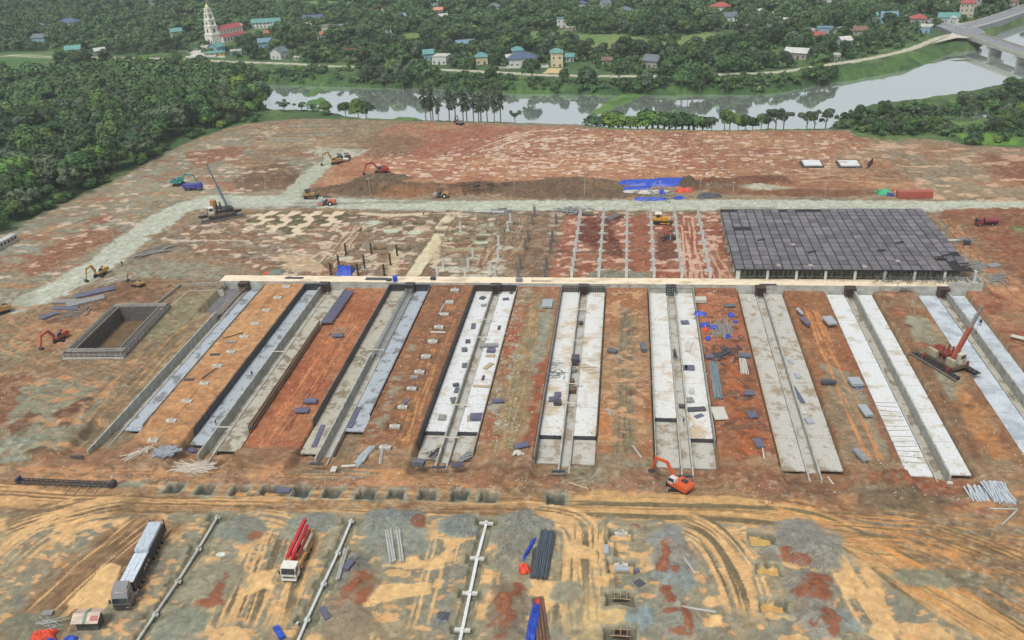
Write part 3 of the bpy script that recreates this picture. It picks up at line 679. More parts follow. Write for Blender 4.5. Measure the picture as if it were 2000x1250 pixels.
# gravel and spoil heaps: grey rubble with flecks of red subsoil
for q, rx, ry, hh, c in (((770, 1018), 6.5, 4.2, 1.5, (132, 142, 144)), ((735, 1026), 3.5, 3, 1, (136, 142, 138)), ((620, 1018), 6, 3, .8, (136, 144, 138)), ((908, 1026), 5.5, 3.6, 1.4, (124, 136, 138)), ((1016, 1040), 6, 7, 2.2, (142, 144, 136)), ((1008, 1085), 4.5, 6, 1.4, (140, 140, 128)), ((1572, 1062), 7, 6, 1.3, (142, 140, 136)), ((1600, 1082), 5, 4, .8, (146, 144, 138)), ((1583, 1150), 4.4, 4.6, 1.3, (140, 138, 134)), ((1605, 1212), 4.2, 4.6, 1.3, (142, 142, 138)),
                         ((1305, 1058), 3.8, 4.6, 1.4, (140, 146, 148)), ((1312, 1090), 4.2, 4, 1.0, (144, 142, 136)), ((1314, 1128), 3.6, 4, 1.1, (140, 150, 152)), ((1322, 1212), 4.2, 4.6, 1.2, (142, 144, 138)), ((1308, 1170), 2.4, 3, .7, (146, 146, 138)), ((690, 1110), 3.6, 5, 1.0, (118, 122, 120)), ((700, 1150), 3.0, 5, 1.1, (138, 118, 98)), ((672, 1215), 5, 6, 1.0, (144, 132, 114)), ((990, 1190), 3.4, 8, 1.3, (138, 124, 106)), ((985, 1245), 4, 5, 1.2, (140, 130, 116)),
                         ((465, 1030), 6, 4, .8, (132, 138, 132)), ((412, 1135), 6, 6, .8, (148, 144, 126)), ((345, 1225), 5, 5, .5, (136, 140, 128)), ((62, 1228), 7, 4, .7, (124, 124, 108)), ((770, 1060), 7, 5, .3, (136, 142, 136)), ((1250, 1210), 2.2, 3, .4, (136, 152, 158)), ((1105, 1155), 3, 3, .2, (150, 146, 128)), ((575, 1040), 3, 2.6, .3, (140, 144, 134)), ((1645, 1210), 3, 3, .3, (140, 150, 150)), ((1840, 1130), 9, 2.6, .2, (138, 136, 116))):
    blob(q, rx, ry, c, zadd=hh, rag=.6, soft=.18)
for q, rx, ry, an in (((1554, 1095), 3.6, 1.1, -.3), ((1535, 1078), 1.2, .8, 0), ((1597, 1138), 2.2, 1.8, .4), ((1572, 1160), 2.6, 1.4, -.3), ((1605, 1158), 1.4, 2.4, 0), ((1622, 1216), 1.7, 3.6, .1), ((1588, 1222), 1.0, 1.2, 0), ((1304, 1080), 1.0, 2.4, .2), ((1298, 1102), 1.6, 2.6, -.2), ((1316, 1112), .8, 1.6, 0), ((1306, 1165), 1.0, 2.6, .2), ((1298, 1150), 1.4, .8, 0), ((1342, 1208), .9, 3.6, .1), ((1316, 1196), 2.2, .9, .2), ((1330, 1236), 2.0, .9, 0), ((700, 1142), 1.5, 5, -.3), ((712, 1120), 1.4, 2, 0), ((1706 - 1000, 1170), 1.4, 3, 0), ((985, 1180), 1.8, 4.5, .1), ((978, 1235), 2.2, 3, 0), ((995, 1210), 1.2, 2, 0), ((428, 1152), 1.2, 3.0, .1), ((410, 1178), 2.6, .9, .2), ((495, 1045), 1.6, 1.1, 0), ((1010, 1150), 1.2, 3, 0), ((1560, 1096), 2, .6, .5), ((820, 1020), 1.6, 1.6, 0), ((1240, 1028), 1.0, .8, 0)):
    blob(q, rx, ry, (144, 86, 62), soft=.3, rag=1.1, a=.9, ang=an, zadd=.12, gran=1)
blob((430, 1083), .9, .6, (222, 232, 232), soft=.1, wet=.6); blob((578, 1240 - 60), .01, .01, None)
for q, ww, hh2, wat in (((1213, 1043), 4.6, 3.4, OR), ((1213, 1106), 4.8, 3.4, OR), ((1212, 1168), 5.0, 3.2, None), ((1212, 1240), 5.4, 3.4, None), ((1488, 1052), 4.4, 3.8, (214, 178, 112)), ((1500, 1110), 4.2, 3.0, (214, 176, 112)), ((1511, 1182), 4.6, 3.0, (214, 170, 110))):
    pit(q, ww, hh2, 1.5, (96, 98, 86), rim=(152, 150, 134), water=wat, slope=.25, rimw=1.0)
# trenches beside the ground beams
for path in ([(425, 1010), (388, 1072), (348, 1135), (303, 1200), (262, 1262)], [(686, 1018), (660, 1080), (632, 1140), (600, 1210), (578, 1262)], [(950, 1022), (932, 1090), (918, 1158), (903, 1230), (896, 1262)]):
    P = wpts(path); s = sl2(P[:, 0].min() - 3, P[:, 0].max() + 3, P[:, 1].min() - 3, P[:, 1].max() + 3)
    d = segdist(P, X[s], Y[s], False) + (N3[s] - .5) * .9; mm = sst(1.35, 1.0, d); Z[s] -= .75 * mm; mixin(s, mm * .8, (122, 124, 110))
    for a, b in path[:-1]:
        pit((a, b), 4.2, 2.6, .9, (116, 118, 102), rim=(142, 140, 122), slope=.3)
# right edge
fill([(1830, 425), (1880, 440), (1930, 500), (2000, 570), (2100, 640), (2100, 400), (1850, 410)], (132, 84, 62), (146, 100, 74), warp=3)
fill([(1845, 430), (1875, 440), (1925, 500), (2010, 565), (2010, 600), (1930, 560), (1880, 500)], (184, 130, 96), warp=1.5); streak([(1855, 430), (1910, 500), (2010, 580)], 8, (150, 100, 72), thr=.52, ft=.5, fs=12)
fill([(1850, 480), (1890, 500), (1960, 545), (1950, 560), (1900, 545)], (176, 160, 136), warp=2); fill([(1970, 440), (2040, 450), (2040, 462), (1985, 452)], (106, 128, 66), warp=1)
fill([(1900, 445), (1960, 440), (2020, 500), (1960, 500)], (150, 92, 66), warp=3, a=.8)

# --- write the sheet
NF = fbm(X, Y, .65, o=2, seed=15)
# small mottling: every soil carries specks of its neighbours, kept clear of standing water
dry = SITEM * (1 - np.clip(WET * 2.2, 0, 1))
for sc_, th_, cc_, aa_, sd_ in ((1.6, .60, (176, 166, 148), .28, 3), (1.9, .60, (134, 92, 68), .3, 6), (1.3, .65, (200, 186, 168), .35, 9), (2.6, .61, (196, 146, 104), .22, 12), (1.2, .62, (104, 88, 70), .34, 14)):
    q_ = fbm(X, Y, sc_, o=2, seed=sd_); m_q = sst(th_, th_ + .07, q_ + (N8 - .5) * .25) * dry * KEEP * aa_
    COL += (c3(cc_) - COL) * m_q[..., None]
fine = (N1 - .5) * 0.24 + (NF - .5) * 0.2 - .05 * SITEM * (KEEP > .9)
COL *= (1 + fine * (1 - WET * .8))[..., None]
COL *= np.array([.99, .99, .945], np.float32)
Z += ((N1 - .5) * .16 + (N3 - .5) * .3) * SITEM * (1 - np.clip(WET * 1.6, 0, 1)) * sst(-2.5, -1, Z)
# banks: the land falls away to the river and to the wood on the left
alb_c = np.where(COL <= 0.04045, COL / 12.92, ((np.clip(COL, 0, 1) + 0.055) / 1.055) ** 2.4) / KEXP
verts = np.stack([X, Y, Z], -1).reshape(-1, 3).astype(np.float32)
me = bpy.data.meshes.new("ground")
nv = NX * NY; nf_ = (NX - 1) * (NY - 1)
me.vertices.add(nv); me.vertices.foreach_set('co', verts.ravel())
ii = (np.arange(NY - 1)[:, None] * NX + np.arange(NX - 1)[None, :]).ravel()
idx = np.stack([ii, ii + 1, ii + NX + 1, ii + NX], -1).astype(np.int32)
me.loops.add(nf_ * 4); me.loops.foreach_set('vertex_index', idx.ravel())
me.polygons.add(nf_); me.polygons.foreach_set('loop_start', np.arange(0, nf_ * 4, 4, dtype=np.int32))
me.polygons.foreach_set('use_smooth', np.ones(nf_, bool))
me.update(calc_edges=True)
at = me.attributes.new('soil', 'FLOAT_COLOR', 'POINT')
at.data.foreach_set('color', np.concatenate([alb_c.reshape(-1, 3), np.ones((nv, 1))], 1).astype(np.float32).ravel())
at = me.attributes.new('wet', 'FLOAT', 'POINT'); at.data.foreach_set('value', WET.ravel().astype(np.float32))
gm = bpy.data.materials.new('ground_soil'); gm.use_nodes = True; n = gm.node_tree; n.nodes.clear()
out = n.nodes.new('ShaderNodeOutputMaterial'); b = n.nodes.new('ShaderNodeBsdfPrincipled'); n.links.new(b.outputs[0], out.inputs[0])
a1 = n.nodes.new('ShaderNodeAttribute'); a1.attribute_name = 'soil'; a2 = n.nodes.new('ShaderNodeAttribute'); a2.attribute_name = 'wet'
tc = n.nodes.new('ShaderNodeTexCoord')
n1 = n.nodes.new('ShaderNodeTexNoise'); n1.inputs['Scale'].default_value = 3.0; n1.inputs['Detail'].default_value = 8; n1.inputs['Roughness'].default_value = .75
n2 = n.nodes.new('ShaderNodeTexNoise'); n2.inputs['Scale'].default_value = .35; n2.inputs['Detail'].default_value = 5
for q in (n1, n2): n.links.new(tc.outputs['Object'], q.inputs['Vector'])
mr = n.nodes.new('ShaderNodeMapRange'); mr.inputs[1].default_value = .3; mr.inputs[2].default_value = .7; mr.inputs[3].default_value = .68; mr.inputs[4].default_value = 1.32
n.links.new(n1.outputs[0], mr.inputs[0])
mr2 = n.nodes.new('ShaderNodeMapRange'); mr2.inputs[1].default_value = .3; mr2.inputs[2].default_value = .7; mr2.inputs[3].default_value = .86; mr2.inputs[4].default_value = 1.12
n.links.new(n2.outputs[0], mr2.inputs[0])
mm = n.nodes.new('ShaderNodeMath'); mm.operation = 'MULTIPLY'; n.links.new(mr.outputs[0], mm.inputs[0]); n.links.new(mr2.outputs[0], mm.inputs[1])
mw = n.nodes.new('ShaderNodeMix'); mw.data_type = 'FLOAT'; n.links.new(a2.outputs['Fac'], mw.inputs[0]); n.links.new(mm.outputs[0], mw.inputs[2]); mw.inputs[3].default_value = 1.0
vm = n.nodes.new('ShaderNodeVectorMath'); vm.operation = 'SCALE'; n.links.new(a1.outputs['Color'], vm.inputs[0]); n.links.new(mw.outputs[0], vm.inputs['Scale'])
n.links.new(vm.outputs[0], b.inputs['Base Color'])
rr_ = n.nodes.new('ShaderNodeMapRange'); rr_.inputs[1].default_value = 0; rr_.inputs[2].default_value = .8; rr_.inputs[3].default_value = .92; rr_.inputs[4].default_value = .12
n.links.new(a2.outputs['Fac'], rr_.inputs[0]); n.links.new(rr_.outputs[0], b.inputs['Roughness'])
bp = n.nodes.new('ShaderNodeBump'); bp.inputs['Distance'].default_value = .12
st = n.nodes.new('ShaderNodeMapRange'); st.inputs[1].default_value = 0; st.inputs[2].default_value = .3; st.inputs[3].default_value = .7; st.inputs[4].default_value = 0
n.links.new(a2.outputs['Fac'], st.inputs[0]); n.links.new(st.outputs[0], bp.inputs['Strength']); n.links.new(n1.outputs[0], bp.inputs['Height']); n.links.new(bp.outputs[0], b.inputs['Normal'])
b.inputs['Specular IOR Level'].default_value = .35
me.materials.append(gm)
go = bpy.data.objects.new('ground', me); C.objects.link(go); struct(go)


def gz(x, y):
    i = min(max(np.searchsorted(gy, y), 1), NY - 1); j = min(max(np.searchsorted(gx, x), 1), NX - 1)
    return float(Z[i, j])


# river water: one level sheet, seen wherever the land drops below it
wm = bpy.data.materials.new('river_water'); wm.use_nodes = True; n = wm.node_tree
b = n.nodes['Principled BSDF']; b.inputs['Base Color'].default_value = (.86, .95, .92, 1); b.inputs['Metallic'].default_value = .88; b.inputs['Roughness'].default_value = .05
b.inputs['IOR'].default_value = 1.5; b.inputs['Specular IOR Level'].default_value = .5
nz = n.nodes.new('ShaderNodeTexNoise'); nz.inputs['Scale'].default_value = .25; nz.inputs['Detail'].default_value = 4
tc = n.nodes.new('ShaderNodeTexCoord'); n.links.new(tc.outputs['Object'], nz.inputs['Vector'])
bp = n.nodes.new('ShaderNodeBump'); bp.inputs['Strength'].default_value = .12; bp.inputs['Distance'].default_value = .05
n.links.new(nz.outputs[0], bp.inputs['Height']); n.links.new(bp.outputs[0], b.inputs['Normal'])
mbw = MB(); P = [W(300, 120, WZ), W(2400, 0, WZ), W(2400, 320, WZ), W(300, 300, WZ)]
mbw.quadset([(-420, 380, WZ), (700, 380, WZ), (700, 900, WZ), (-420, 900, WZ)], [(0, 1, 2, 3)])
struct(mbw.build('river', wm))

# ------------------------------------------------------------------ materials of the works
conc = M('concrete_light', (196, 198, 190), .85, .12, .5, col2=(160, 160, 150), mix=(.35, .6), bump=.2)
concw = M('concrete_white', (226, 230, 230), .6, .09, .25, col2=(200, 188, 166), mix=(.34, .47))
concw2 = M('concrete_pale', (226, 228, 224), .6, .08, .16, col2=(204, 184, 156), mix=(.36, .5))
concg = M('concrete_bluegrey', (180, 190, 198), .55, .1, .3, col2=(132, 134, 134), mix=(.40, .47))
concb = M('concrete_stained', (188, 184, 168), .8, .12, .35, col2=(140, 128, 108), mix=(.42, .5))
concl = M('lean_concrete', (196, 195, 186), .8, .12, .3, col2=(164, 150, 128), mix=(.40, .5))
concd = M('mat_dark_sheet', (118, 118, 122), .7, .12, .5)
beamtop = M('beam_top_screed', (246, 230, 200), .8, .08, .35, col2=(206, 186, 156), mix=(.36, .5), stretch=(.4, 1, 1))
film = M('dark_formwork_board', (74, 74, 78), .55, .25, .8)
filmb = M('brown_formwork_board', (84, 68, 60), .6, .25, .8)
steel = M('galvanised_steel', (176, 184, 188), .4, .1, 2, metal=.35)
rust = M('rusty_bar', (112, 84, 68), .8, .2, 3)
wood = M('sawn_timber', (196, 168, 134), .8, .15, 1.5, stretch=(1, .15, 1))
woodg = M('weathered_plank', (172, 162, 148), .85, .18, 1.5)
darkst = M('dark_steel', (66, 68, 72), .5, .2, 2)
blk = M('black_rubber', (38, 38, 40), .8, .2, 3)
glass = M('dark_glass', (50, 62, 68), .12, .1, 1, spec=.8)
white = M('white_paint', (232, 232, 226), .45, .05, 1)
bluet = M('blue_tarpaulin', (52, 84, 190), .45, .22, .9, bump=.6)
redt = M('orange_red_tarpaulin', (226, 84, 54), .5, .2, .9, bump=.5)
pan = M('plywood_panel_purple', (104, 100, 118), .5, .12, 1.2)

TR = ['first', 'second', 'third', 'fourth', 'fifth', 'sixth', 'seventh', 'eighth', 'ninth']
# slabs: bay, side(0/1), y0, y1, ztop, mat, words
SL = [(0, 0, 230, 249.4, -2, concd, 'short dark grey sheet-covered'), (0, 1, 168.5, 249.4, -2, concg, 'long blue grey'),
      (1, 0, 163.5, 249.4, -2, concg, 'damp blotched blue grey'), (1, 1, 161.5, 249.4, -2, concb, 'brownish stained'),
      (2, 0, 161.5, 249.4, -2, concb, 'pale brown mottled'), (2, 1, 171, 249.4, -2, concg, 'smooth blue grey'),
      (3, 0, 171.7, 249.2, -1.9, concw, 'bright white'), (3, 1, 171.9, 249.2, -1.9, concw, 'white board-littered'),
      (4, 0, 171.5, 249.2, -1.9, concw2, 'white and ochre stained'), (4, 1, 171.6, 249.2, -1.9, concw2, 'pale blue white'),
      (5, 0, 180, 249.2, -1.9, concw2, 'cream white'), (5, 1, 171.9, 249.2, -1.9, concw2, 'white patchy'),
      (6, 0, 161, 249.2, -2, concl, 'mottled grey'), (6, 1, 161.5, 249.2, -2, concl, 'mottled grey beige-ended'),
      (7, 0, 160.5, 249.2, -2, concw, 'smooth white'), (7, 1, 161.5, 249.2, -2, concw, 'white lightly stained'),
      (8, 0, 150, 249.2, -2, concg, 'wet bluish white'), (8, 1, 150, 249.2, -2, concg, 'wet bluish white')]
concw3 = M('concrete_wet_white', (206, 216, 222), .5, .08, .2, col2=(170, 180, 188), mix=(.38, .55))
for k, sd_, y0, y1, zt, mt, words in SL:
    bx = BX[k]; xa = bx + (0 if sd_ == 0 else 7.8); xb = bx + (5.1 if sd_ == 0 else 12.9)
    if k == 8: mt = concw3
    t = thing('floor_slab', f'{words} floor slab on the {"left" if sd_ == 0 else "right"} of the {TR[k]} trench from the left', 'slab', ((xa + xb) / 2, y0, zt), group='floor slabs of the long trenches')
    hw = (xb - xa) / 2
    sb = MB(); sb.box(-hw, hw, 0, y1 - y0, -.28, 0)
    mb = MB()
    for j in range(1, int((y1 - y0) / 12)): mb.box(-hw + .05, hw - .05, j * 12, j * 12 + .08, .0, .006)
    if k == 7 and sd_ == 0:
        for j in range(13): mb.bar((-hw + .1, 5 + j * 2.0 + random.uniform(-.4, .4), .03), (hw - .3, 5 + j * 2.0 + random.uniform(-.4, .4), .03), .13, .05)
    sb.add(mb).build('slab', [mt, M('joint_grey', (130, 126, 116), .9)], t)  # joint lines and cross bars in one grey of their own
    if k in (3, 4, 5):
        mb = MB(); mb.box(-hw, hw, -.14, -.02, -1.1, -.02); mb.build('edge_board', film, t)
        mb = MB(); mb.box(-hw, hw, -(y0 - 162), -.2, -1.3, -1.0); mb.build('lower_slab', concl, t)
# pour stains on slabs are in the material; wall, kerb and channel of each trench
for k, bx in enumerate(BX):
    y0 = 157 if k < 7 else (158.5 if k == 7 else 148)
    t = thing('channel_wall', f'tall pale concrete wall along the drain channel of the {TR[k]} trench from the left', 'wall', (bx + (5.35 if k < 5 else 7.6), y0, -2), group='channel walls of the long trenches')
    y1 = 229 if k == 0 else (205 if k == 2 else 249.3)
    L = y1 - y0
    mb = MB(); mb.prism([(-.17, -.9), (.17, -.9), (.17, 2.0 if k < 3 or k > 6 else 1.0), (-.17, 2.0 if k < 3 or k > 6 else 1.0)], 0, L); wb = mb
    ht = 2.0 if k < 3 or k > 6 else 1.0
    mb = MB(); sx = .172 if k < 5 else -.172
    for j in range(int(L / 3.0)):
        mb.box(min(sx, sx * 1.05), max(sx, sx * 1.05), 1 + j * 3.0, 1.07 + j * 3.0, -.7 if j % 3 else -.9, ht - .05)
        mb.cb(0, 1.3 + j * 3.0, ht + .12, .06, .06, .26)
    wb.add(mb).build('wall', [conc, M('seam_dark', (96, 96, 92), .9)], t)
    mb = MB(); mb.box(-.22, .22, -.35, -.02, -.9, -.1); mb.build('end_form', film, t)
    kb = MB(); xk = bx + (7.6 if k < 5 else 5.35)
    t2 = kb.box(-.14, .14, 0, 249.2 - y0, -.9, .22).build('channel_kerb', conc, None, loc=(xk, y0, -2))
    tag(t2, f'low concrete kerb beside the drain channel of the {TR[k]} trench from the left', 'kerb', 'channel kerbs')
    fl = MB().box(-.95, .95, 0, 249.2 - y0, -.1, 0).build('channel_floor', concl if k < 7 else concb, None, loc=(bx + 6.48, y0, -2.75))
    tag(fl, f'narrow drain channel floor in the {TR[k]} trench from the left', 'channel', 'channel floors')
    # opening in the beam over the channel
    t = thing('channel_opening', f'dark boxed channel opening under the long beam at the {TR[k]} trench from the left', 'formwork', (bx + 6.5, 247.2, -2.8), group='channel openings at the beam')
    mb = MB(); mb.box(-1.5, -1.25, 0, 2.3, 0, 3.5); mb.box(1.25, 1.5, 0, 2.3, 0, 3.5); mb.box(-1.5, 1.5, 0, 2.3, 3.5, 3.7); mb.build('frame', filmb if k in (0, 6, 7, 8) else film, t)
    mb = MB(); mb.box(-1.25, 1.25, 1.9, 2.1, 0, 3.5); mb.build('back_board', darkst, t)
    mb = MB()
    for j in range(4): mb.cyl((-1 + j * .66, .1, 0), (-1 + j * .66, .1, 3.5), .05, n=5); mb.cyl((-1.25, .12, .6 + j * .8), (1.25, .12, .6 + j * .8), .05, n=5)
    mb.build('props', steel if k == 5 else rust, t)


def ribs(k, y0, y1, mat, words, n, z=0.0):
    bx = BX[k]; t = thing('reinforcement_cage', words, 'rebar cage', (bx + 6.5, y0, -2.0))
    mb = MB()
    for x in (-1.05, -.95, .95, 1.05): mb.cyl((x, 0, 1.8 + z), (x, y1 - y0, 1.8 + z), .05, n=5); mb.cyl((x, 0, .2 + z), (x, y1 - y0, .2 + z), .05, n=5)
    mb.build('long_bars', mat, t); mb = MB()
    for j in range(n):
        y = (j + .5) * (y1 - y0) / n
        mb.bar((-1.05, y, 1.8 + z), (1.05, y, 1.8 + z), .09, .09); mb.bar((-1.0, y, -.6 + z), (-1.0, y, 1.9 + z), .07, .07); mb.bar((1.0, y, -.6 + z), (1.0, y, 1.9 + z), .07, .07)
    mb.build('ties', mat, t)


ribs(0, 228, 247, woodg, 'untidy timber and rebar cage over the channel of the leftmost trench', 16)
ribs(2, 205, 247, steel, 'ladder-like rebar cage in the channel of the third trench from the left', 60)


def board_wall(x, y0, y1, z0, z1, mat, name, label, studs=None, side=1, tilt=0.0, studmat=None, sp=1.0, rail=True, top=False):
    t = thing(name, label, 'formwork', (x, y0, z0), group=None); h = z1 - z0; L = y1 - y0
    mb = MB(); n = max(1, int(L / 2.44))
    for j in range(n):
        dz = random.uniform(-.05, .05); a = j * L / n
        mb.box(-.06, .06, a + .01, a + L / n - .01, 0, h + dz)
    bw_ = mb
    if not studs: mb.build('board', mat, t)
    if studs:
        mb = MB()
        for j in range(int(L / sp)):
            mb.bar((side * .12, .4 + j * sp, 0), (side * .12, .4 + j * sp, h + (.35 if top else .1)), .1, .12)
        if rail:
            mb.bar((side * .22, 0, h * .35), (side * .22, L, h * .35), .1, .1); mb.bar((side * .22, 0, h * .8), (side * .22, L, h * .8), .1, .1)
        bw_.add(mb).build('board', [mat, studmat or wood], t)
    return t


board_wall(BX[0] + 13.1, 168, 249, -2.2, .1, conc, 'trench_edge', 'thin pale concrete edge beside the sandy strip of the leftmost trench')
board_wall(BX[1] - .1, 167, 249, -2.3, .15, film, 'formwork_wall', 'long black boarded wall on the left side of the second trench', True, 1, studmat=film, sp=2.4, rail=False)
board_wall(BX[1] + 13.1, 168, 223, -2.2, .7, film, 'formwork_wall', 'dark brown boarded wall with timber studs between second trench and red earth', True, 1, studmat=wood, sp=.9)
board_wall(BX[1] + 13.1, 223.3, 249, -2.2, -.9, wood, 'trench_edge', 'low timber edging along the upper end of the second trench')
board_wall(BX[2] - .1, 172, 249, -2.3, .2, film, 'formwork_wall', 'long dark boarded wall with rebar tips on the left side of the third trench', True, -1, studmat=steel, sp=1.1, rail=False, top=True)
board_wall(BX[2] + 13.1, 175, 249, -2.2, .1, film, 'formwork_wall', 'black ribbed board wall on the right side of the third trench', True, -1, studmat=woodg, sp=.9, rail=False, top=True)
board_wall(BX[3] - .25, 165, 249, -3.0, .2, film, 'formwork_wall', 'black lined board wall on the left side of the fourth trench', True, 1, studmat=film, sp=2.4)
board_wall(BX[3] + 13.15, 161, 249, -3.0, .1, woodg, 'formwork_wall', 'grey weathered plank wall on the right side of the fourth trench', True, -1, studmat=woodg, sp=1.5)
board_wall(BX[4] - .15, 161, 249, -3.0, .1, M('grey_membrane_wall', (132, 136, 136), .7, .15, .8), 'formwork_wall', 'grey plank wall on the left side of the fifth trench', True, -1, studmat=woodg, sp=1.4)
board_wall(BX[4] + 13.1, 171, 249, -3.0, .1, darkst, 'formwork_wall', 'dark wavy board wall on the right side of the fifth trench', True, 1, studmat=wood, sp=2.0, rail=False)
board_wall(BX[5] - .15, 162, 249, -3.0, .1, conc, 'retaining_wall', 'slim pale concrete wall on the left side of the sixth trench')
board_wall(BX[5] + 13.1, 169, 249, -3.0, .1, conc, 'retaining_wall', 'slim pale concrete wall on the right side of the sixth trench')
board_wall(BX[6] - .1, 161, 249, -2.3, -.25, wood, 'trench_edge', 'thin pale timber edging along the left side of the seventh trench')
# end boards against the beam
for k, sd_, mt, words in ((1, 0, film, 'second'), (2, 0, film, 'third'), (2, 1, film, 'third'), (3, 0, filmb, 'fourth'), (3, 1, filmb, 'fourth'), (4, 0, darkst, 'fifth'), (4, 1, darkst, 'fifth'), (5, 0, conc, 'sixth'), (5, 1, conc, 'sixth')):
    bx = BX[k]; xa = bx + (0 if sd_ == 0 else 8.0); t = thing('end_board', f'{"pale concrete" if mt is conc else "dark"} end board closing the {"left" if sd_ == 0 else "right"} side of the {words} trench at the beam', 'formwork', (xa + 2.4, 249.0, -2))
    eb = MB().box(-2.5, 2.5, 0, .12, 0, 2.3)
    mb = MB()
    for j in range(9): mb.cb(-2.3 + j * .57, -.06, 1.15, .09, .1, 2.4)
    mb.box(-2.5, 2.5, -.2, -.12, 1.9, 2.02)
    eb.add(mb).build('board', [mt, mt if mt is conc else woodg if k > 3 else darkst], t)

# long beam
t = thing('long_beam', 'long cream-topped concrete beam running across the heads of all the trenches', 'beam', (0, 249.5, -2))
bbm = MB().box(-129.6, 102.6, 0, 4.6, -1.3, 2.75)
mb = MB(); mb.box(-129.5, 96, .1, 4.5, 2.752, 2.80); mb.build('top_screed', beamtop, t)
mb = MB(); mb.box(93, 102.6, .0, .25, 2.8, 4.0); mb.box(93, 102.6, 4.35, 4.6, 2.8, 4.0); mb.box(102.35, 102.6, .25, 4.35, 2.8, 4.0)
for x in (96, 99): mb.box(x, x + .3, .25, 4.35, 2.8, 3.9)
mb.build('parapet', conc, t)
mb = MB()
for x in np.arange(-127, 100, 6.1): mb.box(x, x + .06, -.012, 0, 0, 2.7)
bbm.add(mb).build('beam_body', [conc, M('seam_dark', (96, 96, 92), .9)], t)
BT = .82
# side wall of the left pool, and its dark outer formwork
for pts, z0, z1, mt, nm, lb in (([(436, 566), (368, 568), (330, 600)], -2, .1, conc, 'retaining_wall', 'low pale concrete wall turning a corner left of the long beam'),
                                ([(438, 550), (352, 554), (302, 594)], -1, 1.0, woodg, 'plank_screen', 'grey upright plank screen behind the corner wall left of the long beam')):
    P = [Vector(W(a, b, z1)) for a, b in pts]; o = P[0]; mb = MB(); mb2 = MB()
    for a, b in zip(P[:-1], P[1:]):
        zc = (z0 + z1) / 2; a = Vector((a.x, a.y, zc)) - o; b = Vector((b.x, b.y, zc)) - o
        mb.bar(a, b, .3, z1 - z0)
        n = int((b - a).length / 1.2); nrm = Vector((-(b - a).y, (b - a).x, 0)).normalized()
        for j in range(n):
            q = a + (b - a) * (j + .5) / n - nrm * .18; mb2.bar(q + Vector((0, 0, -(z1 - z0) / 2)), q + Vector((0, 0, (z1 - z0) / 2 + .2)), .08, .08)
    t = thing(nm, lb, 'wall', tuple(o)); mb.add(mb2).build('wall', [mt, rust if mt is woodg else conc], t)

# framed timber pit at the left
t = thing('timber_pit_formwork', 'rectangular grey timber formwork of a deep pit left of the first trench', 'formwork', (-144.8, 200, 0), rz=R(3))
ox, L, hw = 0, 31, 8.6
mb = MB()
for sx in (-1, 1):
    mb.box(sx * hw - .15, sx * hw + .15, 0, L, -1, 1.5); mb.box(sx * (hw - 2.4) - .15, sx * (hw - 2.4) + .15, 2.4, L - 2.4, -3.3, 1.5)
for y in (0, L): mb.box(-hw, hw, y - .15, y + .15, -1, 1.5)
for y in (2.4, L - 2.4): mb.box(-hw + 2.4, hw - 2.4, y - .15, y + .15, -3.3, 1.5)
fbd = mb; fbm_ = (M('formwork_grey', (104, 100, 96), .8, .2, 1.2))
mb = MB()
for z in (.1, .6, 1.1):
    for sx in (-1, 1): mb.bar((sx * (hw + .25), -.3, z), (sx * (hw + .25), L + .3, z), .12, .14)
    mb.bar((-hw - .3, -.25, z), (hw + .3, -.25, z), .12, .14)
for sx in (-1, 1):
    for q in (.5, 1.2, 2.1): mb.bar((sx * (hw - q), .5, 1.6), (sx * (hw - q), L - .5, 1.6), .14, .12)
for q in (.5, 1.0, 1.6, 2.1): mb.bar((-hw + .4, q, 1.66), (hw - .4, q, 1.66), .14, .12); mb.bar((-hw + .4, L - q, 1.66), (hw - .4, L - q, 1.66), .14, .12)
mb.build('waler', M('waler_grey', (178, 176, 168), .8, .15, 1), t)
mb = MB()
for j in range(26):
    for sx in (-1, 1):
        mb.bar((sx * (hw - 2.1), 2.8 + j, -2), (sx * (hw - 2.1), 2.8 + j, 1.9), .1, .1)
        if j % 2 == 0: mb.bar((sx * (hw + .36), j * 1.18, -.2), (sx * (hw + .36), j * 1.18, 1.6), .1, .12)
for j in range(12):
    mb.bar((-hw + j * 1.5, -.36, -.6), (-hw + j * 1.5, -.36, 1.6), .1, .1)
fbd.add(mb).build('form_board', [fbm_, M('stud_pale', (190, 182, 166), .8, .1, 1)], t)
mb = MB(); mb.box(-hw + 2.6, hw - 2.6, 2.6, L - 2.6, -3.3, -3.15); mb.build('pit_floor', M('pit_floor', (112, 92, 66), .8, .2, .6), t)
mb = MB(); mb.box(-hw - .1, hw + .1, -.9, -.5, -.3, .3); mb.build('plinth', conc, t)
mb = MB(); mb.bar((3.5, 4, -1.6), (3.5, 27, -1.6), .25, .2); mb.bar((4.4, 4, -1.2), (4.4, 27, -1.2), .2, .2); mb.build('plank', wood, t)
# lower the ground inside the pit
s = sl2(-157, -133, 198, 236); xr = X[s] + 144.8; yr = Y[s] - 200; ca, sa = math.cos(R(-3)), math.sin(R(-3)); x2 = xr * ca - yr * sa; y2 = xr * sa + yr * ca
mk = (np.abs(x2) < 6.3) & (y2 > 2.3) & (y2 < 28.7); Z[s] = np.where(mk, -3.6, Z[s])
vz = np.empty(nv * 3, np.float32); me = go.data; me.vertices.foreach_get('co', vz); vz = vz.reshape(-1, 3); vz[:, 2] = Z.ravel(); me.vertices.foreach_set('co', vz.ravel()); me.update()

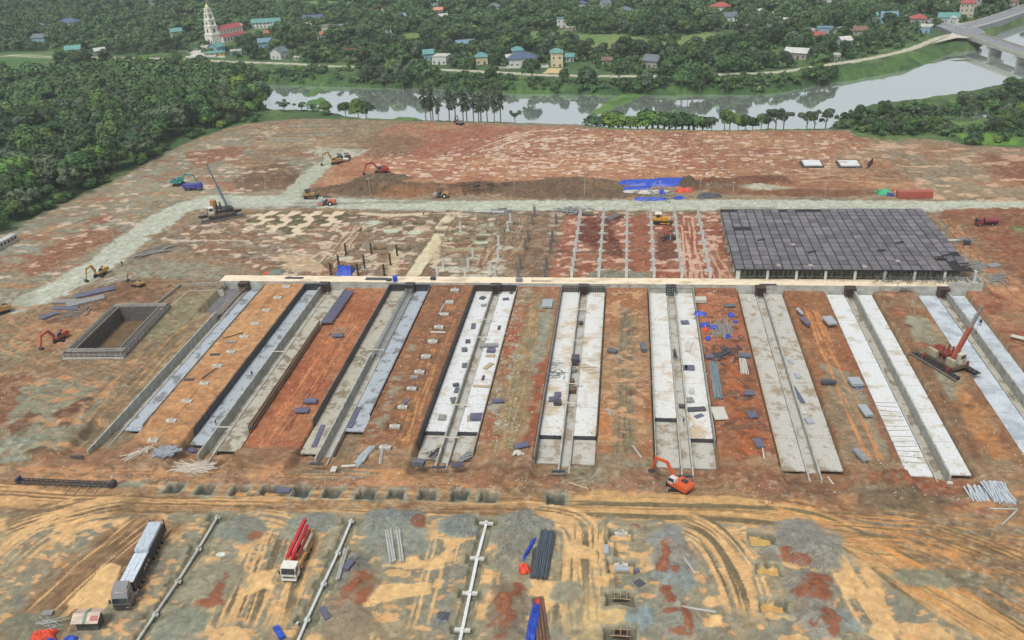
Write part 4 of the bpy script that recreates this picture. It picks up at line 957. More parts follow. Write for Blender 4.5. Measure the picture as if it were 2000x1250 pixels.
# ------------------------------------------------------------------ the big roof deck on columns
XD = [33.8 + 8.42 * i for i in range(9)]; YDk = [253.2 + 7.95 * i for i in range(7)]
t = thing('roof_deck', 'large dark gridded roof deck formwork raised on concrete columns beside the red yard', 'roof deck', (33.8, 253.2, 0))
Wd, Dd = 8.42 * 8 - .8, 7.95 * 6 + 4.4
mb = MB(); mb.box(-1.2, Wd, -.6, Dd, 4.2, 4.45); mb.build('deck_plate', M('deck_gap_dark', (48, 46, 46), .8, .2, 1), t)
mp_ = MB(); nx, ny = 24, 15; cw = (Wd + 1.2) / nx; cd = (Dd + .6) / ny
for i in range(nx):
    for j in range(ny):
        if (i, j) in ((1, 9), (2, 9), (21, 2), (22, 1), (23, 0), (22, 0), (23, 3), (0, 14), (1, 14), (7, 14)) or (j == 14 and 8 < i < 12): continue
        x = -1.2 + i * cw; y = -.6 + j * cd
        mp_.box(x + .17, x + cw - .17, y + .17, y + cd - .17, 4.45, 4.66 + random.uniform(-.02, .02))
dm = M('deck_film_purple', (114, 111, 116), .42, .16, .35)
_n = dm.node_tree; _b = [q for q in _n.nodes if q.type == 'BSDF_PRINCIPLED'][0]; _src = _b.inputs['Base Color'].links[0].from_socket
_tc = _n.nodes.new('ShaderNodeTexCoord'); _m = _n.nodes.new('ShaderNodeMapping'); _m.inputs['Location'].default_value = (1.2 / cw, .6 / cd, 0); _m.inputs['Scale'].default_value = (1 / cw, 1 / cd, 0)
_fl = _n.nodes.new('ShaderNodeVectorMath'); _fl.operation = 'FLOOR'; _wn = _n.nodes.new('ShaderNodeTexWhiteNoise'); _mr = _n.nodes.new('ShaderNodeMapRange'); _mr.inputs[3].default_value = .72; _mr.inputs[4].default_value = 1.3
_sc = _n.nodes.new('ShaderNodeVectorMath'); _sc.operation = 'SCALE'
_n.links.new(_tc.outputs['Object'], _m.inputs[0]); _n.links.new(_m.outputs[0], _fl.inputs[0]); _n.links.new(_fl.outputs[0], _wn.inputs['Vector']); _n.links.new(_wn.outputs['Value'], _mr.inputs[0])
_n.links.new(_src, _sc.inputs[0]); _n.links.new(_mr.outputs[0], _sc.inputs['Scale']); _n.links.new(_sc.outputs[0], _b.inputs['Base Color'])
mp_.build('deck_panels', dm, t)
mb = MB()
for _ in range(34):
    x = random.uniform(0, Wd - 1); y = random.uniform(0, Dd - 1)
    if _ < 14: x = random.uniform(Wd - 16, Wd - 1); y = random.uniform(0, 22)
    a = random.uniform(0, 3.1); l = random.uniform(1, 3); MB().bar((x, y, 4.75), (x + l * math.cos(a), y + l * math.sin(a), 4.78), .12, .06).build('loose_batten', woodg, t)
for xx, yy in ((11.2, 1.2), (20.6, 1.4), (36, .9), (46.5, 5), (18, 18)):
    MB().box(xx, xx + 1.2, yy, yy + 1.8, 4.68, 4.76).build('loose_sheet', M('pale_sheet', (176, 168, 158), .6), t)
for xx, yy in ((8, 22), (22, 12), (43, 14), (59, 8), (61, 10), (64, 4), (50, 20)):
    MB().cyl((xx, yy, 4.7), (xx + 2.4, yy + random.uniform(-1, 1), 4.9), .35, .3, n=6).build('rebar_bundle', M('dark_bundle', (58, 56, 58), .8), t)
mb = MB()
for j in range(70): mb.cyl((-1.0 + j * .28, Dd - .2, 4.5), (-1.0 + j * .28, Dd - .2, 5.2 + random.random() * .4), .04, n=4)
mb.build('starter_bar', rust, t)
colm = M('column_concrete', (206, 210, 206), .8, .1, .8)
for i in range(9):
    MB().box(8.42 * i - .35 - (.5 if i == 0 else 0), 8.42 * i + .35, -.35, .35, -.2, 4.2).build('column', colm, t)
for j in range(1, 7):
    MB().box(-.9, -.2, 7.95 * j - .35, 7.95 * j + .35, -.2, 4.2).build('column', colm, t)
    MB().box(Wd - .7, Wd, 7.95 * j - .35, 7.95 * j + .35, -.2, 4.2).build('column', colm, t)
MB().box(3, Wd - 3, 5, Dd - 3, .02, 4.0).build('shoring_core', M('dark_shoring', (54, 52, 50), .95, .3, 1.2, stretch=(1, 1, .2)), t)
# scaffolds under its front edge
scaf0 = thing('scaffold_bay', 'x', 'scaffold', (0, 0, 0), group='scaffold bays under the roof deck')
mb = MB()
for a in range(6):
    for b_ in range(4): mb.cyl((.7 + a * 1.4, b_ * 1.2, -.2), (.7 + a * 1.4, b_ * 1.2, 4.2), .055, n=5)
mb.build('standard', M('scaffold_green_grey', (140, 148, 128), .6), scaf0); mb = MB()
for b_ in range(4):
    for z in (.6, 1.8, 3.0): mb.cyl((.4, b_ * 1.2, z), (8.0, b_ * 1.2, z), .045, n=5)
mb.build('ledger', M('scaffold_green_grey', (140, 148, 128), .6), scaf0); mb = MB()
for a in range(3): mb.bar((.7 + a * 2.8, -.1, .2), (2.1 + a * 2.8, -.1, 3.8), .06, .05)
mb.build('brace', wood, scaf0)
for i in range(8):
    lb = f'tube scaffold bay under the front edge of the roof deck, {ORD[i + 1]} from its left corner'
    if i == 0: scaf0.location = (XD[0], 253.6, 0); scaf0['label'] = lb
    else: dup(scaf0, (XD[i], 253.6, 0), 0, lb)
scs = thing('scaffold_bay', 'x', 'scaffold', (0, 0, 0), group='scaffold bays under the roof deck')
scs['label'] = 'leaning scatter of grey props at the front right corner of the roof deck'
scs.location = (84, 250.4, .8)
mb = MB()
for _ in range(110):
    x = random.uniform(-12, 12); mb.cyl((x, random.uniform(0, 3.5), random.uniform(-.4, 1)), (x + random.uniform(-1.5, 2.5), random.uniform(.5, 3.5), random.uniform(1.2, 3.2)), .06, n=4)
mb.build('prop', M('prop_grey', (112, 112, 108), .7), scs)

# ------------------------------------------------------------------ columns of the yard
col0 = thing('concrete_column', 'x', 'column', group='concrete columns standing in the yard')
MB().box(-.42, .42, -.42, .42, -.3, 4.1).build('shaft', colm, col0)
mb = MB(); [mb.cyl((sx * .22, sy * .22, 3.9), (sx * .22, sy * .22, 4.6), .035, n=4) for sx in (-1, 1) for sy in (-1, 1)]; mb.build('starter_bars', rust, col0)
MB().box(-1.0, 1.0, -.9, .9, -.3, .12).build('footing', conc, col0)
first = True
darkc = M('column_dark', (112, 112, 108), .8, .15, .8)
cold = thing('concrete_column', 'x', 'column', group='concrete columns standing in the yard')
MB().box(-.36, .36, -.36, .36, -.3, 4.0).build('form', darkc, cold)
mb = MB(); [mb.cyl((sx * .22, sy * .22, 4.0), (sx * .22, sy * .22, 5.0), .035, n=4) for sx in (-1, 1) for sy in (-1, 1)]; mb.build('starter_bars', rust, cold)
firstd = True
for i in range(8):
    for j in range(8):
        x = .2 + 8.43 * (3 - i); y = 253.9 + 7.97 * j + (0.8 if j == 0 else 0)
        if i >= 6 and j in (2, 5): continue
        if i == 6 and j in (7,): continue
        lb = f'{"grey" if i < 6 else "dark"} column, {ORD[j + 1]} from the beam, {ORD[i + 1]} row left of the roof deck'
        if i in (6, 7):
            if firstd: cold.location = (x, y, 0); cold['label'] = lb; firstd = False
            else: dup(cold, (x, y, 0), 0, lb)
            if i == 6: continue
            break_ = False
        else:
            if first: col0.location = (x, y, 0); col0['label'] = lb; first = False
            else: dup(col0, (x, y, 0), 0, lb)
for n_, q in enumerate(((900, 452), (992, 450), (997, 434), (973, 505), (924, 503), (866, 523), (915, 522), (855, 541), (909, 544), (967, 540), (958, 530), (974, 478))):
    p = W(*q); nm = ['beside the pale channel near its top', 'on the right of the muddy yard', 'near the gravel road on the right of the muddy yard', 'over the white rubble patch', 'at the end of the olive ditch', 'right of the pale channel over white rubble', 'between two white rubble patches', 'closest to the beam beside the pale channel', 'behind the long beam on a cream patch', 'behind the beam beside the red mud', 'on the cream rubble mound', 'above the olive ditch'][n_]
    dup(col0, (p[0], p[1], 0), 0, 'isolated short grey column ' + nm, group='isolated columns in the muddy yard', scale=.85)
cage0 = thing('rebar_column_cage', 'x', 'rebar cage', group='rebar column cages')
mb = MB(); [mb.cyl((a * .2, b * .2, -1), (a * .2, b * .2, 4.2), .05, n=4) for a in (-1, 0, 1) for b in (-1, 0, 1) if a or b]; mb.build('upright_bars', M('rebar_dark', (84, 68, 58), .85), cage0)
mb = MB(); [mb.cb(0, 0, z, .5, .5, .05) for z in np.arange(-.5, 4, .35)]; mb.build('stirrups', M('rebar_dark', (84, 68, 58), .85), cage0)
for n_, q in enumerate(((676, 497), (726, 497), (776, 500), (662, 520), (712, 520), (763, 518), (647, 537), (700, 538), (751, 539))):
    p = W(*q); lb = f'dark rebar column cage, {ORD[n_ % 3 + 1]} from the left in the {["far", "middle", "near"][n_ // 3]} row behind the blue tarpaulin'
    if n_ == 0: cage0.location = (p[0], p[1], 0); cage0['label'] = lb
    else: dup(cage0, (p[0], p[1], 0), 0, lb)

# ------------------------------------------------------------------ trees
def leafmat(name, cols, rnd=.25):
    mt = bpy.data.materials.new(name); mt.use_nodes = True; n = mt.node_tree; n.nodes.clear()
    out = n.nodes.new('ShaderNodeOutputMaterial'); b = n.nodes.new('ShaderNodeBsdfPrincipled'); b.inputs['Roughness'].default_value = .7; b.inputs['Specular IOR Level'].default_value = .25
    n.links.new(b.outputs[0], out.inputs[0])
    tc = n.nodes.new('ShaderNodeTexCoord'); nz = n.nodes.new('ShaderNodeTexNoise'); nz.inputs['Scale'].default_value = .45; nz.inputs['Detail'].default_value = 5
    oi = n.nodes.new('ShaderNodeObjectInfo'); ad = n.nodes.new('ShaderNodeVectorMath'); ad.operation = 'MULTIPLY_ADD'
    n.links.new(oi.outputs['Random'], ad.inputs[0]); ad.inputs[1].default_value = (50, 50, 50); n.links.new(tc.outputs['Object'], ad.inputs[2]); n.links.new(ad.outputs[0], nz.inputs['Vector'])
    cr = n.nodes.new('ShaderNodeValToRGB'); cr.color_ramp.elements[0].position = .32; cr.color_ramp.elements[1].position = .68
    cr.color_ramp.elements[0].color = (*alb(cols[0]), 1); cr.color_ramp.elements[1].color = (*alb(cols[2]), 1)
    e = cr.color_ramp.elements.new(.5); e.color = (*alb(cols[1]), 1)
    n.links.new(nz.outputs[0], cr.inputs[0])
    hv = n.nodes.new('ShaderNodeHueSaturation'); mr = n.nodes.new('ShaderNodeMapRange'); mr.inputs[3].default_value = 1 - rnd; mr.inputs[4].default_value = 1 + rnd
    n.links.new(oi.outputs['Random'], mr.inputs[0]); n.links.new(mr.outputs[0], hv.inputs['Value']); n.links.new(cr.outputs[0], hv.inputs['Color'])
    m2 = n.nodes.new('ShaderNodeMath'); m2.operation = 'MULTIPLY'; m2.inputs[1].default_value = 7.31; n.links.new(oi.outputs['Random'], m2.inputs[0]); m3 = n.nodes.new('ShaderNodeMath'); m3.operation = 'FRACT'; n.links.new(m2.outputs[0], m3.inputs[0])
    m4 = n.nodes.new('ShaderNodeMapRange'); m4.inputs[3].default_value = .47; m4.inputs[4].default_value = .515; n.links.new(m3.outputs[0], m4.inputs[0]); n.links.new(m4.outputs[0], hv.inputs['Hue'])
    n.links.new(hv.outputs[0], b.inputs['Base Color'])
    return mt


LG = leafmat('foliage_green', ((56, 82, 50), (80, 112, 62), (110, 142, 78)))
LD = leafmat('foliage_dark', ((44, 70, 48), (64, 92, 56), (90, 118, 70)))
LB = leafmat('foliage_bluegrey', ((60, 80, 62), (84, 104, 78), (114, 130, 98)))
LY = leafmat('foliage_bright', ((76, 108, 54), (104, 140, 64), (134, 166, 82)))
bark = M('bark', (132, 120, 104), .9, .2, 2)


def leaves(blobs, n, size, r):
    """n leaf-clump quads scattered near the skins of overlapping lobes -> verts (n*4,3)"""
    B = np.array(blobs, float); vol = B[:, 3] ** 2; pick = r.choice(len(B), n, p=vol / vol.sum())
    d = r.normal(size=(n, 3)); d /= np.linalg.norm(d, axis=1)[:, None]
    d[:, 2] = np.where(d[:, 2] < -.35, -d[:, 2], d[:, 2])
    rad = B[pick, 3] * (0.55 + .5 * r.random(n) ** .6)
    c = B[pick, :3] + d * rad[:, None] * np.array([1, 1, .8])
    nrm = d + r.normal(size=(n, 3)) * .33; nrm[:, 2] += .12; nrm /= np.linalg.norm(nrm, axis=1)[:, None]
    a = np.cross(nrm, r.normal(size=(n, 3))); a /= np.linalg.norm(a, axis=1)[:, None] + 1e-9; b = np.cross(nrm, a)
    s = size * (0.6 + .8 * r.random(n))[:, None]
    return np.stack([c - a * s - b * s * .6, c + a * s * .9 - b * s * .7, c + a * s + b * s * .6, c - a * s * .8 + b * s * .8], 1).reshape(-1, 3)


def qmesh(name, V, mat):
    me = bpy.data.meshes.new(name); nq = len(V) // 4
    me.vertices.add(len(V)); me.vertices.foreach_set('co', V.astype(np.float32).ravel())
    me.loops.add(nq * 4); me.loops.foreach_set('vertex_index', np.arange(nq * 4, dtype=np.int32))
    me.polygons.add(nq); me.polygons.foreach_set('loop_start', np.arange(0, nq * 4, 4, dtype=np.int32)); me.update(calc_edges=True)
    me.materials.append(mat); return me


def lobes(kind, r, s=1.0):
    L = []
    if kind == 'round':
        for i in range(7):
            a = r.random() * 6.28; q = r.random() ** .5 * 3.3; L.append((q * math.cos(a), q * math.sin(a), 4.8 + r.random() * 3.2 - q * .45, 1.7 + r.random() * 1.3))
        L.append((0, 0, 6.6, 3.0))
    elif kind == 'tall':
        for i in range(10):
            z = 5 + i * .9; q = r.random() * 1.3; a = r.random() * 6.28; L.append((q * math.cos(a), q * math.sin(a), z, 1.1 + r.random() * .7 - abs(i - 4) * .05))
    elif kind == 'feather':
        for i in range(11):
            a = r.random() * 6.28; q = r.random() * 3.6; L.append((q * math.cos(a), q * math.sin(a), 4.6 + r.random() * 2.2, .8 + r.random() * .8))
    elif kind == 'bush':
        for i in range(6):
            a = r.random() * 6.28; q = r.random() * 1.6; L.append((q * math.cos(a), q * math.sin(a), 1.0 + r.random() * 1.2, 1.0 + r.random() * .6))
    return [(x * s, y * s, z * s, q * s) for x, y, z, q in L]


def make_tree(kind, seed, mat, n, size, name, label, cat='tree', h=5.0):
    r = np.random.default_rng(seed); B = lobes(kind, r)
    t = thing(name, label, cat, (0, 0, -500))
    mb = MB(); mb.cyl((0, 0, -.8), (0.1, .1, h * .6), .26, .2, 6); mb.cyl((.1, .1, h * .6), (0, .1, h), .2, .12, 6)
    for b in B[:5]: mb.cyl((.05, .1, h * .55), (b[0] * .8, b[1] * .8, b[2]), .11, .04, 5)
    mb.build('trunk', bark, t)
    o = bpy.data.objects.new('crown', qmesh('crown', leaves(B, n, size, r), mat)); C.objects.link(o); o.parent = t
    return t


KIND = {}
KIND['wood'] = [make_tree('round', 100 + i, (LG, LD, LB, LD, LY, LG)[i], 1500, .34, 'woodland_tree', 'x') for i in range(6)]
KIND['vil'] = [make_tree('round', 200 + i, (LD, LG, LD, LB)[i], 800, .46, 'village_tree', 'x') for i in range(4)]
KIND['tall'] = [make_tree('tall', 300 + i, LB, 620, .27, 'slender_tree', 'x', h=9) for i in range(3)]
KIND['feather'] = [make_tree('feather', 400 + i, (LB, LD, LB)[i], 1000, .27, 'airy_tree', 'x', h=4.5) for i in range(3)]
KIND['bush'] = [make_tree('bush', 500 + i, (LG, LD, LY)[i], 420, .24, 'bush', 'x', 'bush', h=1) for i in range(3)]
used_src = set()
LBL = {'trees of the dense wood left of the earthworks': 'tree in the left wood', 'trees among the houses beyond the river': 'tree among the village houses', 'trees of the wooded tongue on the right': 'tree of the right wood',
       'trees on the far river bank': 'tree on the far bank', 'bushes on the far river bank': 'bush on the far bank', 'bushes on the edge of the left wood': 'bush edging the left wood'}


def place_words(p):
    x, y = proj(p[0], p[1], 3)
    cx_ = min(9, max(0, int(x / 200))); return cx_, y


XW = ['at far left', 'near far left', 'at left', 'at centre left', 'left of middle', 'right of middle', 'at centre right', 'at right', 'near far right', 'at far right']


def put(kind, p, sc, label, group, z=None):
    src = random.choice(KIND[kind])
    if 'tree' in label or kind == 'bush':
        i_, y_ = place_words(p); fol = {'foliage_green': 'mid green', 'foliage_dark': 'dark green', 'foliage_bluegrey': 'grey green', 'foliage_bright': 'light green'}[[c for c in src.children if c.name.startswith('crown')][0].data.materials[0].name]
        sz = 'small' if sc < .95 else 'large' if sc > 1.35 else 'medium'; dep = ['topmost', 'upper', 'high', 'middle', 'rather low', 'low', 'lower', 'lowest'][min(7, int(max(0, y_) // 50))] if y_ > 130 else ['topmost', 'uppermost', 'upper', 'middle', 'lower', 'lowest'][min(5, int(max(0, y_) // 22))]
        base_ = LBL[group] if group in LBL else label
        label = f'{sz} {fol} {base_}, {dep} band, {XW[i_]}' if group in LBL else label
    zz = gz(p[0], p[1]) if z is None else z
    loc = (p[0], p[1], max(zz, WZ - .2) - .1); rz = random.uniform(0, 6.28)
    s3 = (sc * random.uniform(.9, 1.1), sc * random.uniform(.9, 1.1), sc * random.uniform(.85, 1.15))
    if src.name not in used_src:
        used_src.add(src.name); src.location = loc; src.rotation_euler[2] = rz; src.scale = s3; src['label'] = label; src['group'] = group; return src
    return dup(src, loc, rz, label, group, s3)


def in_poly(P, x, y):
    c = False; n = len(P)
    for i in range(n):
        ax, ay = P[i]; bx, by = P[(i + 1) % n]
        if (ay > y) != (by > y) and x < (bx - ax) * (y - ay) / (by - ay) + ax: c = not c
    return c


def proj(x, y, z):
    v = np.array([x, y, z - H]); k = v @ _f; return 1000 + FPX * (v @ RR) / k, 625 - FPX * (v @ UU) / k


def scatter(px, sp, zl=0.0, avoid=(), jit=.45):
    P = [tuple(q) for q in wpts(px, zl)]; A = [[tuple(q) for q in wpts(a, zl)] for a in avoid]
    xs = [p[0] for p in P]; ys = [p[1] for p in P]; out = []
    x = min(xs)
    while x < max(xs):
        y = min(ys)
        while y < max(ys):
            qx, qy = x + random.uniform(-jit, jit) * sp, y + random.uniform(-jit, jit) * sp
            if in_poly(P, qx, qy) and not any(in_poly(a, qx, qy) for a in A): out.append((qx, qy))
            y += sp
        x += sp
    return out


RIVW = [tuple(q) for q in wpts(RIV, WZ)]
HOUSES = []      # filled below, used to keep trees off the buildings


def wood_mass(name, pts, scs, kind, mats, n, size, seed=1):
    """far-off wood that reads as one mass"""
    r = np.random.default_rng(seed); V = []
    protos = [leaves(lobes(kind, r), n, size, r) for _ in range(7)]
    for (x, y), sc in zip(pts, scs):
        V0 = protos[r.integers(7)]; a = r.random() * 6.28; ca, sa = math.cos(a), math.sin(a)
        P = V0 * sc; P = np.stack([P[:, 0] * ca - P[:, 1] * sa + x, P[:, 0] * sa + P[:, 1] * ca + y, P[:, 2] * (.8 + .4 * r.random()) + max(gz(x, y), WZ) - .3], 1); V.append(P)
    me = qmesh(name, np.concatenate(V), mats)
    o = bpy.data.objects.new(name, me); C.objects.link(o); o['kind'] = 'stuff'; return o


def leafmat_mass(name, cols):
    mt = leafmat(name, cols, 0.0); n = mt.node_tree
    # a second, larger noise varies whole trees
    tc = n.nodes.new('ShaderNodeTexCoord'); vz_ = n.nodes.new('ShaderNodeTexVoronoi'); vz_.inputs['Scale'].default_value = .11; n.links.new(tc.outputs['Object'], vz_.inputs['Vector'])
    hv = [q for q in n.nodes if q.type == 'HUE_SAT'][0]; sp_ = n.nodes.new('ShaderNodeSeparateColor'); n.links.new(vz_.outputs['Color'], sp_.inputs[0])
    mr = n.nodes.new('ShaderNodeMapRange'); mr.inputs[3].default_value = .7; mr.inputs[4].default_value = 1.3; n.links.new(sp_.outputs[0], mr.inputs[0]); n.links.new(mr.outputs[0], hv.inputs['Value'])
    m4 = n.nodes.new('ShaderNodeMapRange'); m4.inputs[3].default_value = .47; m4.inputs[4].default_value = .515; n.links.new(sp_.outputs[1], m4.inputs[0]); n.links.new(m4.outputs[0], hv.inputs['Hue'])
    return mt


MD = leafmat_mass('foliage_mass', ((56, 84, 56), (80, 110, 68), (108, 138, 84)))

# --- wood on the left of the site
WOODPX = [(-200, 500), (0, 452), (60, 420), (130, 387), (230, 342), (318, 292), (398, 258), (466, 236), (505, 226), (516, 205), (512, 185), (495, 172), (430, 160), (300, 156), (180, 152), (60, 160), (-200, 165)]
AV = [[(0, 212), (42, 210), (44, 232), (0, 234)], [(75, 204), (140, 200), (140, 214), (80, 214)], [(84, 262), (118, 240), (118, 262), (92, 272)]]
pts = scatter(WOODPX, 7.6, avoid=AV)
pts.sort(key=lambda p: p[1] - p[0] * .3)
vis = [p for p in pts if -60 < proj(p[0], p[1], 3)[0] < 2060]
near, far = vis[:300], vis[300:]
for p in near: put(random.choice(('wood', 'wood', 'wood', 'feather')), p, random.choice((random.uniform(.8, 1.1), random.uniform(1.1, 1.5), random.uniform(1.3, 1.8))), 'broadleaf tree in the dense green wood left of the earthworks', 'trees of the dense wood left of the earthworks')
if far: wood_mass('far_wood', far, [random.uniform(1.1, 1.6) for _ in far], 'round', MD, 700, .5, 5)

# --- undergrowth along the wood edge
for px in ([(0, 456), (130, 392), (230, 348), (318, 298), (398, 263), (466, 241), (520, 236)],):
    P = wpts(px)
    for a, b in zip(P[:-1], P[1:]):
        for k in range(int(np.linalg.norm(b - a) / 5)):
            q = a + (b - a) * random.random() + np.array([-random.uniform(0, 3), random.uniform(0, 4)]); put('bush', q, random.uniform(.8, 1.6), 'low green bush along the edge of the left wood', 'bushes on the edge of the left wood')

# --- single trees on the near river bank
def row(kind, px, sc, label, group, zl=0):
    px = sorted(px); N_ = len(px)
    for i, (a, b) in enumerate(px):
        lab = label if N_ == 1 else f'{label}, {ORD[i + 1]} from the left'
        put(kind, W(a, b, -1.5)[:2], sc if not isinstance(sc, (list, tuple)) else sc[i % len(sc)], lab, group, z=-1.6)


row('feather', [(556, 222), (590, 222), (612, 224)], (1.0, .95, .8), 'small airy bank tree beside the river weeds', 'small trees left of the round dark trees on the near bank')
row('wood', [(640, 228), (676, 230), (700, 232), (716, 232)], (.9, .85, 1.15, 1.1), 'round dark green tree on the near bank', 'round dark trees on the near bank')
row('tall', [(832, 236), (842, 237), (857, 238), (878, 238), (890, 238), (905, 239), (925, 238), (935, 239), (952, 240), (966, 240), (978, 239), (846, 236), (912, 238), (940, 238)], (1.25, 1.1, 1.35, .95, 1.4, 1.45, 1.3, 1.4, 1.35, 1.2, 1.3), 'tall slender tree in the thin riverside row', 'slender trees in the thin row before the river')
row('feather', [(1006, 240)], .95, 'lone small tree at the right end of the slender tree row', 'lone bank tree')
row('bush', [(1165, 248), (1178, 246), (1190, 248), (1198, 247), (1207, 249), (1216, 248), (1232, 250), (1246, 250), (1262, 251), (1275, 250), (1284, 251), (1296, 251), (1308, 250), (1320, 251), (1332, 251), (1344, 252), (1356, 252), (1372, 252)], (2.4, 2.0, 2.7, 2.9, 2.6, 1.8, 1.9, 1.8, 2.7, 2.9, 2.8, 2.6), 'bright green shrub in the near bank row', 'bushy shrubs along the near bank')
row('wood', [(1390, 253), (1415, 254), (1425, 253), (1442, 254), (1456, 255), (1470, 254), (1486, 255)], (.7, 1.0, .9, .85, .9, .7, .8), 'round green tree right of the shrub row', 'round trees in the row right of mid-river')
row('feather', [(1500, 254), (1515, 255), (1530, 254), (1575, 253), (1590, 254), (1612, 252)], (1.2, 1.3, 1.2, 1.2, 1.1, 1.2), 'airy grey-green tree left of the right wood', 'airy trees right of the round trees')
# --- the wooded tongue between river and pond on the right
TG = [(1622, 252), (1650, 240), (1690, 224), (1750, 215), (1830, 208), (1870, 198), (1930, 184), (1985, 168), (2100, 150), (2100, 205), (1990, 200), (1940, 206), (1880, 212), (1830, 222), (1790, 236), (1880, 240), (1990, 216), (2100, 210), (2100, 262), (1980, 260), (1870, 258), (1860, 270), (1800, 264), (1740, 270), (1690, 262), (1655, 252)]
POND = [(1795, 240), (1860, 216), (1925, 205), (2020, 204), (2000, 232), (1900, 250), (1830, 248)]
pts = [p for p in scatter(TG, 7.6, avoid=[POND])]
for p in pts: put(random.choice(('feather', 'feather', 'wood')), p, random.uniform(.65, .95), 'leafy tree of the wooded tongue between river and pond on the right', 'trees of the wooded tongue on the right')
for p in scatter([(1850, 262), (2000, 262), (2000, 284), (1900, 282)], 7): put('bush', p, random.uniform(.8, 1.6), 'bright green bush on the grass right of the pond', 'bushes on the grass right of the pond')

# --- far bank and village
VEG_AV = [[(1010, 62), (1200, 66), (1300, 80), (1380, 60), (1460, 72), (1480, 90), (1340, 96), (1200, 98), (1050, 85)], [(1545, 16), (1640, 12), (1650, 24), (1560, 36)], [(0, 112), (80, 112), (70, 122), (20, 138), (0, 140)], [(540, 2), (700, 4), (690, 20), (560, 16)],
          [(1330, 118), (1378, 128), (1380, 142), (1320, 142)], [(790, 62), (830, 66), (824, 84), (788, 80)], [(365, 95), (392, 82), (440, 86), (445, 112), (370, 112)], [(1760, 0), (1870, 0), (1850, 30), (1780, 20)], [(1640, -4), (1720, 6), (1800, 26), (1880, 40), (2100, 20), (2100, 75), (1900, 84), (1820, 60), (1700, 32), (1640, 12)],
          [(1055, 143), (1070, 128), (1105, 128), (1106, 146)], [(985, 118), (1060, 118), (1062, 140), (985, 140)]]

# ------------------------------------------------------------------ houses of the far bank
WALLC = dict(white=(226, 228, 222), cream=(222, 212, 178), blue=(150, 186, 206), pale=(196, 210, 212), grey=(176, 174, 164), pink=(212, 196, 200), yellow=(214, 192, 130), beige=(206, 198, 176))
ROOFC = dict(teal=(104, 158, 152), navy=(84, 104, 132), slate=(112, 122, 130), red=(172, 92, 84), terra=(176, 112, 86), grey=(146, 146, 140), pale=(202, 204, 196), blue=(118, 150, 168), brown=(132, 104, 88), salmon=(206, 146, 120))
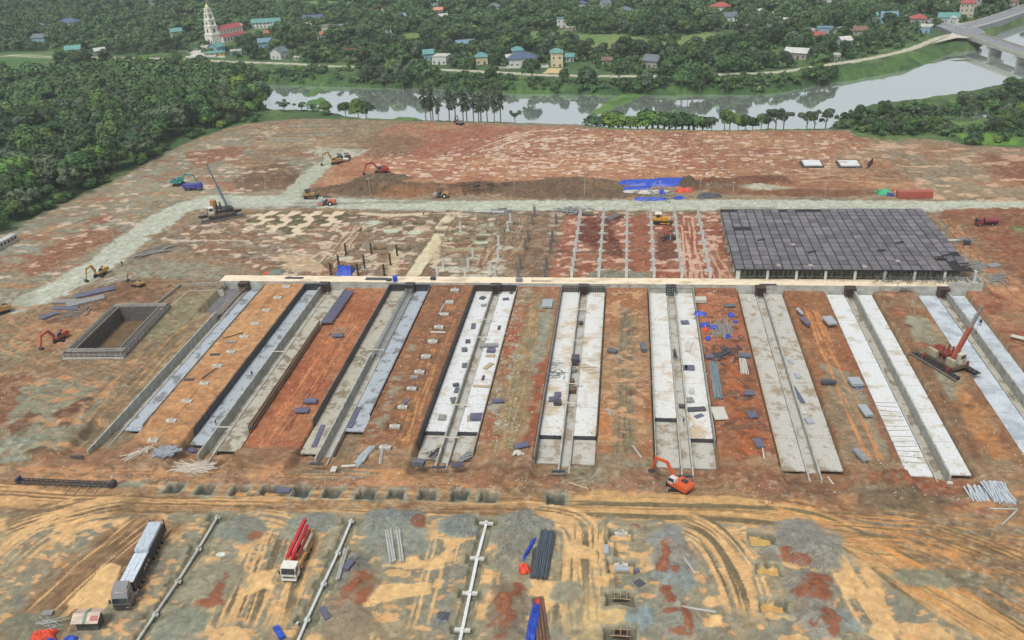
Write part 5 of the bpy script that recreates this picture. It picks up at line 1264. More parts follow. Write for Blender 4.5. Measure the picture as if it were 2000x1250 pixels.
# x, y (foot of the front wall in the photo), width px, depth m, wall height m, roof kind, roof, wall, storeys, turn deg, words
HS = [(74, 60, 28, 8, 4, 'hip', 'slate', 'blue', 1, 10, 'small pale blue house with a slate hip roof at the far left'), (76, 86, 32, 9, 4.5, 'gable', 'slate', 'blue', 1, -25, 'light blue house with slate gable roof above the left lane'),
      (132, 55, 40, 11, 5, 'hip', 'navy', 'cream', 2, -12, 'big cream house with blue slate hip roof, third from the far left'), (144, 108, 28, 9, 4.5, 'gable', 'teal', 'grey', 1, 5, 'teal metal roofed shed beside the left lane'),
      (197, 106, 20, 6, 3, 'gable', 'pale', 'grey', 1, 25, 'pale roofed low shed by the lane left of the big tree clump'), (347, 74, 22, 8, 5, 'gable', 'teal', 'pink', 1, 20, 'small pinkish house with teal roofs left of the church'), (286, 50, 24, 8, 3.5, 'flat', 'pale', 'grey', 1, -10, 'grey flat roofed building with white parapet up the slope'), (302, 12, 19, 8, 5, 'flat', 'grey', 'grey', 2, 0, 'grey block at the top edge left of the church'),
      (433, 103, 26, 9, 5, 'gable', 'teal', 'blue', 1, 60, 'light blue hall with teal roof at the foot of the church'), (420, 110, 38, 4, 2.6, 'hip', 'teal', 'yellow', 1, 6, 'low teal roofed gate house before the church'), (462, 108, 22, 6, 3, 'flat', 'pale', 'blue', 1, 10, 'low pale blue outbuilding right of the church hall'),
      (522, 56, 58, 9, 5, 'gable', 'teal', 'white', 2, 0, 'long white school building with teal roof right of the church'), (536, 60, 16, 22, 4, 'gable', 'teal', 'pale', 1, -20, 'teal roofed side wing of the white school building'), (611, 48, 38, 10, 5, 'gable', 'navy', 'white', 1, -4, 'white building with navy gable roof at the top centre left'),
      (648, 64, 40, 8, 5, 'flat', 'grey', 'beige', 1, -6, 'beige flat roofed concrete house below the navy roof'), (624, 76, 24, 7, 3.5, 'gable', 'terra', 'pale', 1, -4, 'small house with terracotta roof below the beige concrete house'), (527, 70, 20, 6, 3, 'gable', 'terra', 'grey', 1, 0, 'low terracotta roof right of the church garden'),
      (557, 114, 26, 10, 5, 'gable', 'slate', 'white', 1, 58, 'white gabled chapel-like house by the river road'), (585, 117, 22, 3, 2, 'flat', 'pale', 'beige', 1, 0, 'tiny beige lean-to beside the white gabled house'), (519, 94, 26, 8, 5, 'gable', 'blue', 'blue', 1, 12, 'pale blue house with blue-grey roof left of the white gabled house'),
      (692, 110, 28, 7, 3, 'gable', 'red', 'grey', 1, 15, 'low red roofed house in the trees by the river road'), (838, 118, 20, 8, 4.5, 'gable', 'teal', 'blue', 1, 10, 'small teal roofed house left of the white flat house'), (858, 126, 30, 9, 5, 'flat', 'pale', 'white', 1, -14, 'white flat roofed house with dark doorways by the river road'),
      (941, 125, 24, 8, 5, 'hip', 'teal', 'cream', 1, 4, 'cream house with dark teal roof by the river road'), (996, 127, 12, 5, 5, 'gable', 'pale', 'yellow', 1, 20, 'narrow yellow and white house left of the navy roofed villa'), (910, 92, 38, 7, 3, 'gable', 'blue', 'grey', 1, 8, 'long low grey house with pale teal roof in the trees'),
      (789, 38, 22, 7, 3.5, 'gable', 'blue', 'grey', 1, -5, 'pale blue roof among trees at the top centre left'), (852, 13, 24, 8, 4.5, 'gable', 'teal', 'pale', 1, 0, 'teal roofed house at the top edge beside the lane'), (856, 26, 18, 7, 3.5, 'gable', 'salmon', 'grey', 1, -5, 'salmon roofed house below the teal one at the top edge'), (864, 39, 20, 6, 3, 'gable', 'pale', 'white', 1, 6, 'small white house with pale green roof beside the lane'),
      (964, 30, 22, 9, 7, 'hip', 'slate', 'pink', 2, -6, 'two-storey pinkish house with grey hip roof at the top centre'), (752, 28, 22, 7, 3, 'flat', 'pale', 'white', 1, -8, 'white low roof among trees at the top centre left'), (755, 63, 20, 6, 3, 'flat', 'grey', 'pale', 1, 0, 'small pale house hidden in trees at the centre left'),
      (1022, 130, 56, 13, 5, 'hip', 'navy', 'white', 1, 8, 'large white villa with navy hip roof and columns by the river road'), (1012, 116, 22, 9, 5.5, 'hip', 'teal', 'pale', 1, 8, 'green roofed rear wing behind the navy roofed villa'), (1088, 131, 24, 9, 9, 'hip', 'teal', 'cream', 2, 4, 'two-storey cream house with teal roof right of the navy villa'), (1113, 120, 16, 6, 3.5, 'gable', 'teal', 'pale', 1, 0, 'small teal shed right of the two-storey cream house'),
      (1268, 132, 32, 10, 4.5, 'gable', 'slate', 'grey', 1, -28, 'dark slate roofed house with terracotta porch by the river road'), (1185, 126, 18, 5, 3, 'gable', 'brown', 'grey', 1, 0, 'small dark house in trees left of the terracotta porch'), (1097, 56, 18, 6, 7, 'flat', 'teal', 'white', 2, 0, 'thin white two-storey house with flat teal roof'), (1117, 61, 16, 6, 2.5, 'flat', 'pale', 'beige', 1, 28, 'cream flat panel roof right of the thin white house'),
      (1141, 42, 18, 8, 3.5, 'gable', 'pale', 'white', 1, 20, 'white rounded roof with brown shed behind'), (1220, 30, 26, 9, 3.5, 'hip', 'slate', 'pale', 1, -5, 'bluish grey hip roof at the top right of centre'), (1185, 24, 18, 8, 7, 'gable', 'slate', 'white', 2, 20, 'white and grey two-storey house at the top centre'), (1205, 8, 22, 8, 4, 'gable', 'salmon', 'grey', 1, 0, 'salmon roof at the top edge right of centre'),
      (1137, 16, 18, 7, 4, 'hip', 'navy', 'white', 1, 0, 'white house with navy roof at the top centre'), (1115, 9, 16, 7, 5, 'flat', 'pale', 'white', 2, 5, 'white cube house at the top edge centre'), (1405, 26, 38, 12, 5, 'hip', 'red', 'white', 1, -8, 'large white house with bright red hip roof and smoke nearby'), (1428, 42, 26, 9, 4, 'gable', 'slate', 'white', 1, 14, 'white gabled house with slate roof below the bright red roof'),
      (1490, 36, 14, 8, 5, 'gable', 'pale', 'white', 1, 50, 'narrow white gabled house right of the slate roofed one'), (1297, 146, 7, 3, 2.4, 'flat', 'blue', 'blue', 1, 0, 'tiny blue and white gate kiosk on the river road'), (1040, 22, 14, 6, 4, 'gable', 'brown', 'pale', 1, 0, 'small reddish brown roof at the top centre'),
      (1552, 116, 44, 8, 4, 'gable', 'pale', 'grey', 1, -22, 'long pale metal roofed shed on posts near the river road'), (1653, 94, 22, 7, 5, 'gable', 'pale', 'white', 1, 24, 'white gabled house in trees left of the bridge road'), (1735, 50, 30, 14, 5, 'gable', 'blue', 'pale', 1, -6, 'big blue-grey roofed workshop by the highway'), (1728, 52, 28, 5, 4.5, 'flat', 'teal', 'teal_' and 'blue', 1, -4, 'dark teal fronted store before the blue-grey workshop'),
      (1792, 48, 28, 9, 4, 'hip', 'red', 'grey', 1, -8, 'red roofed house beside the highway junction'), (1803, 66, 22, 12, 4, 'flat', 'pale', 'blue', 1, -18, 'pale blue house with ochre patch below the red roof'), (1852, 44, 38, 9, 4, 'gable', 'teal', 'pale', 1, -8, 'teal roofed roadside house with white arched gate'), (1886, 34, 26, 11, 10, 'hip', 'red', 'beige', 3, -10, 'beige three-storey house with dull red roof by the highway'),
      (1862, 12, 28, 8, 5, 'gable', 'pale', 'grey', 1, -4, 'white roofed house behind the three-storey beige house'), (1904, 16, 20, 8, 9, 'flat', 'grey', 'grey', 2, -4, 'tall grey block right of the three-storey beige house'), (1610, 66, 30, 8, 4, 'flat', 'blue', 'blue', 1, -6, 'light blue building with antenna cluster in the trees'), (1598, 76, 22, 7, 3, 'gable', 'red', 'grey', 1, 2, 'dull red roof below the light blue building'), (1577, 70, 24, 7, 3, 'gable', 'grey', 'grey', 1, -4, 'long grey roof left of the dull red one'),
      (1652, 70, 20, 8, 4, 'gable', 'pale', 'grey', 1, 40, 'pale striped roof right of the light blue building'), (1678, 68, 24, 8, 3.5, 'gable', 'brown', 'grey', 1, -8, 'reddish roof cluster right of the pale striped roof'), (1540, 51, 26, 8, 3.5, 'gable', 'pale', 'white', 1, -20, 'white metal roof left of the open field'), (1560, 50, 16, 6, 3, 'gable', 'terra', 'grey', 1, -5, 'small terracotta roof beside the white metal one'), (1514, 47, 18, 7, 3, 'gable', 'blue', 'pale', 1, 0, 'pale blue roof at the left of the white metal one'),
      (1508, 8, 18, 7, 4, 'gable', 'slate', 'white', 1, 10, 'slate roofed white house at the top edge right'), (1619, 9, 8, 6, 6, 'flat', 'navy', 'white', 2, 0, 'tiny white two-storey house on the open field'), (1504, 38, 10, 6, 4, 'gable', 'pale', 'white', 1, 0, 'little white house below the top right slate roof'), (1635, 116, 12, 5, 3, 'flat', 'pale', 'grey', 1, 0, 'small shed beside the river road near the tree clump'),
      (1706, 40, 16, 6, 3.5, 'gable', 'teal', 'pale', 1, 10, 'small teal roof left of the blue-grey workshop'), (1980, 12, 16, 7, 3.5, 'hip', 'brown', 'pink', 1, 0, 'small pinkish house at the top right corner'), (1460, 60, 18, 6, 2.6, 'gable', 'grey', 'grey', 1, 20, 'low grey shed row at the right of the fields'), (1432, 58, 14, 5, 2.6, 'flat', 'grey', 'grey', 1, 0, 'low brown shed at the right of the fields'),
      (16, 88, 16, 6, 3, 'gable', 'blue', 'pale', 1, -15, 'pale roof at the left edge above the lane'), (254, 24, 12, 8, 2.4, 'flat', 'pale', 'white', 1, 20, 'bright white torn sheet roof up the left slope'), (1006, 6, 12, 6, 3, 'gable', 'terra', 'white', 1, 0, 'tiny terracotta roof at the top edge centre')]
HMAT = {}


def hmat(d, k, rough=.75):
    key = ('w' if d is WALLC else 'r') + k
    if key not in HMAT: HMAT[key] = M(('house_wall_' if d is WALLC else 'house_roof_') + k, d[k], rough, .1, .5, stretch=(1, 1, 1) if d is WALLC else (1, .2, 1))
    return HMAT[key]


winm = M('window_dark', (62, 70, 78), .3, .2, 1)


def house(x, y, wpx, d, h, rk, rc, wc, st, turn, words):
    p = W(x, y, 0); mp = MPP(x, y); w_ = wpx * mp / (abs(math.cos(R(turn))) + .25 * abs(math.sin(R(turn)))); z0 = gz(p[0], p[1]) - .3
    if abs(turn) > 45: w_ = wpx * mp * .9
    base_h = math.atan2(p[1], p[0]) - math.pi / 2      # facing the river roughly
    t = thing('house', words, 'house', (p[0], p[1], z0), base_h * .5 + R(turn)); hw = w_ / 2; wm_ = hmat(WALLC, wc); rm = hmat(ROOFC, rc, .5)
    mb = MB().box(-hw, hw, 0, d, -1.5, h + .3)
    if rk == 'gable':
        rh = min(.28 * d, 3.2); mb.quadset([(-hw, 0, h + .3), (-hw, d, h + .3), (-hw, d / 2, h + .3 + rh), (hw, 0, h + .3), (hw, d, h + .3), (hw, d / 2, h + .3 + rh)], [(0, 2, 1), (3, 4, 5)])
    mb.build('wall', wm_, t)
    e = .6
    mb = MB()
    if rk == 'gable':
        for sgn in (0, 1):
            y0_ = -e if sgn == 0 else d + e; ze = h + .3 - e * rh / (d / 2)
            mb.sheet([(-hw - e, y0_, ze + .16), (hw + e, y0_, ze + .16), (hw + e, d / 2, h + .3 + rh + .16), (-hw - e, d / 2, h + .3 + rh + .16)][::1 if sgn == 0 else -1], .14)
    elif rk == 'hip':
        rh = min(.3 * min(d, w_), 3.2); q = min(d / 2, hw * .8); z = h + .3
        mb.quadset([(-hw - e, -e, z), (hw + e, -e, z), (hw + e, d + e, z), (-hw - e, d + e, z), (-hw + q, d / 2, z + rh), (hw - q, d / 2, z + rh), (-hw - e, -e, z - .15), (hw + e, -e, z - .15), (hw + e, d + e, z - .15), (-hw - e, d + e, z - .15)],
                   [(0, 1, 5, 4), (1, 2, 5), (2, 3, 4, 5), (3, 0, 4), (9, 8, 7, 6), (6, 7, 1, 0), (7, 8, 2, 1), (8, 9, 3, 2), (9, 6, 0, 3)])
    else:
        mb.box(-hw - .25, hw + .25, -.25, d + .25, h + .3, h + .55); mb.box(-hw - .2, hw + .2, -.2, .0, h + .55, h + 1.0); mb.box(-hw - .2, hw + .2, d, d + .2, h + .55, h + 1.0)
    mb.build('roof', rm, t)
    nwin = max(2, int(w_ / 3.2)); sh = h / st
    for s_ in range(st):
        for i in range(nwin):
            xx = -hw + (i + .5) * w_ / nwin
            if s_ == 0 and i == nwin // 2:
                MB().box(xx - .6, xx + .6, -.06, .02, 0, 2.2).build('door', M('door_brown', (96, 78, 66), .6), t); continue
            MB().box(xx - .5, xx + .5, -.05, .02, s_ * sh + 1.0, s_ * sh + 2.3).build('window', winm, t)
        for yy in (d * .3, d * .7):
            MB().box(hw - .02, hw + .05, yy - .5, yy + .5, s_ * sh + 1.0, s_ * sh + 2.3).build('window', winm, t); MB().box(-hw - .05, -hw + .02, yy - .5, yy + .5, s_ * sh + 1.0, s_ * sh + 2.3).build('window', winm, t)
    HOUSES.append((p[0], p[1], w_, d))
    return t


for q in HS: house(*q)
# details that single houses out
def villa_porch():
    x, y = 1022, 130; p = W(x, y, 0); t = thing('garden_wall', 'white balustrade wall in front of the navy roofed villa', 'wall', (p[0], p[1] - 6, 0.2), .0)
    mb = MB(); mb.box(-17, 17, 0, .3, 0, 1.4); mb.build('wall', white, t); mb = MB(); [mb.cb(-16.5 + i * 3.6, .15, .9, .6, .6, 2.0) for i in range(10)]; mb.build('pillar', white, t)
    t = thing('garden_kiosk', 'little red roofed gate kiosk in front of the navy roofed villa', 'kiosk', (p[0] + 2, p[1] - 4, .2)); MB().box(-1.4, 1.4, -1, 1, 0, 2.3).build('wall', hmat(WALLC, 'white'), t); MB().prism([(-1.9, 2.3), (1.9, 2.3), (0, 3.4)], -1.4, 1.4).build('roof', hmat(ROOFC, 'red'), t)
villa_porch()
p = W(1860, 46); t = thing('arched_gate', 'white arched gate before the teal roofed roadside house', 'gate', (p[0], p[1] - 1.5, .1), -.2)
MB().box(-2.3, -1.7, 0, .6, 0, 4).build('post', white, t); MB().box(1.7, 2.3, 0, .6, 0, 4).build('post', white, t); MB().prism([(-2.6, 4), (2.6, 4), (1.4, 5.1), (0, 5.6), (-1.4, 5.1)], 0, .6).build('arch', white, t)

# --- church
chw = M('church_wall', (248, 246, 232), .7, .04, .6); chr_ = M('church_roof', (168, 88, 86), .6, .1, .5)
p = W(409, 87); t = thing('church', 'cream church with tall tiered bell tower and red nave roof', 'church', (p[0], p[1], .3), R(-30)); t.scale = (.92, .92, .83)
# local: tower in front (y=0), nave runs to +y
def tier(mb, w_, d_, z0, z1, lip=.5, cy=4.5): mb.box(-w_ / 2, w_ / 2, cy - d_ / 2, cy + d_ / 2, z0, z1); mb.box(-w_ / 2 - lip, w_ / 2 + lip, cy - d_ / 2 - lip, cy + d_ / 2 + lip, z1, z1 + .5)
tw = thing('x', 'x', 'x'); bpy.data.objects.remove(tw)
mb = MB(); tier(mb, 10.5, 8.4, 0, 8.5, .35); tier(mb, 8.4, 7.4, 9, 16, .35); tier(mb, 7.2, 6.6, 16.5, 22, .3); tier(mb, 5.6, 5.4, 22.5, 27.5, .25); tier(mb, 4.2, 4.2, 28, 32, .25); mb.build('tower', chw, t)
mb = MB()
for a in np.linspace(0, 1.5, 5): pass
mb.cyl((0, 4.5, 32.5), (0, 4.5, 34.0), 1.9, 1.7, 8); mb.cyl((0, 4.5, 34.0), (0, 4.5, 35.8), 1.7, .6, 8); mb.cyl((0, 4.5, 35.8), (0, 4.5, 39.6), .4, .1, 6); mb.build('dome', M('church_dome', (226, 218, 176), .5), t)
mb = MB(); mb.box(-.12, .12, 4.4, 4.6, 39.4, 42); mb.box(-.7, .7, 4.4, 4.6, 40.8, 41.05); mb.build('cross', chw, t)
for sx in (-1, 1):
    for z, ww in ((9, 4.6), (16.5, 3.7), (22.5, 3.1)): MB().cyl((sx * ww, 1.0 + z * .06, z), (sx * ww, 1.0 + z * .06, z + 3.2), .5, .08, 6).build('pinnacle', chw, t); MB().cyl((sx * ww, 8.4 - z * .06, z), (sx * ww, 8.4 - z * .06, z + 3.0), .5, .08, 6).build('pinnacle', chw, t)
for x_, z_, w2, h2 in ((0, 0, 1.8, 4.2), (-3.4, 0, 1.3, 3.4), (3.4, 0, 1.3, 3.4)): MB().box(x_ - w2 / 2, x_ + w2 / 2, -.08, .02, z_, z_ + h2).build('door', winm, t)
for z_, yy, w2, h2 in ((10.5, .65, 1.6, 3.2), (17.6, 1.05, 1.3, 2.6), (23.4, 1.75, 1.3, 3.0), (28.7, 2.35, 1.0, 1.8)):
    MB().box(-w2 / 2, w2 / 2, yy - .05, yy + .1, z_, z_ + h2).build('window', winm, t)
    xx = {10.5: 4.22, 17.6: 3.62, 23.4: 2.82, 28.7: 2.12}[z_]; MB().box(xx - .02, xx + .06, 4.5 - w2 / 2, 4.5 + w2 / 2, z_, z_ + h2).build('window', winm, t)
MB().box(-4.6, 4.6, 9, 34, 0, 11.5).box(-4.6, 4.6, 33.9, 34.2, 0, 14).build('nave', chw, t)
MB().box(-8, -4.6, 9.2, 34, 0, 5.2).box(4.6, 8, 9.2, 34, 0, 5.2).build('aisle', chw, t)
mb = MB(); mb.prism([(-5.3, 11.4), (5.3, 11.4), (0, 15)], 8.8, 33.9); mb.build('roof', chr_, t)
MB().sheet([(8.6, 9, 5.1), (8.6, 34.3, 5.1), (4.6, 34.3, 7.2), (4.6, 9, 7.2)], .2).sheet([(-4.6, 9, 7.2), (-4.6, 34.3, 7.2), (-8.6, 34.3, 5.1), (-8.6, 9, 5.1)], .2).build('aisle_roof', chr_, t)
for j in range(7):
    y_ = 11.5 + j * 3.3; MB().box(4.58, 4.66, y_ - .5, y_ + .5, 8, 10.3).build('window', M('church_window', (150, 172, 160), .4), t); MB().box(7.98, 8.06, y_ - .6, y_ + .6, 1, 3.8).build('window', winm, t)
HOUSES.append((p[0] + 8, p[1] + 16, 26, 38))
p = W(395, 113); t = thing('church_steps', 'white forecourt terrace wall below the church', 'wall', (p[0], p[1], .1), R(6)); MB().box(-12, 10, 0, .5, 0, 1.6).build('wall', white, t); MB().box(-11.8, 9.8, .5, 13, -.4, .5).build('paving', M('paving_white', (214, 214, 204), .7), t)

# ------------------------------------------------------------------ highway and bridge
asph = M('asphalt', (142, 146, 152), .85, .1, .4); kerb = M('kerb_white', (216, 214, 204), .8, .06, 1)


def road(px, zs, width, name, mat, kerbs=True, thick=.5):
    P = [Vector(W(a, b, z)) for (a, b), z in zip(px, zs)]; n = len(P); Ls = []; Rs = []
    for i in range(n):
        d = (P[min(i + 1, n - 1)] - P[max(i - 1, 0)]); d.z = 0; d.normalize(); nn = Vector((-d.y, d.x, 0)); Ls.append(P[i] + nn * width / 2); Rs.append(P[i] - nn * width / 2)
    mb = MB(); k1 = MB(); k2 = MB()
    up = Vector((0, 0, 1))
    for i in range(n - 1):
        mb.quadset([Ls[i], Ls[i + 1], Rs[i + 1], Rs[i], Ls[i] - up * thick, Ls[i + 1] - up * thick, Rs[i + 1] - up * thick, Rs[i] - up * thick], [(3, 2, 1, 0), (4, 5, 6, 7), (0, 1, 5, 4), (2, 3, 7, 6)])
        if kerbs:
            for S_ in (Ls, Rs): k1.bar(S_[i] + up * .25, S_[i + 1] + up * .25, .45, .9)
    o = struct(mb.build(name, mat)); 
    if kerbs: struct(k1.build('road_kerb', kerb))
    return P


BZ = 2.2
road([(1560, -8), (1650, 6), (1700, 17), (1770, 28), (1830, 44), (1872, 57)], [.8, .8, .9, 1.0, 1.8, BZ], 9, 'highway', asph)
road([(1878, 54), (1915, 45), (1960, 31), (2010, 13), (2100, -22)], [BZ - .03, BZ, BZ, BZ, BZ], 12, 'highway_branch', asph, True, 4.5)
mb = MB(); mb.sheet([W(1822, 47, BZ - .02), W(1868, 66, BZ - .02), W(1912, 76, BZ - .02), W(1925, 62, BZ - .02), W(1905, 50, BZ - .02), W(1860, 46, BZ - .02)][::-1], 2.6); struct(mb.build('junction_apron', asph))
mb = MB(); mb.sheet([W(1820, 84, BZ - .3), W(1852, 72, BZ - .3), W(1862, 60, BZ - .3), W(1882, 64, BZ - .28), W(1908, 74, BZ - .3), W(1870, 73, BZ - .3)], .4); struct(mb.build('apron_path', M('pale_paving', (208, 204, 190), .8)))
# riprap bank under the apron
mb = MB(); a0, a1, a2 = Vector(W(1848, 74, BZ - .4)), Vector(W(1905, 73, BZ - .4)), Vector(W(1880, 70, BZ - .4))
b0, b1 = Vector(W(1856, 84, WZ)), Vector(W(1912, 95, WZ))
mb.quadset([W(1845, 76, BZ - .5), W(1878, 71, BZ - .5), W(1908, 74, BZ - .5), W(1908, 93, WZ), W(1884, 93, WZ), W(1850, 84, WZ + 2)], [(0, 1, 4, 5), (1, 2, 3, 4), (5, 4, 1, 0), (4, 3, 2, 1)])
struct(mb.build('bank_slope', M('riprap', (146, 140, 126), .95, .25, 1.5, bump=.5)))
t = thing('river_bridge', 'grey concrete road bridge crossing the river at the top right', 'bridge', W(1900, 68, BZ))
o_ = Vector(t.location); A = Vector(W(1896, 67, BZ)); d = (Vector(W(2010, 104, BZ)) - A); d.z = 0; L = 130; d.normalize(); nn = Vector((-d.y, d.x, 0)); up = Vector((0, 0, 1))
def slab_(mb, s0, s1, w0, w1, z0, z1):
    P = [A - o_ + d * s + nn * w_ for s, w_ in ((s0, w0), (s1, w0), (s1, w1), (s0, w1))]; mb.quadset([q + up * (z0 - BZ + BZ) for q in P] + [q + up * z1 for q in P], [(3, 2, 1, 0), (4, 5, 6, 7), (0, 1, 5, 4), (1, 2, 6, 5), (2, 3, 7, 6), (3, 0, 4, 7)]); return mb
slab_(MB(), 0, L, -5.5, 5.5, -.3, 0).build('deck', asph, t)
for w0 in (-5.6, -2.0, 1.4, 4.6): slab_(MB(), 0, L, w0, w0 + .9, -1.9, -.31).build('girder', conc, t)
for w0 in (-5.9, 5.5): slab_(MB(), 0, L, w0, w0 + .35, -.35, 1.1).build('parapet', M('parapet_grey', (186, 182, 170), .8), t)
for s_ in (32, 64, 96):
    slab_(MB(), s_, s_ + 2.0, -6, 6, -3.4, -1.95).build('pier_cap', conc, t); slab_(MB(), s_ + .2, s_ + 1.8, -4, 4, -9, -3.4).build('pier', conc, t)
slab_(MB(), -2.5, 0, -6.2, 6.2, -8, -.35).build('abutment', M('abutment', (190, 184, 168), .85), t)

# ------------------------------------------------------------------ village trees, kept off houses, roads and fields
RW = wpts(ROADF)
def free(p, mr=3.0):
    for hx, hy, hw_, hd in HOUSES:
        if abs(p[0] - hx) < hw_ / 2 + mr and -17 - mr < p[1] - hy < hd + mr: return False
    for a, b in zip(RW[:-1], RW[1:]):
        d_ = b - a; t_ = np.clip(((p[0] - a[0]) * d_[0] + (p[1] - a[1]) * d_[1]) / (d_ @ d_), 0, 1); q = a + d_ * t_
        if math.hypot(p[0] - q[0], p[1] - q[1]) < 7: return False
        if p[1] < q[1] and abs(p[0] - q[0]) < 30 and p[1] > q[1] - 1: return False
    return True


VP = [(-150, 100), (120, 102), (370, 110), (640, 124), (860, 132), (1050, 141), (1250, 145), (1370, 143), (1500, 138), (1620, 122), (1700, 109), (1780, 90), (1826, 70), (1815, 58), (1900, 44), (2000, 22), (2150, -25), (2150, -70), (-150, -60)]
cand = [p for p in scatter(VP, 9.6, avoid=VEG_AV) if free(p, 4.0)]
nn_ = [fbm(np.array([p[0]]), np.array([p[1]]), 60, seed=3)[0] for p in cand]
cand = [p for p, q in zip(cand, nn_) if q > .44 or random.random() < .3]
cand = [p for p in cand if -40 < proj(p[0], p[1], 3)[0] < 2040]
cand.sort(key=lambda p: p[1] + abs(p[0]) * .1)
for p in cand[:300]: put('vil', p, random.uniform(.75, 1.35), 'leafy garden tree among the houses beyond the river road', 'trees among the houses beyond the river')
wood_mass('village_greenery', cand[300:], [random.uniform(.7, 1.35) for _ in cand[300:]], 'round', MD, 420, .62, 9)
ug = [p for p in scatter(VP, 6.8, avoid=VEG_AV[:4]) if free(p, .5)]; ug = [p for p in ug if -40 < proj(p[0], p[1], 1)[0] < 2040 and fbm(np.array([p[0]]), np.array([p[1]]), 30, seed=2)[0] > .42]
wood_mass('village_undergrowth', ug, [random.uniform(.8, 1.7) for _ in ug], 'bush', MD, 110, .5, 4)
# bank between river road and water
BK = [(100, 122), (200, 118), (370, 122), (640, 136), (860, 144), (1000, 152), (1050, 156), (1180, 160), (1500, 152), (1560, 148), (1640, 136), (1640, 150), (1560, 166), (1490, 176), (1187, 178), (1000, 174), (850, 168), (620, 160), (480, 152), (200, 150)]
bp_ = [p for p in scatter(BK, 6.0) if fbm(np.array([p[0]]), np.array([p[1]]), 22, seed=5)[0] > .52 and not in_poly(RIVW, *p) and free(p, 0)]
for p in bp_:
    big = fbm(np.array([p[0]]), np.array([p[1]]), 40, seed=8)[0] > .55
    put('vil' if big else 'bush', p, random.uniform(.7, 1.1) if big else random.uniform(.9, 1.7), 'green tree on the far river bank below the road' if big else 'bush on the far river bank below the road', 'trees on the far river bank' if big else 'bushes on the far river bank')
for q in ((745, 146), (770, 150), (800, 152), (820, 154), (735, 148), (785, 158), (850, 152), (1040, 158), (1140, 160), (1152, 162), (1208, 160), (1245, 156), (1576, 150), (1590, 146), (1600, 150), (1422, 152), (1454, 152)): put('vil', W(*q)[:2], random.uniform(.9, 1.4), 'green tree on the far river bank below the road', 'trees on the far river bank')
bu = [p for p in scatter(BK, 3.6) if not in_poly(RIVW, *p) and free(p, 0) and fbm(np.array([p[0]]), np.array([p[1]]), 18, seed=6)[0] > .45] + scatter(TG, 5.0, avoid=[POND])
wood_mass('bank_undergrowth', bu, [random.uniform(.5, 1.3) for _ in bu], 'bush', MD, 110, .42, 6)
# unused prototypes must not stay buried
for k_, L_ in KIND.items():
    for src in L_:
        if src.name not in used_src:
            for ch in list(src.children): bpy.data.objects.remove(ch)
            bpy.data.objects.remove(src)

# ------------------------------------------------------------------ machines
def pt(q, z=0.0): return W(q[0], q[1], z)


def dirn(a, b):
    p, q = W(*a), W(*b); return math.atan2(q[1] - p[1], q[0] - p[0])


def paint(name, c): return M('paint_' + name, c, .5, .14, 1.0, col2=tuple(int(.55 * a + .45 * b) for a, b in zip(c, (150, 130, 106))), mix=(.36, .52))


def excavator(base, tip, body, cabc, label, track_turn=.4, scale=1.0, boomh=3.2, name='excavator', group=None):
    """tracks, slewing house, cab, counterweight, two-part arm and bucket; the arm points from base to tip"""
    p = W(*base); q = W(*tip); rz = math.atan2(q[1] - p[1], q[0] - p[0]); reach = min(max(math.hypot(q[0] - p[0], q[1] - p[1]) / scale, 5.5), 9.0)
    t = thing(name, label, 'excavator', (p[0], p[1], gz(p[0], p[1])), rz, group, scale)
    bm = paint(*body); ct, st = math.cos(track_turn), math.sin(track_turn)
    for sy in (-1, 1):
        pr = [(-2.1, .35), (-1.75, .05), (1.75, .05), (2.1, .35), (2.1, .6), (1.8, .85), (-1.8, .85), (-2.1, .6)]
        mb = MB().prism(pr, sy * 1.15 - .3, sy * 1.15 + .3); mb.v = [(x * ct - y * st, x * st + y * ct, z) for x, y, z in mb.v]; mb.build('track', blk, t)
    mb = MB().cb(0, 0, .6, 2.4, 1.8, .4); mb.v = [(x * ct - y * st, x * st + y * ct, z) for x, y, z in mb.v]; mb.build('track_frame', darkst, t)
    MB().cyl((0, 0, .8), (0, 0, 1.05), .75, n=12).build('turntable', darkst, t)
    MB().prism([(-2.4, 1.05), (1.4, 1.05), (1.4, 1.5), (.2, 1.6), (.2, 2.15), (-2.0, 2.2), (-2.4, 1.9)], -1.35, 1.35).build('house', bm, t)
    MB().prism([(-2.9, 1.15), (-2.35, 1.1), (-2.35, 2.1), (-2.75, 2.05), (-2.95, 1.7)], -1.3, 1.3).build('counterweight', bm, t)
    c = MB().prism([(-.3, 1.5), (1.5, 1.5), (1.45, 2.2), (1.1, 2.95), (-.3, 2.95)], .42, 1.34).build('cab', paint(*cabc), t)
    MB().prism([(.0, 2.05), (1.42, 2.05), (1.1, 2.8), (.0, 2.8)], 1.342, 1.37).quadset([(1.47, .5, 2.1), (1.47, 1.26, 2.1), (1.14, 1.26, 2.85), (1.14, .5, 2.85)], [(0, 1, 2, 3)]).build('window', glass, c)
    MB().cb(-1.3, -.4, 2.3, 1.2, .9, .22).build('engine_hood', darkst, t)
    b0 = Vector((.9, -.2, 1.5)); e = Vector((reach * .42, -.2, boomh + 1.2)); w_ = Vector((reach * .86, -.2, boomh + .7)); k = Vector((reach, -.2, .9))
    MB().bar(b0, e, .42, .55).bar(e, w_, .4, .5).build('boom', bm, t)
    MB().cyl(b0 + Vector((.4, 0, -.3)), e + Vector((.3, 0, -.5)), .09, n=6).build('hydraulic_ram', steel, t)
    MB().bar(w_ + Vector((-.5, 0, .35)), k, .32, .42).build('stick', bm, t)
    MB().prism([(k.x - .5, .1), (k.x + .1, -.05), (k.x + .45, .45), (k.x + .2, 1.05), (k.x - .15, 1.0), (k.x - .55, .5)], -.75, .35).build('bucket', darkst, t)
    return t


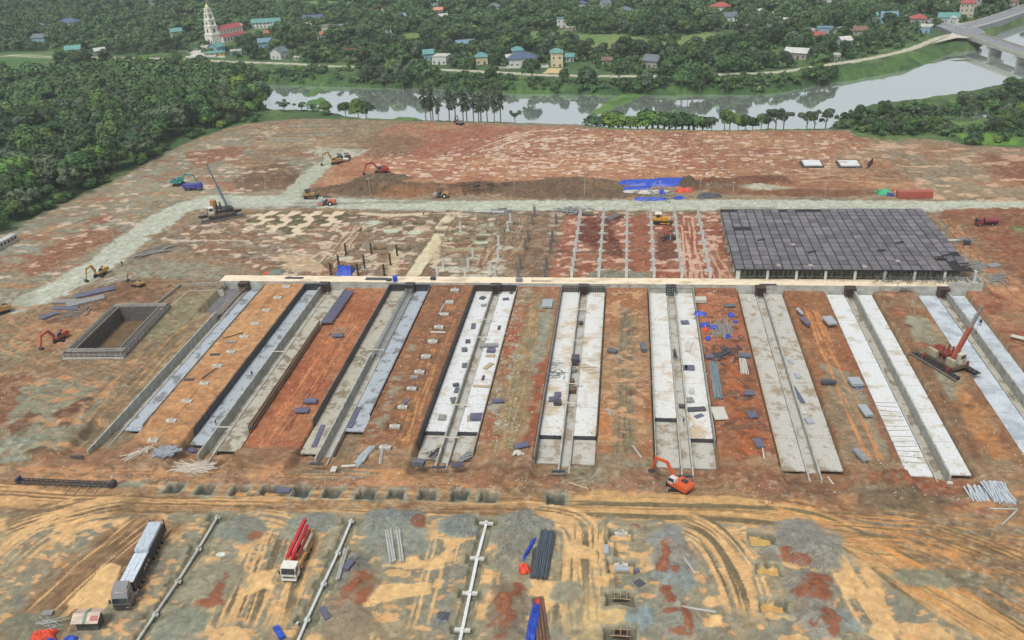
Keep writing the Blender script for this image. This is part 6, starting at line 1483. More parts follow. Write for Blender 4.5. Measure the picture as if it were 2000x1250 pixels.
Yl = ('yellow', (218, 172, 84)); Or = ('orange', (226, 96, 48)); Wt = ('offwhite', (222, 222, 214)); Tl = ('teal', (56, 150, 142)); Rd = ('red', (186, 58, 46)); Gr = ('grey', (120, 124, 126)); Oc = ('ochre', (176, 142, 88)); Do = ('dullorange', (206, 84, 52))
excavator((1324, 952), (1270, 922), Or, Wt, 'bright orange excavator with white cab at the foot of the sixth trench', .9, 1.08, 3.4)
excavator((116, 664), (82, 684), Do, Gr, 'orange excavator digging left of the timber pit formwork', .7, 1.0)
excavator((196, 538), (171, 551), Yl, Wt, 'yellow excavator standing on the grey haul road at the left', .5, 1.05)
excavator((270, 558), (249, 550), Oc, Gr, 'dusty ochre excavator on the dark soil behind the timber pit', .3, .85)
excavator((350, 362), (389, 362), Tl, Tl, 'teal excavator beside the blue truck near the left wood', .2, 1.15)
excavator((745, 338), (711, 342), Rd, Gr, 'red excavator on the spoil heap above the gravel road', .3, 1.15)
excavator((655, 320), (642, 322), Oc, Yl, 'yellow excavator parked on the gravel apron beside a dark loader', 1.3, 1.1, boomh=4)
excavator((898, 243), (888, 240), Gr, Oc, 'small far excavator at the river edge below the slender trees', .3, .9)
excavator((2, 612), (-22, 618), Oc, Yl, 'dark yellow machine cut off by the left picture edge', .2, 1.1)


def roller(base, head, body, label, drumc=None, scale=1.0):
    p = W(*base); t = thing('road_roller', label, 'roller', (p[0], p[1], gz(p[0], p[1])), head, scale=scale); bm = paint(*body)
    MB().cyl((2.0, -1.05, .75), (2.0, 1.05, .75), .75, n=16).build('drum', drumc or steel, t)
    MB().box(.9, 3.0, -1.25, -1.08, .55, 1.0).box(.9, 3.0, 1.08, 1.25, .55, 1.0).box(.9, 1.1, -1.25, 1.25, .55, 1.0).build('drum_frame', bm, t)
    for sy in (-1, 1): w1 = MB().cyl((-1.2, sy * .75, .75), (-1.2, sy * 1.15, .75), .76, n=14).build('wheel', blk, t); MB().cyl((-1.2, sy * 1.0, .75), (-1.2, sy * 1.17, .75), .34, n=10).build('rim', white, w1)
    MB().prism([(-2.6, .8), (-.2, .8), (-.2, 1.5), (-.9, 1.9), (-2.5, 1.7)], -.85, .85).build('engine_hood', bm, t)
    MB().box(-.3, .9, -.8, .8, .9, 1.4).build('platform', darkst, t)
    mb = MB(); [mb.cyl((x, y, 1.4), (x, y, 2.7), .05, n=5) for x in (-.3, .8) for y in (-.7, .7)]; mb.build('canopy_post', darkst, t)
    MB().box(-.5, 1.0, -.85, .85, 2.7, 2.82).build('canopy', darkst, t); MB().box(-.1, .35, -.3, .3, 1.4, 1.9).build('seat', blk, t)
    return t


roller((640, 400), math.pi, ('rollerpink', (230, 122, 92)), 'orange and white road roller on the gravel road', scale=1.25)
roller((862, 386), math.pi, Oc, 'cream road roller at the edge of the gravel road', scale=1.25)
roller((678, 312), -1.5, ('palepink', (222, 184, 160)), 'white topped roller on the gravel apron right of the dark loader', scale=1.1)
roller((664, 314), -1.4, Gr, 'dark loader with round hood between yellow excavator and white roller', drumc=blk, scale=1.15)


def dozer(base, head, body, label, scale=1.0, roofm=white, name='bulldozer', cat='bulldozer'):
    p = W(*base); t = thing(name, label, cat, (p[0], p[1], gz(p[0], p[1])), head, scale=scale); bm = paint(*body)
    for sy in (-1, 1): MB().prism([(-1.9, .4), (-1.5, .05), (1.5, .05), (1.9, .4), (1.7, .95), (-1.7, .95)], sy * 1.05 - .28, sy * 1.05 + .28).build('track', blk, t)
    MB().prism([(.1, .8), (2.0, .8), (2.0, 1.7), (.1, 1.9)], -.65, .65).build('engine_hood', bm, t)
    MB().box(-1.9, .1, -.9, .9, .8, 1.5).build('body', bm, t)
    c = MB().prism([(-1.3, 1.5), (.1, 1.5), (.0, 2.7), (-1.2, 2.7)], -.7, .7).build('cab', bm, t); MB().box(-1.1, -.1, -.72, .72, 1.8, 2.5).build('window', glass, c)
    MB().box(-1.5, .3, -.9, .9, 2.7, 2.85).build('canopy', roofm, t)
    MB().prism([(2.5, .1), (2.75, .0), (2.65, .6), (2.8, 1.2), (2.6, 1.2), (2.5, .6)], -1.7, 1.7).build('blade', darkst, t)
    for sy in (-1, 1): MB().bar((0, sy * 1.4, .5), (2.5, sy * 1.4, .4), .15, .2).build('push_arm', bm, t)
    return t


dozer((1290, 436), -.1, ('deepyellow', (226, 168, 52)), 'yellow bulldozer with white roof between the columns of the red yard', 1.35)
dozer((606, 388), 0, Oc, 'yellow grader with dark canopy at the junction of the gravel roads', 1.2, darkst, 'grader', 'grader')


def wheelset(t, xs, yw, r=.52, wid=.32):
    for x in xs:
        for sy in (-1, 1):
            w_ = MB().cyl((x, sy * (yw - wid), r), (x, sy * yw, r), r, n=16).build('wheel', blk, t)
            MB().cyl((x, sy * (yw - .1), r), (x, sy * (yw + .015), r), r * .55, n=12).build('rim', M('rim_dusty', (150, 140, 124), .6), w_)


# --- articulated lorry loaded with steel
rear = W(313, 1040); front = W(236, 1196)
rz = math.atan2(front[1] - rear[1], front[0] - rear[0]); L = 17.2
cx_, cy_ = W(240, 1194)[:2]
t = thing('articulated_lorry', 'long dark articulated lorry loaded with bright steel bundles in the left foreground', 'truck', (cx_, cy_, gz(cx_, cy_) + .05), rz, scale=1.16)
cg = paint('cabgrey', (142, 142, 146)); cd = paint('cabdark', (66, 66, 70)); tr = paint('trailerdark', (50, 50, 56))
# front of cab at x=0, going back to x=-L
c = MB().prism([(-2.2, .55), (-.05, .55), (.0, 1.5), (-.1, 2.4), (-.55, 3.35), (-2.2, 3.7)], -1.25, 1.25).build('cab', cg, t)
MB().prism([(-2.3, 3.3), (-.75, 3.35), (-1.0, 3.75), (-2.3, 4.0)], -1.1, 1.1).build('roof_spoiler', cg, c)
MB().quadset([(.03, -1.15, 1.55), (.03, 1.15, 1.55), (-.09, 1.15, 2.45), (-.09, -1.15, 2.45)], [(0, 1, 2, 3)]).build('windscreen', glass, c)
for sy in (-1, 1):
    MB().prism([(-1.5, 1.6), (-.3, 1.6), (-.45, 2.4), (-1.5, 2.4)], sy * 1.255 - .01, sy * 1.255 + .01).build('side_window', glass, c)
    MB().cb(.1, sy * 1.45, 2.1, .2, .22, .7).build('mirror', cd, c); MB().cb(.0, sy * .95, .75, .12, .35, .22).build('headlight', white, c)
MB().box(-.02, .06, -1.2, 1.2, .4, 1.35).build('grille', cd, c)
mb = MB(); [mb.cb(-.45, y, 3.28, .1, .18, .12) for y in (-.6, -.2, .2, .6)]; mb.build('roof_lights', white, c)
MB().box(-6.8, -.3, -.45, .45, .55, .95).build('chassis', darkst, t)
MB().cyl((-3.9, 1.0, .75), (-2.5, 1.0, .75), .33, n=10).build('fuel_tank', steel, t); MB().cyl((-3.9, -1.0, .75), (-2.5, -1.0, .75), .33, n=10).build('fuel_tank', steel, t)
wheelset(t, (-1.35, -4.9, -6.2), 1.25); wheelset(t, (-11.6, -12.9, -14.2, -15.5), 1.25)
x0, x1 = -17.6, -3.0
b_ = MB().box(x0, x1, -1.25, 1.25, 1.15, 1.4).build('trailer_bed', tr, t)
MB().box(x0, x1, -1.27, -1.2, 1.0, 2.75).box(x0, x1, 1.2, 1.27, 1.0, 2.75).box(x1 - .1, x1, -1.2, 1.2, 1.4, 2.9).build('side_panel', tr, t)
mb = MB(); [mb.cb(x, sy * 1.3, 1.9, .1, .07, 1.8) for x in np.arange(x0 + .4, x1, 1.2) for sy in (-1, 1)]; mb.build('side_rib', darkst, t)
ld = M('bright_steel_load', (214, 226, 236), .4, .12, 1, metal=.05, stretch=(1, 6, 1))
mb = MB()
for i in range(3):
    for j in range(5): mb.box(x0 + 7.7 + j * 1.35, x0 + 7.7 + j * 1.35 + 1.3, -1.1 + i * .75, -1.1 + i * .75 + .7, 1.4, 2.85 + random.uniform(-.03, .03))
mb.build('load_bundle', ld, t)
mb = MB()
for i in range(2): mb.box(x0 + .5, x0 + 7.4, -1.12 + i * 1.14, -.02 + i * 1.12, 1.4, 3.25)
for i in range(2):
    for j in range(4): mb.cyl((x0 + .5, -1.0 + i * 1.14 + j * .27, 3.26), (x0 + 7.4, -1.0 + i * 1.14 + j * .27, 3.26), .1, n=6)
mb.build('load_bundle', ld, t)
MB().box(-17.7, -17.6, -1.25, -1.1, 1.0, 3.3).box(-17.7, -17.6, 1.1, 1.25, 1.0, 3.3).build('tail_post', tr, t)
for x, s_ in ((-8.2, .5), (-9.2, .4), (-7.4, .35)):
    MB().cb(x, 1.285, 1.85, .5, .02, s_).build('side_marking', M('marking_cream', (214, 204, 186), .6), t); MB().cb(x + .7, 1.285, 1.5, .3, .02, s_ * .6).build('side_marking', M('marking_red', (170, 74, 58), .6), t)

# --- concrete pump lorry
cx_, cy_ = W(566, 1138)[:2]; rz = dirn((598, 1072), (566, 1141))
t = thing('concrete_pump_lorry', 'white cabbed concrete pump lorry with folded red boom in the foreground', 'truck', (cx_, cy_, gz(cx_, cy_) + .05), rz, scale=1.15)
rb = paint('boomred', (204, 34, 60)); ob = paint('bodyochre', (206, 156, 92))
c = MB().prism([(-1.9, .6), (-.05, .6), (.0, 1.6), (-.25, 2.8), (-1.9, 2.85)], -1.22, 1.22).build('cab', white, t)
MB().quadset([(.03, -1.1, 1.65), (.03, 1.1, 1.65), (-.2, 1.1, 2.65), (-.2, -1.1, 2.65)], [(0, 1, 2, 3)]).build('windscreen', glass, c)
for sy in (-1, 1): MB().prism([(-1.3, 1.6), (-.25, 1.6), (-.4, 2.5), (-1.3, 2.5)], sy * 1.225 - .01, sy * 1.225 + .01).build('side_window', glass, c); MB().cb(.08, sy * 1.4, 2.1, .15, .2, .55).build('mirror', blk, c); MB().cb(.0, sy * .95, .95, .12, .3, .2).build('headlight', steel, c)
MB().box(-.02, .14, -1.22, 1.22, .45, .85).build('bumper', white, c); MB().box(-.01, .05, -1.0, 1.0, .9, 1.2).build('grille', cd, c)
MB().box(-9.6, -.4, -.45, .45, .55, 1.0).build('chassis', darkst, t); wheelset(t, (-1.3, -6.6, -7.9), 1.2)
MB().box(-5.0, -2.1, -1.2, 1.2, 1.0, 1.7).box(-9.3, -5.0, .3, 1.2, 1.1, 1.5).build('deck', ob, t)
MB().cyl((-3.0, 0, 1.7), (-3.0, 0, 3.4), .45, .35, 10).build('boom_pedestal', rb, t)
MB().bar((-1.9, -.5, 3.45), (-11.0, -.5, 3.7), .48, .5).build('boom_section', rb, t); MB().bar((-2.1, .1, 3.0), (-10.2, .1, 3.2), .4, .42).build('boom_section', rb, t); MB().bar((-3.2, .6, 2.5), (-9.6, .6, 2.6), .32, .34).build('boom_section', paint('boomdarkred', (150, 40, 48)), t)
MB().cyl((-5.4, 1.0, 2.2), (-9.4, .9, 2.0), .32, n=8).build('delivery_pipe', M('pipe_dusty', (186, 178, 158), .6), t)
MB().prism([(-10.3, 1.0), (-9.3, .8), (-9.2, 2.0), (-10.5, 2.1)], -.8, .8).build('hopper', ob, t)
for sy in (-1, 1):
    MB().bar((-4.6, sy * 1.15, 1.2), (-8.2, sy * 1.3, 1.2), .25, .3).build('outrigger', ob, t); MB().box(-2.4, -2.2, sy * 1.25 - .25 * (sy < 0), sy * 1.25 + .25 * (sy > 0), 1.1, 1.6).build('side_box', paint('stripe', (232, 150, 110)), t)


# --- pile presses with telescopic cranes
def pile_press(base, long_head, boomtop, zt, cols, label, scale=1.0, blocks=True, split=.5):
    p = W(*base); t = thing('pile_press', label, 'pile driver', (p[0], p[1], gz(p[0], p[1]) + .05), long_head, scale=scale); cm, bm1, bm2, tw_ = cols
    for sy in (-1, 1):
        MB().box(-6.6, 6.6, sy * 2.6 - .55, sy * 2.6 + .55, .05, .55).build('long_shoe', blk, t)
        mb = MB(); [mb.box(-6.4 + j, -5.8 + j, sy * 2.6 - .6, sy * 2.6 + .6, .5, .72) for j in range(13)]; mb.build('shoe_plate', darkst, t)
        MB().box(-6.9, 6.9, sy * 3.5 - .18, sy * 3.5 + .18, .1, .5).build('outer_rail', M('rail_dusty', (120, 110, 98), .8), t)
    MB().box(-4.2, 4.2, -2.1, 2.1, .9, 1.6).build('platform', M('platform_steel', (104, 92, 80), .7, .2), t)
    for x in (-3.6, 3.6):
        for y in (-3.0, 3.0): MB().cyl((x, y, .3), (x, y, 1.9), .28, n=8).build('leg_jack', tw_, t); MB().bar((x, 0, 1.3), (x, y, 1.3), .5, .5).build('leg_beam', tw_, t)
    mb = MB(); [mb.cyl((x, y, 1.6), (x, y, 4.9), .22, n=8) for x in (-1.0, .2) for y in (-.8, .8)]; mb.build('press_tower', tw_, t)
    MB().box(-1.5, .7, -1.2, 1.2, 3.0, 3.5).build('press_head', tw_, t)
    mb = MB()
    for j in range(3): mb.box(-3.9 + 0 * j, -1.9, -1.9 + j * .05, -1.0, 1.6 + j * .55, 2.1 + j * .55); mb.box(-3.9, -1.9, 1.0, 1.9, 1.6 + j * .55, 2.1 + j * .55)
    for j in range(4): mb.box(1.0, 3.6, 1.0, 1.95, 1.62 + j * .4, 2.0 + j * .4)
    mb.build('ballast_block', M('ballast', (176, 164, 140) if blocks else (120, 74, 60), .8, .15), t)
    MB().cyl((2.4, -.6, 1.6), (2.4, -.6, 2.2), .8, n=12).build('crane_turntable', tw_, t)
    MB().box(1.2, 3.9, -1.6, .5, 2.2, 3.0).build('crane_base', tw_, t)
    c = MB().box(-3.8, -2.2, -1.9, -.2, 2.2 if blocks else 1.7, 4.2).build('operator_cab', cm, t); MB().box(-3.85, -3.79, -1.7, -.4, 3.1, 3.9).box(-3.6, -2.4, -1.95, -1.89, 3.1, 3.9).build('window', glass, c)
    return t


def tele_boom(t, root_local, top_w, mats, split=.55, r0=.5):
    """boom from a point on the machine to a world point"""
    mw = Matrix.Translation(t.location) @ Matrix.Rotation(t.rotation_euler[2], 4, 'Z') @ Matrix.Scale(t.scale[0], 4)
    b = mw.inverted() @ Vector(top_w); a = Vector(root_local); d = b - a
    MB().bar(a, a + d * split, r0 * 1.3, r0 * 1.5).build('boom_section', mats[0], t); MB().bar(a + d * (split - .03), a + d * .86, r0 * .95, r0 * 1.1).build('boom_section', mats[1], t); MB().bar(a + d * .84, b, r0 * .7, r0 * .8).build('boom_section', mats[1], t)
    MB().cb(b.x, b.y, b.z, .6, .6, .5).build('boom_head', mats[1], t)
    MB().cyl(a + d * .08 + Vector((0, 0, -.4)), a + d * .38, .14, n=6).build('luffing_ram', steel, t)
    hk = b + Vector((0, 0, -(b.z - 3.5) * .55)); MB().cyl(b, hk, .03, n=4).build('hoist_rope', blk, t); MB().cyl(hk, hk - Vector((0, 0, .6)), .14, n=6).build('hook', darkst, t)


tb = paint('craneblue', (70, 94, 110))
t = pile_press((433, 424), .55, None, 0, (white, None, None, paint('dark_teal', (46, 60, 64))), 'blue boomed pile press with white cab and tan drum beside the gravel road', 1.2)
tele_boom(t, (2.4, -.6, 3.0), W(404, 322, 13.0), (tb, tb), .5, .5)
MB().cyl((-1.6, 1.2, 3.3), (-1.6, 1.2, 5.6), 1.15, 1.0, 12).build('tan_drum', paint('tan', (190, 132, 80)), t)
t = pile_press((1845, 706), R(118), None, 0, (M('cab_cream', (214, 208, 188), .5, .05), None, None, paint('rustred', (142, 62, 48))), 'rust red pile press with long crane boom on the strip between the two right trenches', 1.1, False)
MB().cyl((3.0, -1.3, 2.6), (3.0, -.2, 2.6), .9, n=12).build('winch_drum', paint('rustred', (142, 62, 48)), t)
tele_boom(t, (-2.4, .3, 3.0), W(1917, 600, 15.0), (paint('boom_rust', (168, 82, 66)), paint('boom_gray', (140, 138, 136))), .6, .62)
p = W(1306, 468); t = thing('drilling_machine', 'dark low drilling machine with spread legs in the red yard', 'machine', (p[0], p[1], 0), .2)
MB().box(-1.4, 1.4, -.8, .8, .7, 1.5).build('body', darkst, t); MB().cb(.1, 0, 2.0, .9, .9, .9).build('cab', Rd and paint(*Rd), t)
for a in (.5, 2.4, 3.8, 5.7): MB().bar((0, 0, 1.1), (3.6 * math.cos(a), 2.6 * math.sin(a), .1), .28, .28).build('leg', blk, t)
MB().cyl((.2, -1.6, .2), (.2, -1.5, 2.8), .2, n=6).build('drill_mast', steel, t)

# --- blue tipper beside the teal excavator
p = W(378, 371); t = thing('blue_truck', 'blue tarpaulined truck being loaded by the teal excavator', 'truck', (p[0], p[1], gz(p[0], p[1])), .05, scale=1.15)
bb = paint('truckblue', (70, 76, 168))
MB().prism([(1.6, .6), (3.4, .6), (3.4, 1.8), (3.0, 2.6), (1.6, 2.6)], -1.1, 1.1).build('cab', bb, t); MB().quadset([(3.42, -.9, 1.6), (3.42, .9, 1.6), (3.08, .9, 2.45), (3.08, -.9, 2.45)], [(0, 1, 2, 3)]).build('windscreen', glass, t)
MB().prism([(-3.4, 1.0), (1.4, 1.0), (1.5, 2.3), (-3.5, 2.3)], -1.15, 1.15).build('tipper_body', bb, t); MB().box(-3.4, 3.0, -.5, .5, .6, 1.0).build('chassis', blk, t); wheelset(t, (2.4, -1.3, -2.5), 1.15, .48)
# --- red tank lorry on the right soil
p = W(1925, 440); t = thing('tank_lorry', 'dull red tank lorry on the dark red soil right of the roof deck', 'truck', (p[0], p[1], 0), .08, scale=1.05)
rr1 = paint('tankred', (134, 58, 66)); MB().cyl((-.8, 0, 1.7), (3.6, 0, 1.7), .95, n=14).build('tank', rr1, t); MB().prism([(-3.2, .6), (-1.4, .6), (-1.4, 2.4), (-2.9, 2.4), (-3.2, 1.6)], -1.1, 1.1).build('cab', rr1, t); MB().quadset([(-3.24, -.9, 1.5), (-2.94, -.9, 2.3), (-2.94, .9, 2.3), (-3.24, .9, 1.5)], [(0, 1, 2, 3)]).build('windscreen', glass, t)
MB().box(-3, 3.6, -.4, .4, .55, .9).build('chassis', blk, t); wheelset(t, (-2.3, 1.6, 2.8), 1.1, .48)

# --- freight container, white panels, cabin container
def container(base, L_, W_, H_, head, c, label, name='freight_container'):
    p = W(*base); t = thing(name, label, 'container', (p[0], p[1], gz(p[0], p[1]) + .05), head); m_ = paint(*c)
    mb = MB(); mb.box(-L_ / 2, L_ / 2, -W_ / 2, W_ / 2, .1, H_)
    n = int(L_ / .5)
    for j in range(n):
        x = -L_ / 2 + (j + .25) * L_ / n; mb.box(x, x + L_ / n * .5, -W_ / 2 - .06, -W_ / 2 - .001, .3, H_ - .2)
    mb.build('body', m_, t); mb = MB()
    for x in (-L_ / 2, L_ / 2):
        for y in (-W_ / 2, W_ / 2): mb.cb(x, y, H_ / 2, .2, .2, H_ + .05)
    mb.build('corner_post', m_, t); MB().box(L_ / 2, L_ / 2 + .06, -W_ / 2 + .15, W_ / 2 - .15, .3, H_ - .2).build('door', m_, t); return t


container((1785, 386), 12.2, 2.5, 2.7, .0, ('containerred', (186, 96, 80)), 'dull red freight container beside the gravel road')
t = container((8, 482), 12, 2.6, 2.8, dirn((0, 486), (26, 472)), ('officewhite', (206, 210, 206)), 'white site cabin with dark windows at the left picture edge', 'site_cabin')
for x in (-4, -2.2, -.4, 1.4, 3.2, 4.8): MB().box(x - .5, x + .5, -1.4, -1.34, 1.2, 2.2).build('window', glass, t)
for q, lb, L_ in (((1585, 322), 'white flat precast panel on bearers, left of the pair on the plateau', 7), ((1657, 322), 'white flat precast panel on bearers, right of the pair on the plateau', 7.5)):
    p = W(*q); t = thing('precast_panel', lb, 'panel', (p[0], p[1], gz(p[0], p[1])), 0, 'white precast panels'); MB().box(-L_ / 2, L_ / 2, -3.5, 3.5, .5, 1.0).build('panel', concw, t); MB().box(-L_ / 2 - .8, L_ / 2 + .8, -4.2, 4.2, .0, .35).build('bearer', darkst, t)
p = W(1699, 325); t = thing('screen_panel', 'dark upright board screen right of the white precast panels', 'panel', (p[0], p[1], 0), 1.1); MB().box(-4, 4, -.1, .1, 0, 2.6).build('board', film, t); MB().bar((-3, .1, 2), (-3, 1.5, 0), .12, .12).bar((3, .1, 2), (3, 1.5, 0), .12, .12).build('strut', wood, t)
# --- hut
p = W(178, 1222); t = thing('site_hut', 'small patched roof hut in front of the articulated lorry', 'hut', (p[0], p[1], gz(p[0], p[1])), .1)
hm = M('hut_sheet', (206, 186, 170), .6, .2, 1.2, stretch=(.3, 2, 1)); MB().box(-1.9, 1.9, -1.1, 1.1, 0, 2.2).build('wall', M('hut_dark', (86, 86, 82), .8, .2), t)
MB().sheet([(-2.4, -1.7, 2.15), (2.4, -1.7, 2.15), (2.4, 0, 3.0), (-2.4, 0, 3.0)], .08).build('roof', hm, t); MB().sheet([(-2.4, 0, 3.0), (2.4, 0, 3.0), (2.4, 1.7, 2.3), (-2.4, 1.7, 2.3)], .08).build('roof', hm, t)
MB().sheet([(-.35, -1.75, 2.24), (.15, -1.75, 2.24), (.15, 0, 3.09), (-.35, 0, 3.09)], .03).sheet([(-.35, 0, 3.09), (.15, 0, 3.09), (.15, 1.7, 2.39), (-.35, 1.7, 2.39)], .03).build('green_strip', paint('green', (92, 150, 124)), t)
MB().sheet([(.9, -1.3, 2.46), (2.2, -1.3, 2.46), (2.2, -.5, 2.85), (.9, -.5, 2.85)], .03).build('red_patch', paint('patchred', (184, 110, 100)), t)
MB().bar((-2.2, -1.5, 2.2), (-3.0, -3.6, 0), .1, .1).build('prop', wood, t)


# --- workers
def person(q, z, head, label, shirt, trousers, hat, scale=1.0, arm=.5):
    p = W(q[0], q[1], z); t = None
    me = bpy.data.meshes.new('body')
    V = [(0, 0, .95), (0, 0, 1.15), (0, 0, 1.42), (0, 0, 1.52), (0, 0, 1.66), (.1, 0, .9), (.13, .12, .5), (.14, -.02, .08), (.15, .12, .03), (-.1, 0, .9), (-.13, -.12, .5), (-.15, -.2, .08), (-.15, -.06, .03),
         (.2, 0, 1.42), (.27, .05, 1.15), (.24, .25 * arm + .1, .95), (-.2, 0, 1.42), (-.27, -.02, 1.15), (-.27, .12, .92)]
    Eg = [(0, 1), (1, 2), (2, 3), (3, 4), (0, 5), (5, 6), (6, 7), (7, 8), (0, 9), (9, 10), (10, 11), (11, 12), (2, 13), (13, 14), (14, 15), (2, 16), (16, 17), (17, 18)]
    me.from_pydata(V, Eg, []); o = bpy.data.objects.new('person', me); C.objects.link(o)
    o.location = p; o.rotation_euler = (0, 0, head); o.scale = (scale,) * 3
    sk = o.modifiers.new('skin', 'SKIN'); rad = [.15, .14, .16, .06, .11, .1, .07, .05, .05, .1, .07, .05, .05, .07, .05, .04, .07, .05, .04]
    for i, v in enumerate(me.skin_vertices[0].data): v.radius = (rad[i], rad[i]); v.use_root = (i == 0)
    su = o.modifiers.new('sub', 'SUBSURF'); su.levels = 1; su.render_levels = 1
    me.materials.append(M('worker_' + trousers[0], trousers[1], .8)); tag(o, label, 'person')
    MB().prism([(-.2, .95), (.2, .95), (.23, 1.45), (.1, 1.5), (-.1, 1.5), (-.23, 1.45)], -.14, .14).build('shirt', M('shirt_' + shirt[0], shirt[1], .8), o)
    h_ = MB().cyl((0, 0, 1.69), (0, 0, 1.83), .16, .07, 10).cyl((0, .02, 1.68), (0, .02, 1.7), .2, .2, 10).build('hard_hat', M('hat_' + hat[0], hat[1], .4), o)
    return o


person((422, 830), -2, 2.2, 'worker with a white hat on the blue grey slab of the second trench', ('dark', (52, 60, 76)), ('navy', (52, 58, 74)), ('white', (230, 230, 226)))
person((239, 519), 0, .5, 'worker in dark clothes walking at the edge of the grey haul road', ('black', (48, 50, 54)), ('black', (50, 50, 52)), ('grey', (90, 92, 96)))
person((1914, 636), -2, 2.6, 'worker in black standing on the rightmost slab near the crane boom', ('black', (48, 50, 54)), ('black', (50, 50, 52)), ('grey', (90, 92, 96)), 1.15)
person((493, 735), -2, 1.0, 'worker in blue bending at the wall of the second trench', ('blue', (60, 84, 130)), ('navy', (52, 58, 74)), ('yellow', (206, 180, 90)))
person((1335, 829), -2, 1.0, 'worker in dark blue beside the channel of the sixth trench', ('blue', (60, 84, 130)), ('navy', (52, 58, 74)), ('blue', (70, 90, 150)))
person((1087, 640), -2, 1.0, 'worker on the stained slab of the fifth trench', ('dark', (52, 60, 76)), ('brown', (96, 82, 70)), ('white', (230, 230, 226)))
person((828, 422), 0, 1.0, 'worker in dark clothes at the long puddle below the gravel road', ('dark', (52, 60, 76)), ('black', (50, 50, 52)), ('white', (230, 230, 226)))

# --- lamp and cable poles
pole0 = None; PO = M('pole_concrete', (176, 176, 166), .8, .1, 1)
for n_, (x, y, h_) in enumerate(((479, 377, 6), (225, 477, 7), (122, 545, 7), (520, 373, 7), (588, 381, 6), (723, 381, 7), (862, 373, 5), (1005, 378, 6), (1142, 384, 7), (1287, 386, 7), (1367, 378, 6), (1431, 388, 7), (1611, 386, 6), (1730, 388, 6), (1819, 372, 6), (1884, 388, 7), (1949, 373, 6))):
    p = W(x, y); lb = f'slim grey utility pole along the gravel road, {ORD[n_ + 1]} from the left among its poles' if n_ > 2 else ['slim utility pole left of the blue boomed pile press', 'slim utility pole left of the haul road by the red soil', 'slim utility pole at the lower left of the haul road'][n_]
    loc = (p[0], p[1], gz(p[0], p[1]) - .2)
    if pole0 is None:
        pole0 = thing('utility_pole', lb, 'pole', loc, group='utility poles of the site'); MB().cyl((0, 0, 0), (0, 0, 7), .16, .1, 7).build('shaft', PO, pole0); MB().cb(0, 0, 6.5, 1.1, .12, .12).build('cross_arm', PO, pole0); MB().cb(.45, 0, 6.62, .25, .2, .16).build('lamp', white, pole0)
    else: dup(pole0, loc, random.uniform(-.5, .5), lb, scale=h_ / 7)

# ------------------------------------------------------------------ footings, ground beams
fw = M('footing_white', (208, 208, 198), .75, .14, 1.6)
ft0 = thing('footing', 'x', 'footing', group='white column footings on the earth strips')
MB().box(-1.25, 1.25, -.55, .55, -.5, .5).build('base', fw, ft0)
mb = MB(); mb.box(-.5, .5, -.42, -.3, .5, .78); mb.box(-.5, .5, .3, .42, .5, .78); mb.box(-.5, -.38, -.3, .3, .5, .78); mb.box(.38, .5, -.3, .3, .5, .78); mb.build('socket_collar', fw, ft0)
MB().box(-.3, .3, -.16, .16, .502, .55).build('socket_hole', darkst, ft0)
fa = [(559, 561), (542, 583), (520, 607), (498, 633), (477, 659), (451, 688), (425, 716), (399, 750), (366, 785), (335, 823), (299, 862)]
fc = [(888, 567), (878, 590), (868, 614), (857, 639), (845, 667), (832, 696), (819, 727), (804, 759), (786, 795), (771, 833), (752, 874)]
used = False
for ls, nm in ((fa, 'sandy strip between first and second trench'), (fc, 'brown strip between third and fourth trench')):
    for i, q in enumerate(ls):
        p = W(*q); lb = f'white footing on the {nm}, {ORD[i + 1]} from the beam'
        s = sl2(p[0] - 2.2, p[0] + 2.2, p[1] - 1.6, p[1] + 1.6)
        loc = (p[0], p[1], -.05 if nm[0] == 's' else -.25)
        if not used: ft0.location = loc; ft0['label'] = lb; used = True
        else: dup(ft0, loc, random.uniform(-.05, .05), lb, scale=random.uniform(.92, 1.08))
for i, (q, lb) in enumerate((((1213, 1044), 'white footing in the uppermost flooded pit right of the black pipes'), ((1213, 1106), 'white footing in the second flooded pit right of the black pipes'))):
    p = W(q[0], q[1], -1.3); dup(ft0, (p[0], p[1], -1.2), 0, lb, group='footings in the foreground pits')
for q, lb in (((1212, 1170), 'boarded footing form in the third pit right of the black pipes'), ((1212, 1242), 'boarded footing form in the pit at the bottom edge')):
    p = W(q[0], q[1], -1.3); t = thing('footing_form', lb, 'formwork', (p[0], p[1], -1.4), 0, 'footing forms in the foreground pits'); MB().box(-1.3, 1.3, -.6, -.52, 0, .8).box(-1.3, 1.3, .52, .6, 0, .8).box(-1.3, -1.22, -.52, .52, 0, .8).box(1.22, 1.3, -.52, .52, 0, .8).build('board', filmb, t)
    mb = MB(); [mb.bar((x, -1.0, .9), (x, 1.0, .9), .09, .09) for x in (-1.1, 1.1)]; mb.bar((-1.7, -.75, .85), (1.7, -.75, .85), .09, .09); mb.bar((-1.7, .75, .85), (1.7, .75, .85), .09, .09); mb.bar((0, 0, .3), (0, .4, 1.6), .12, .12); mb.build('brace', wood, t)
gbn = 0
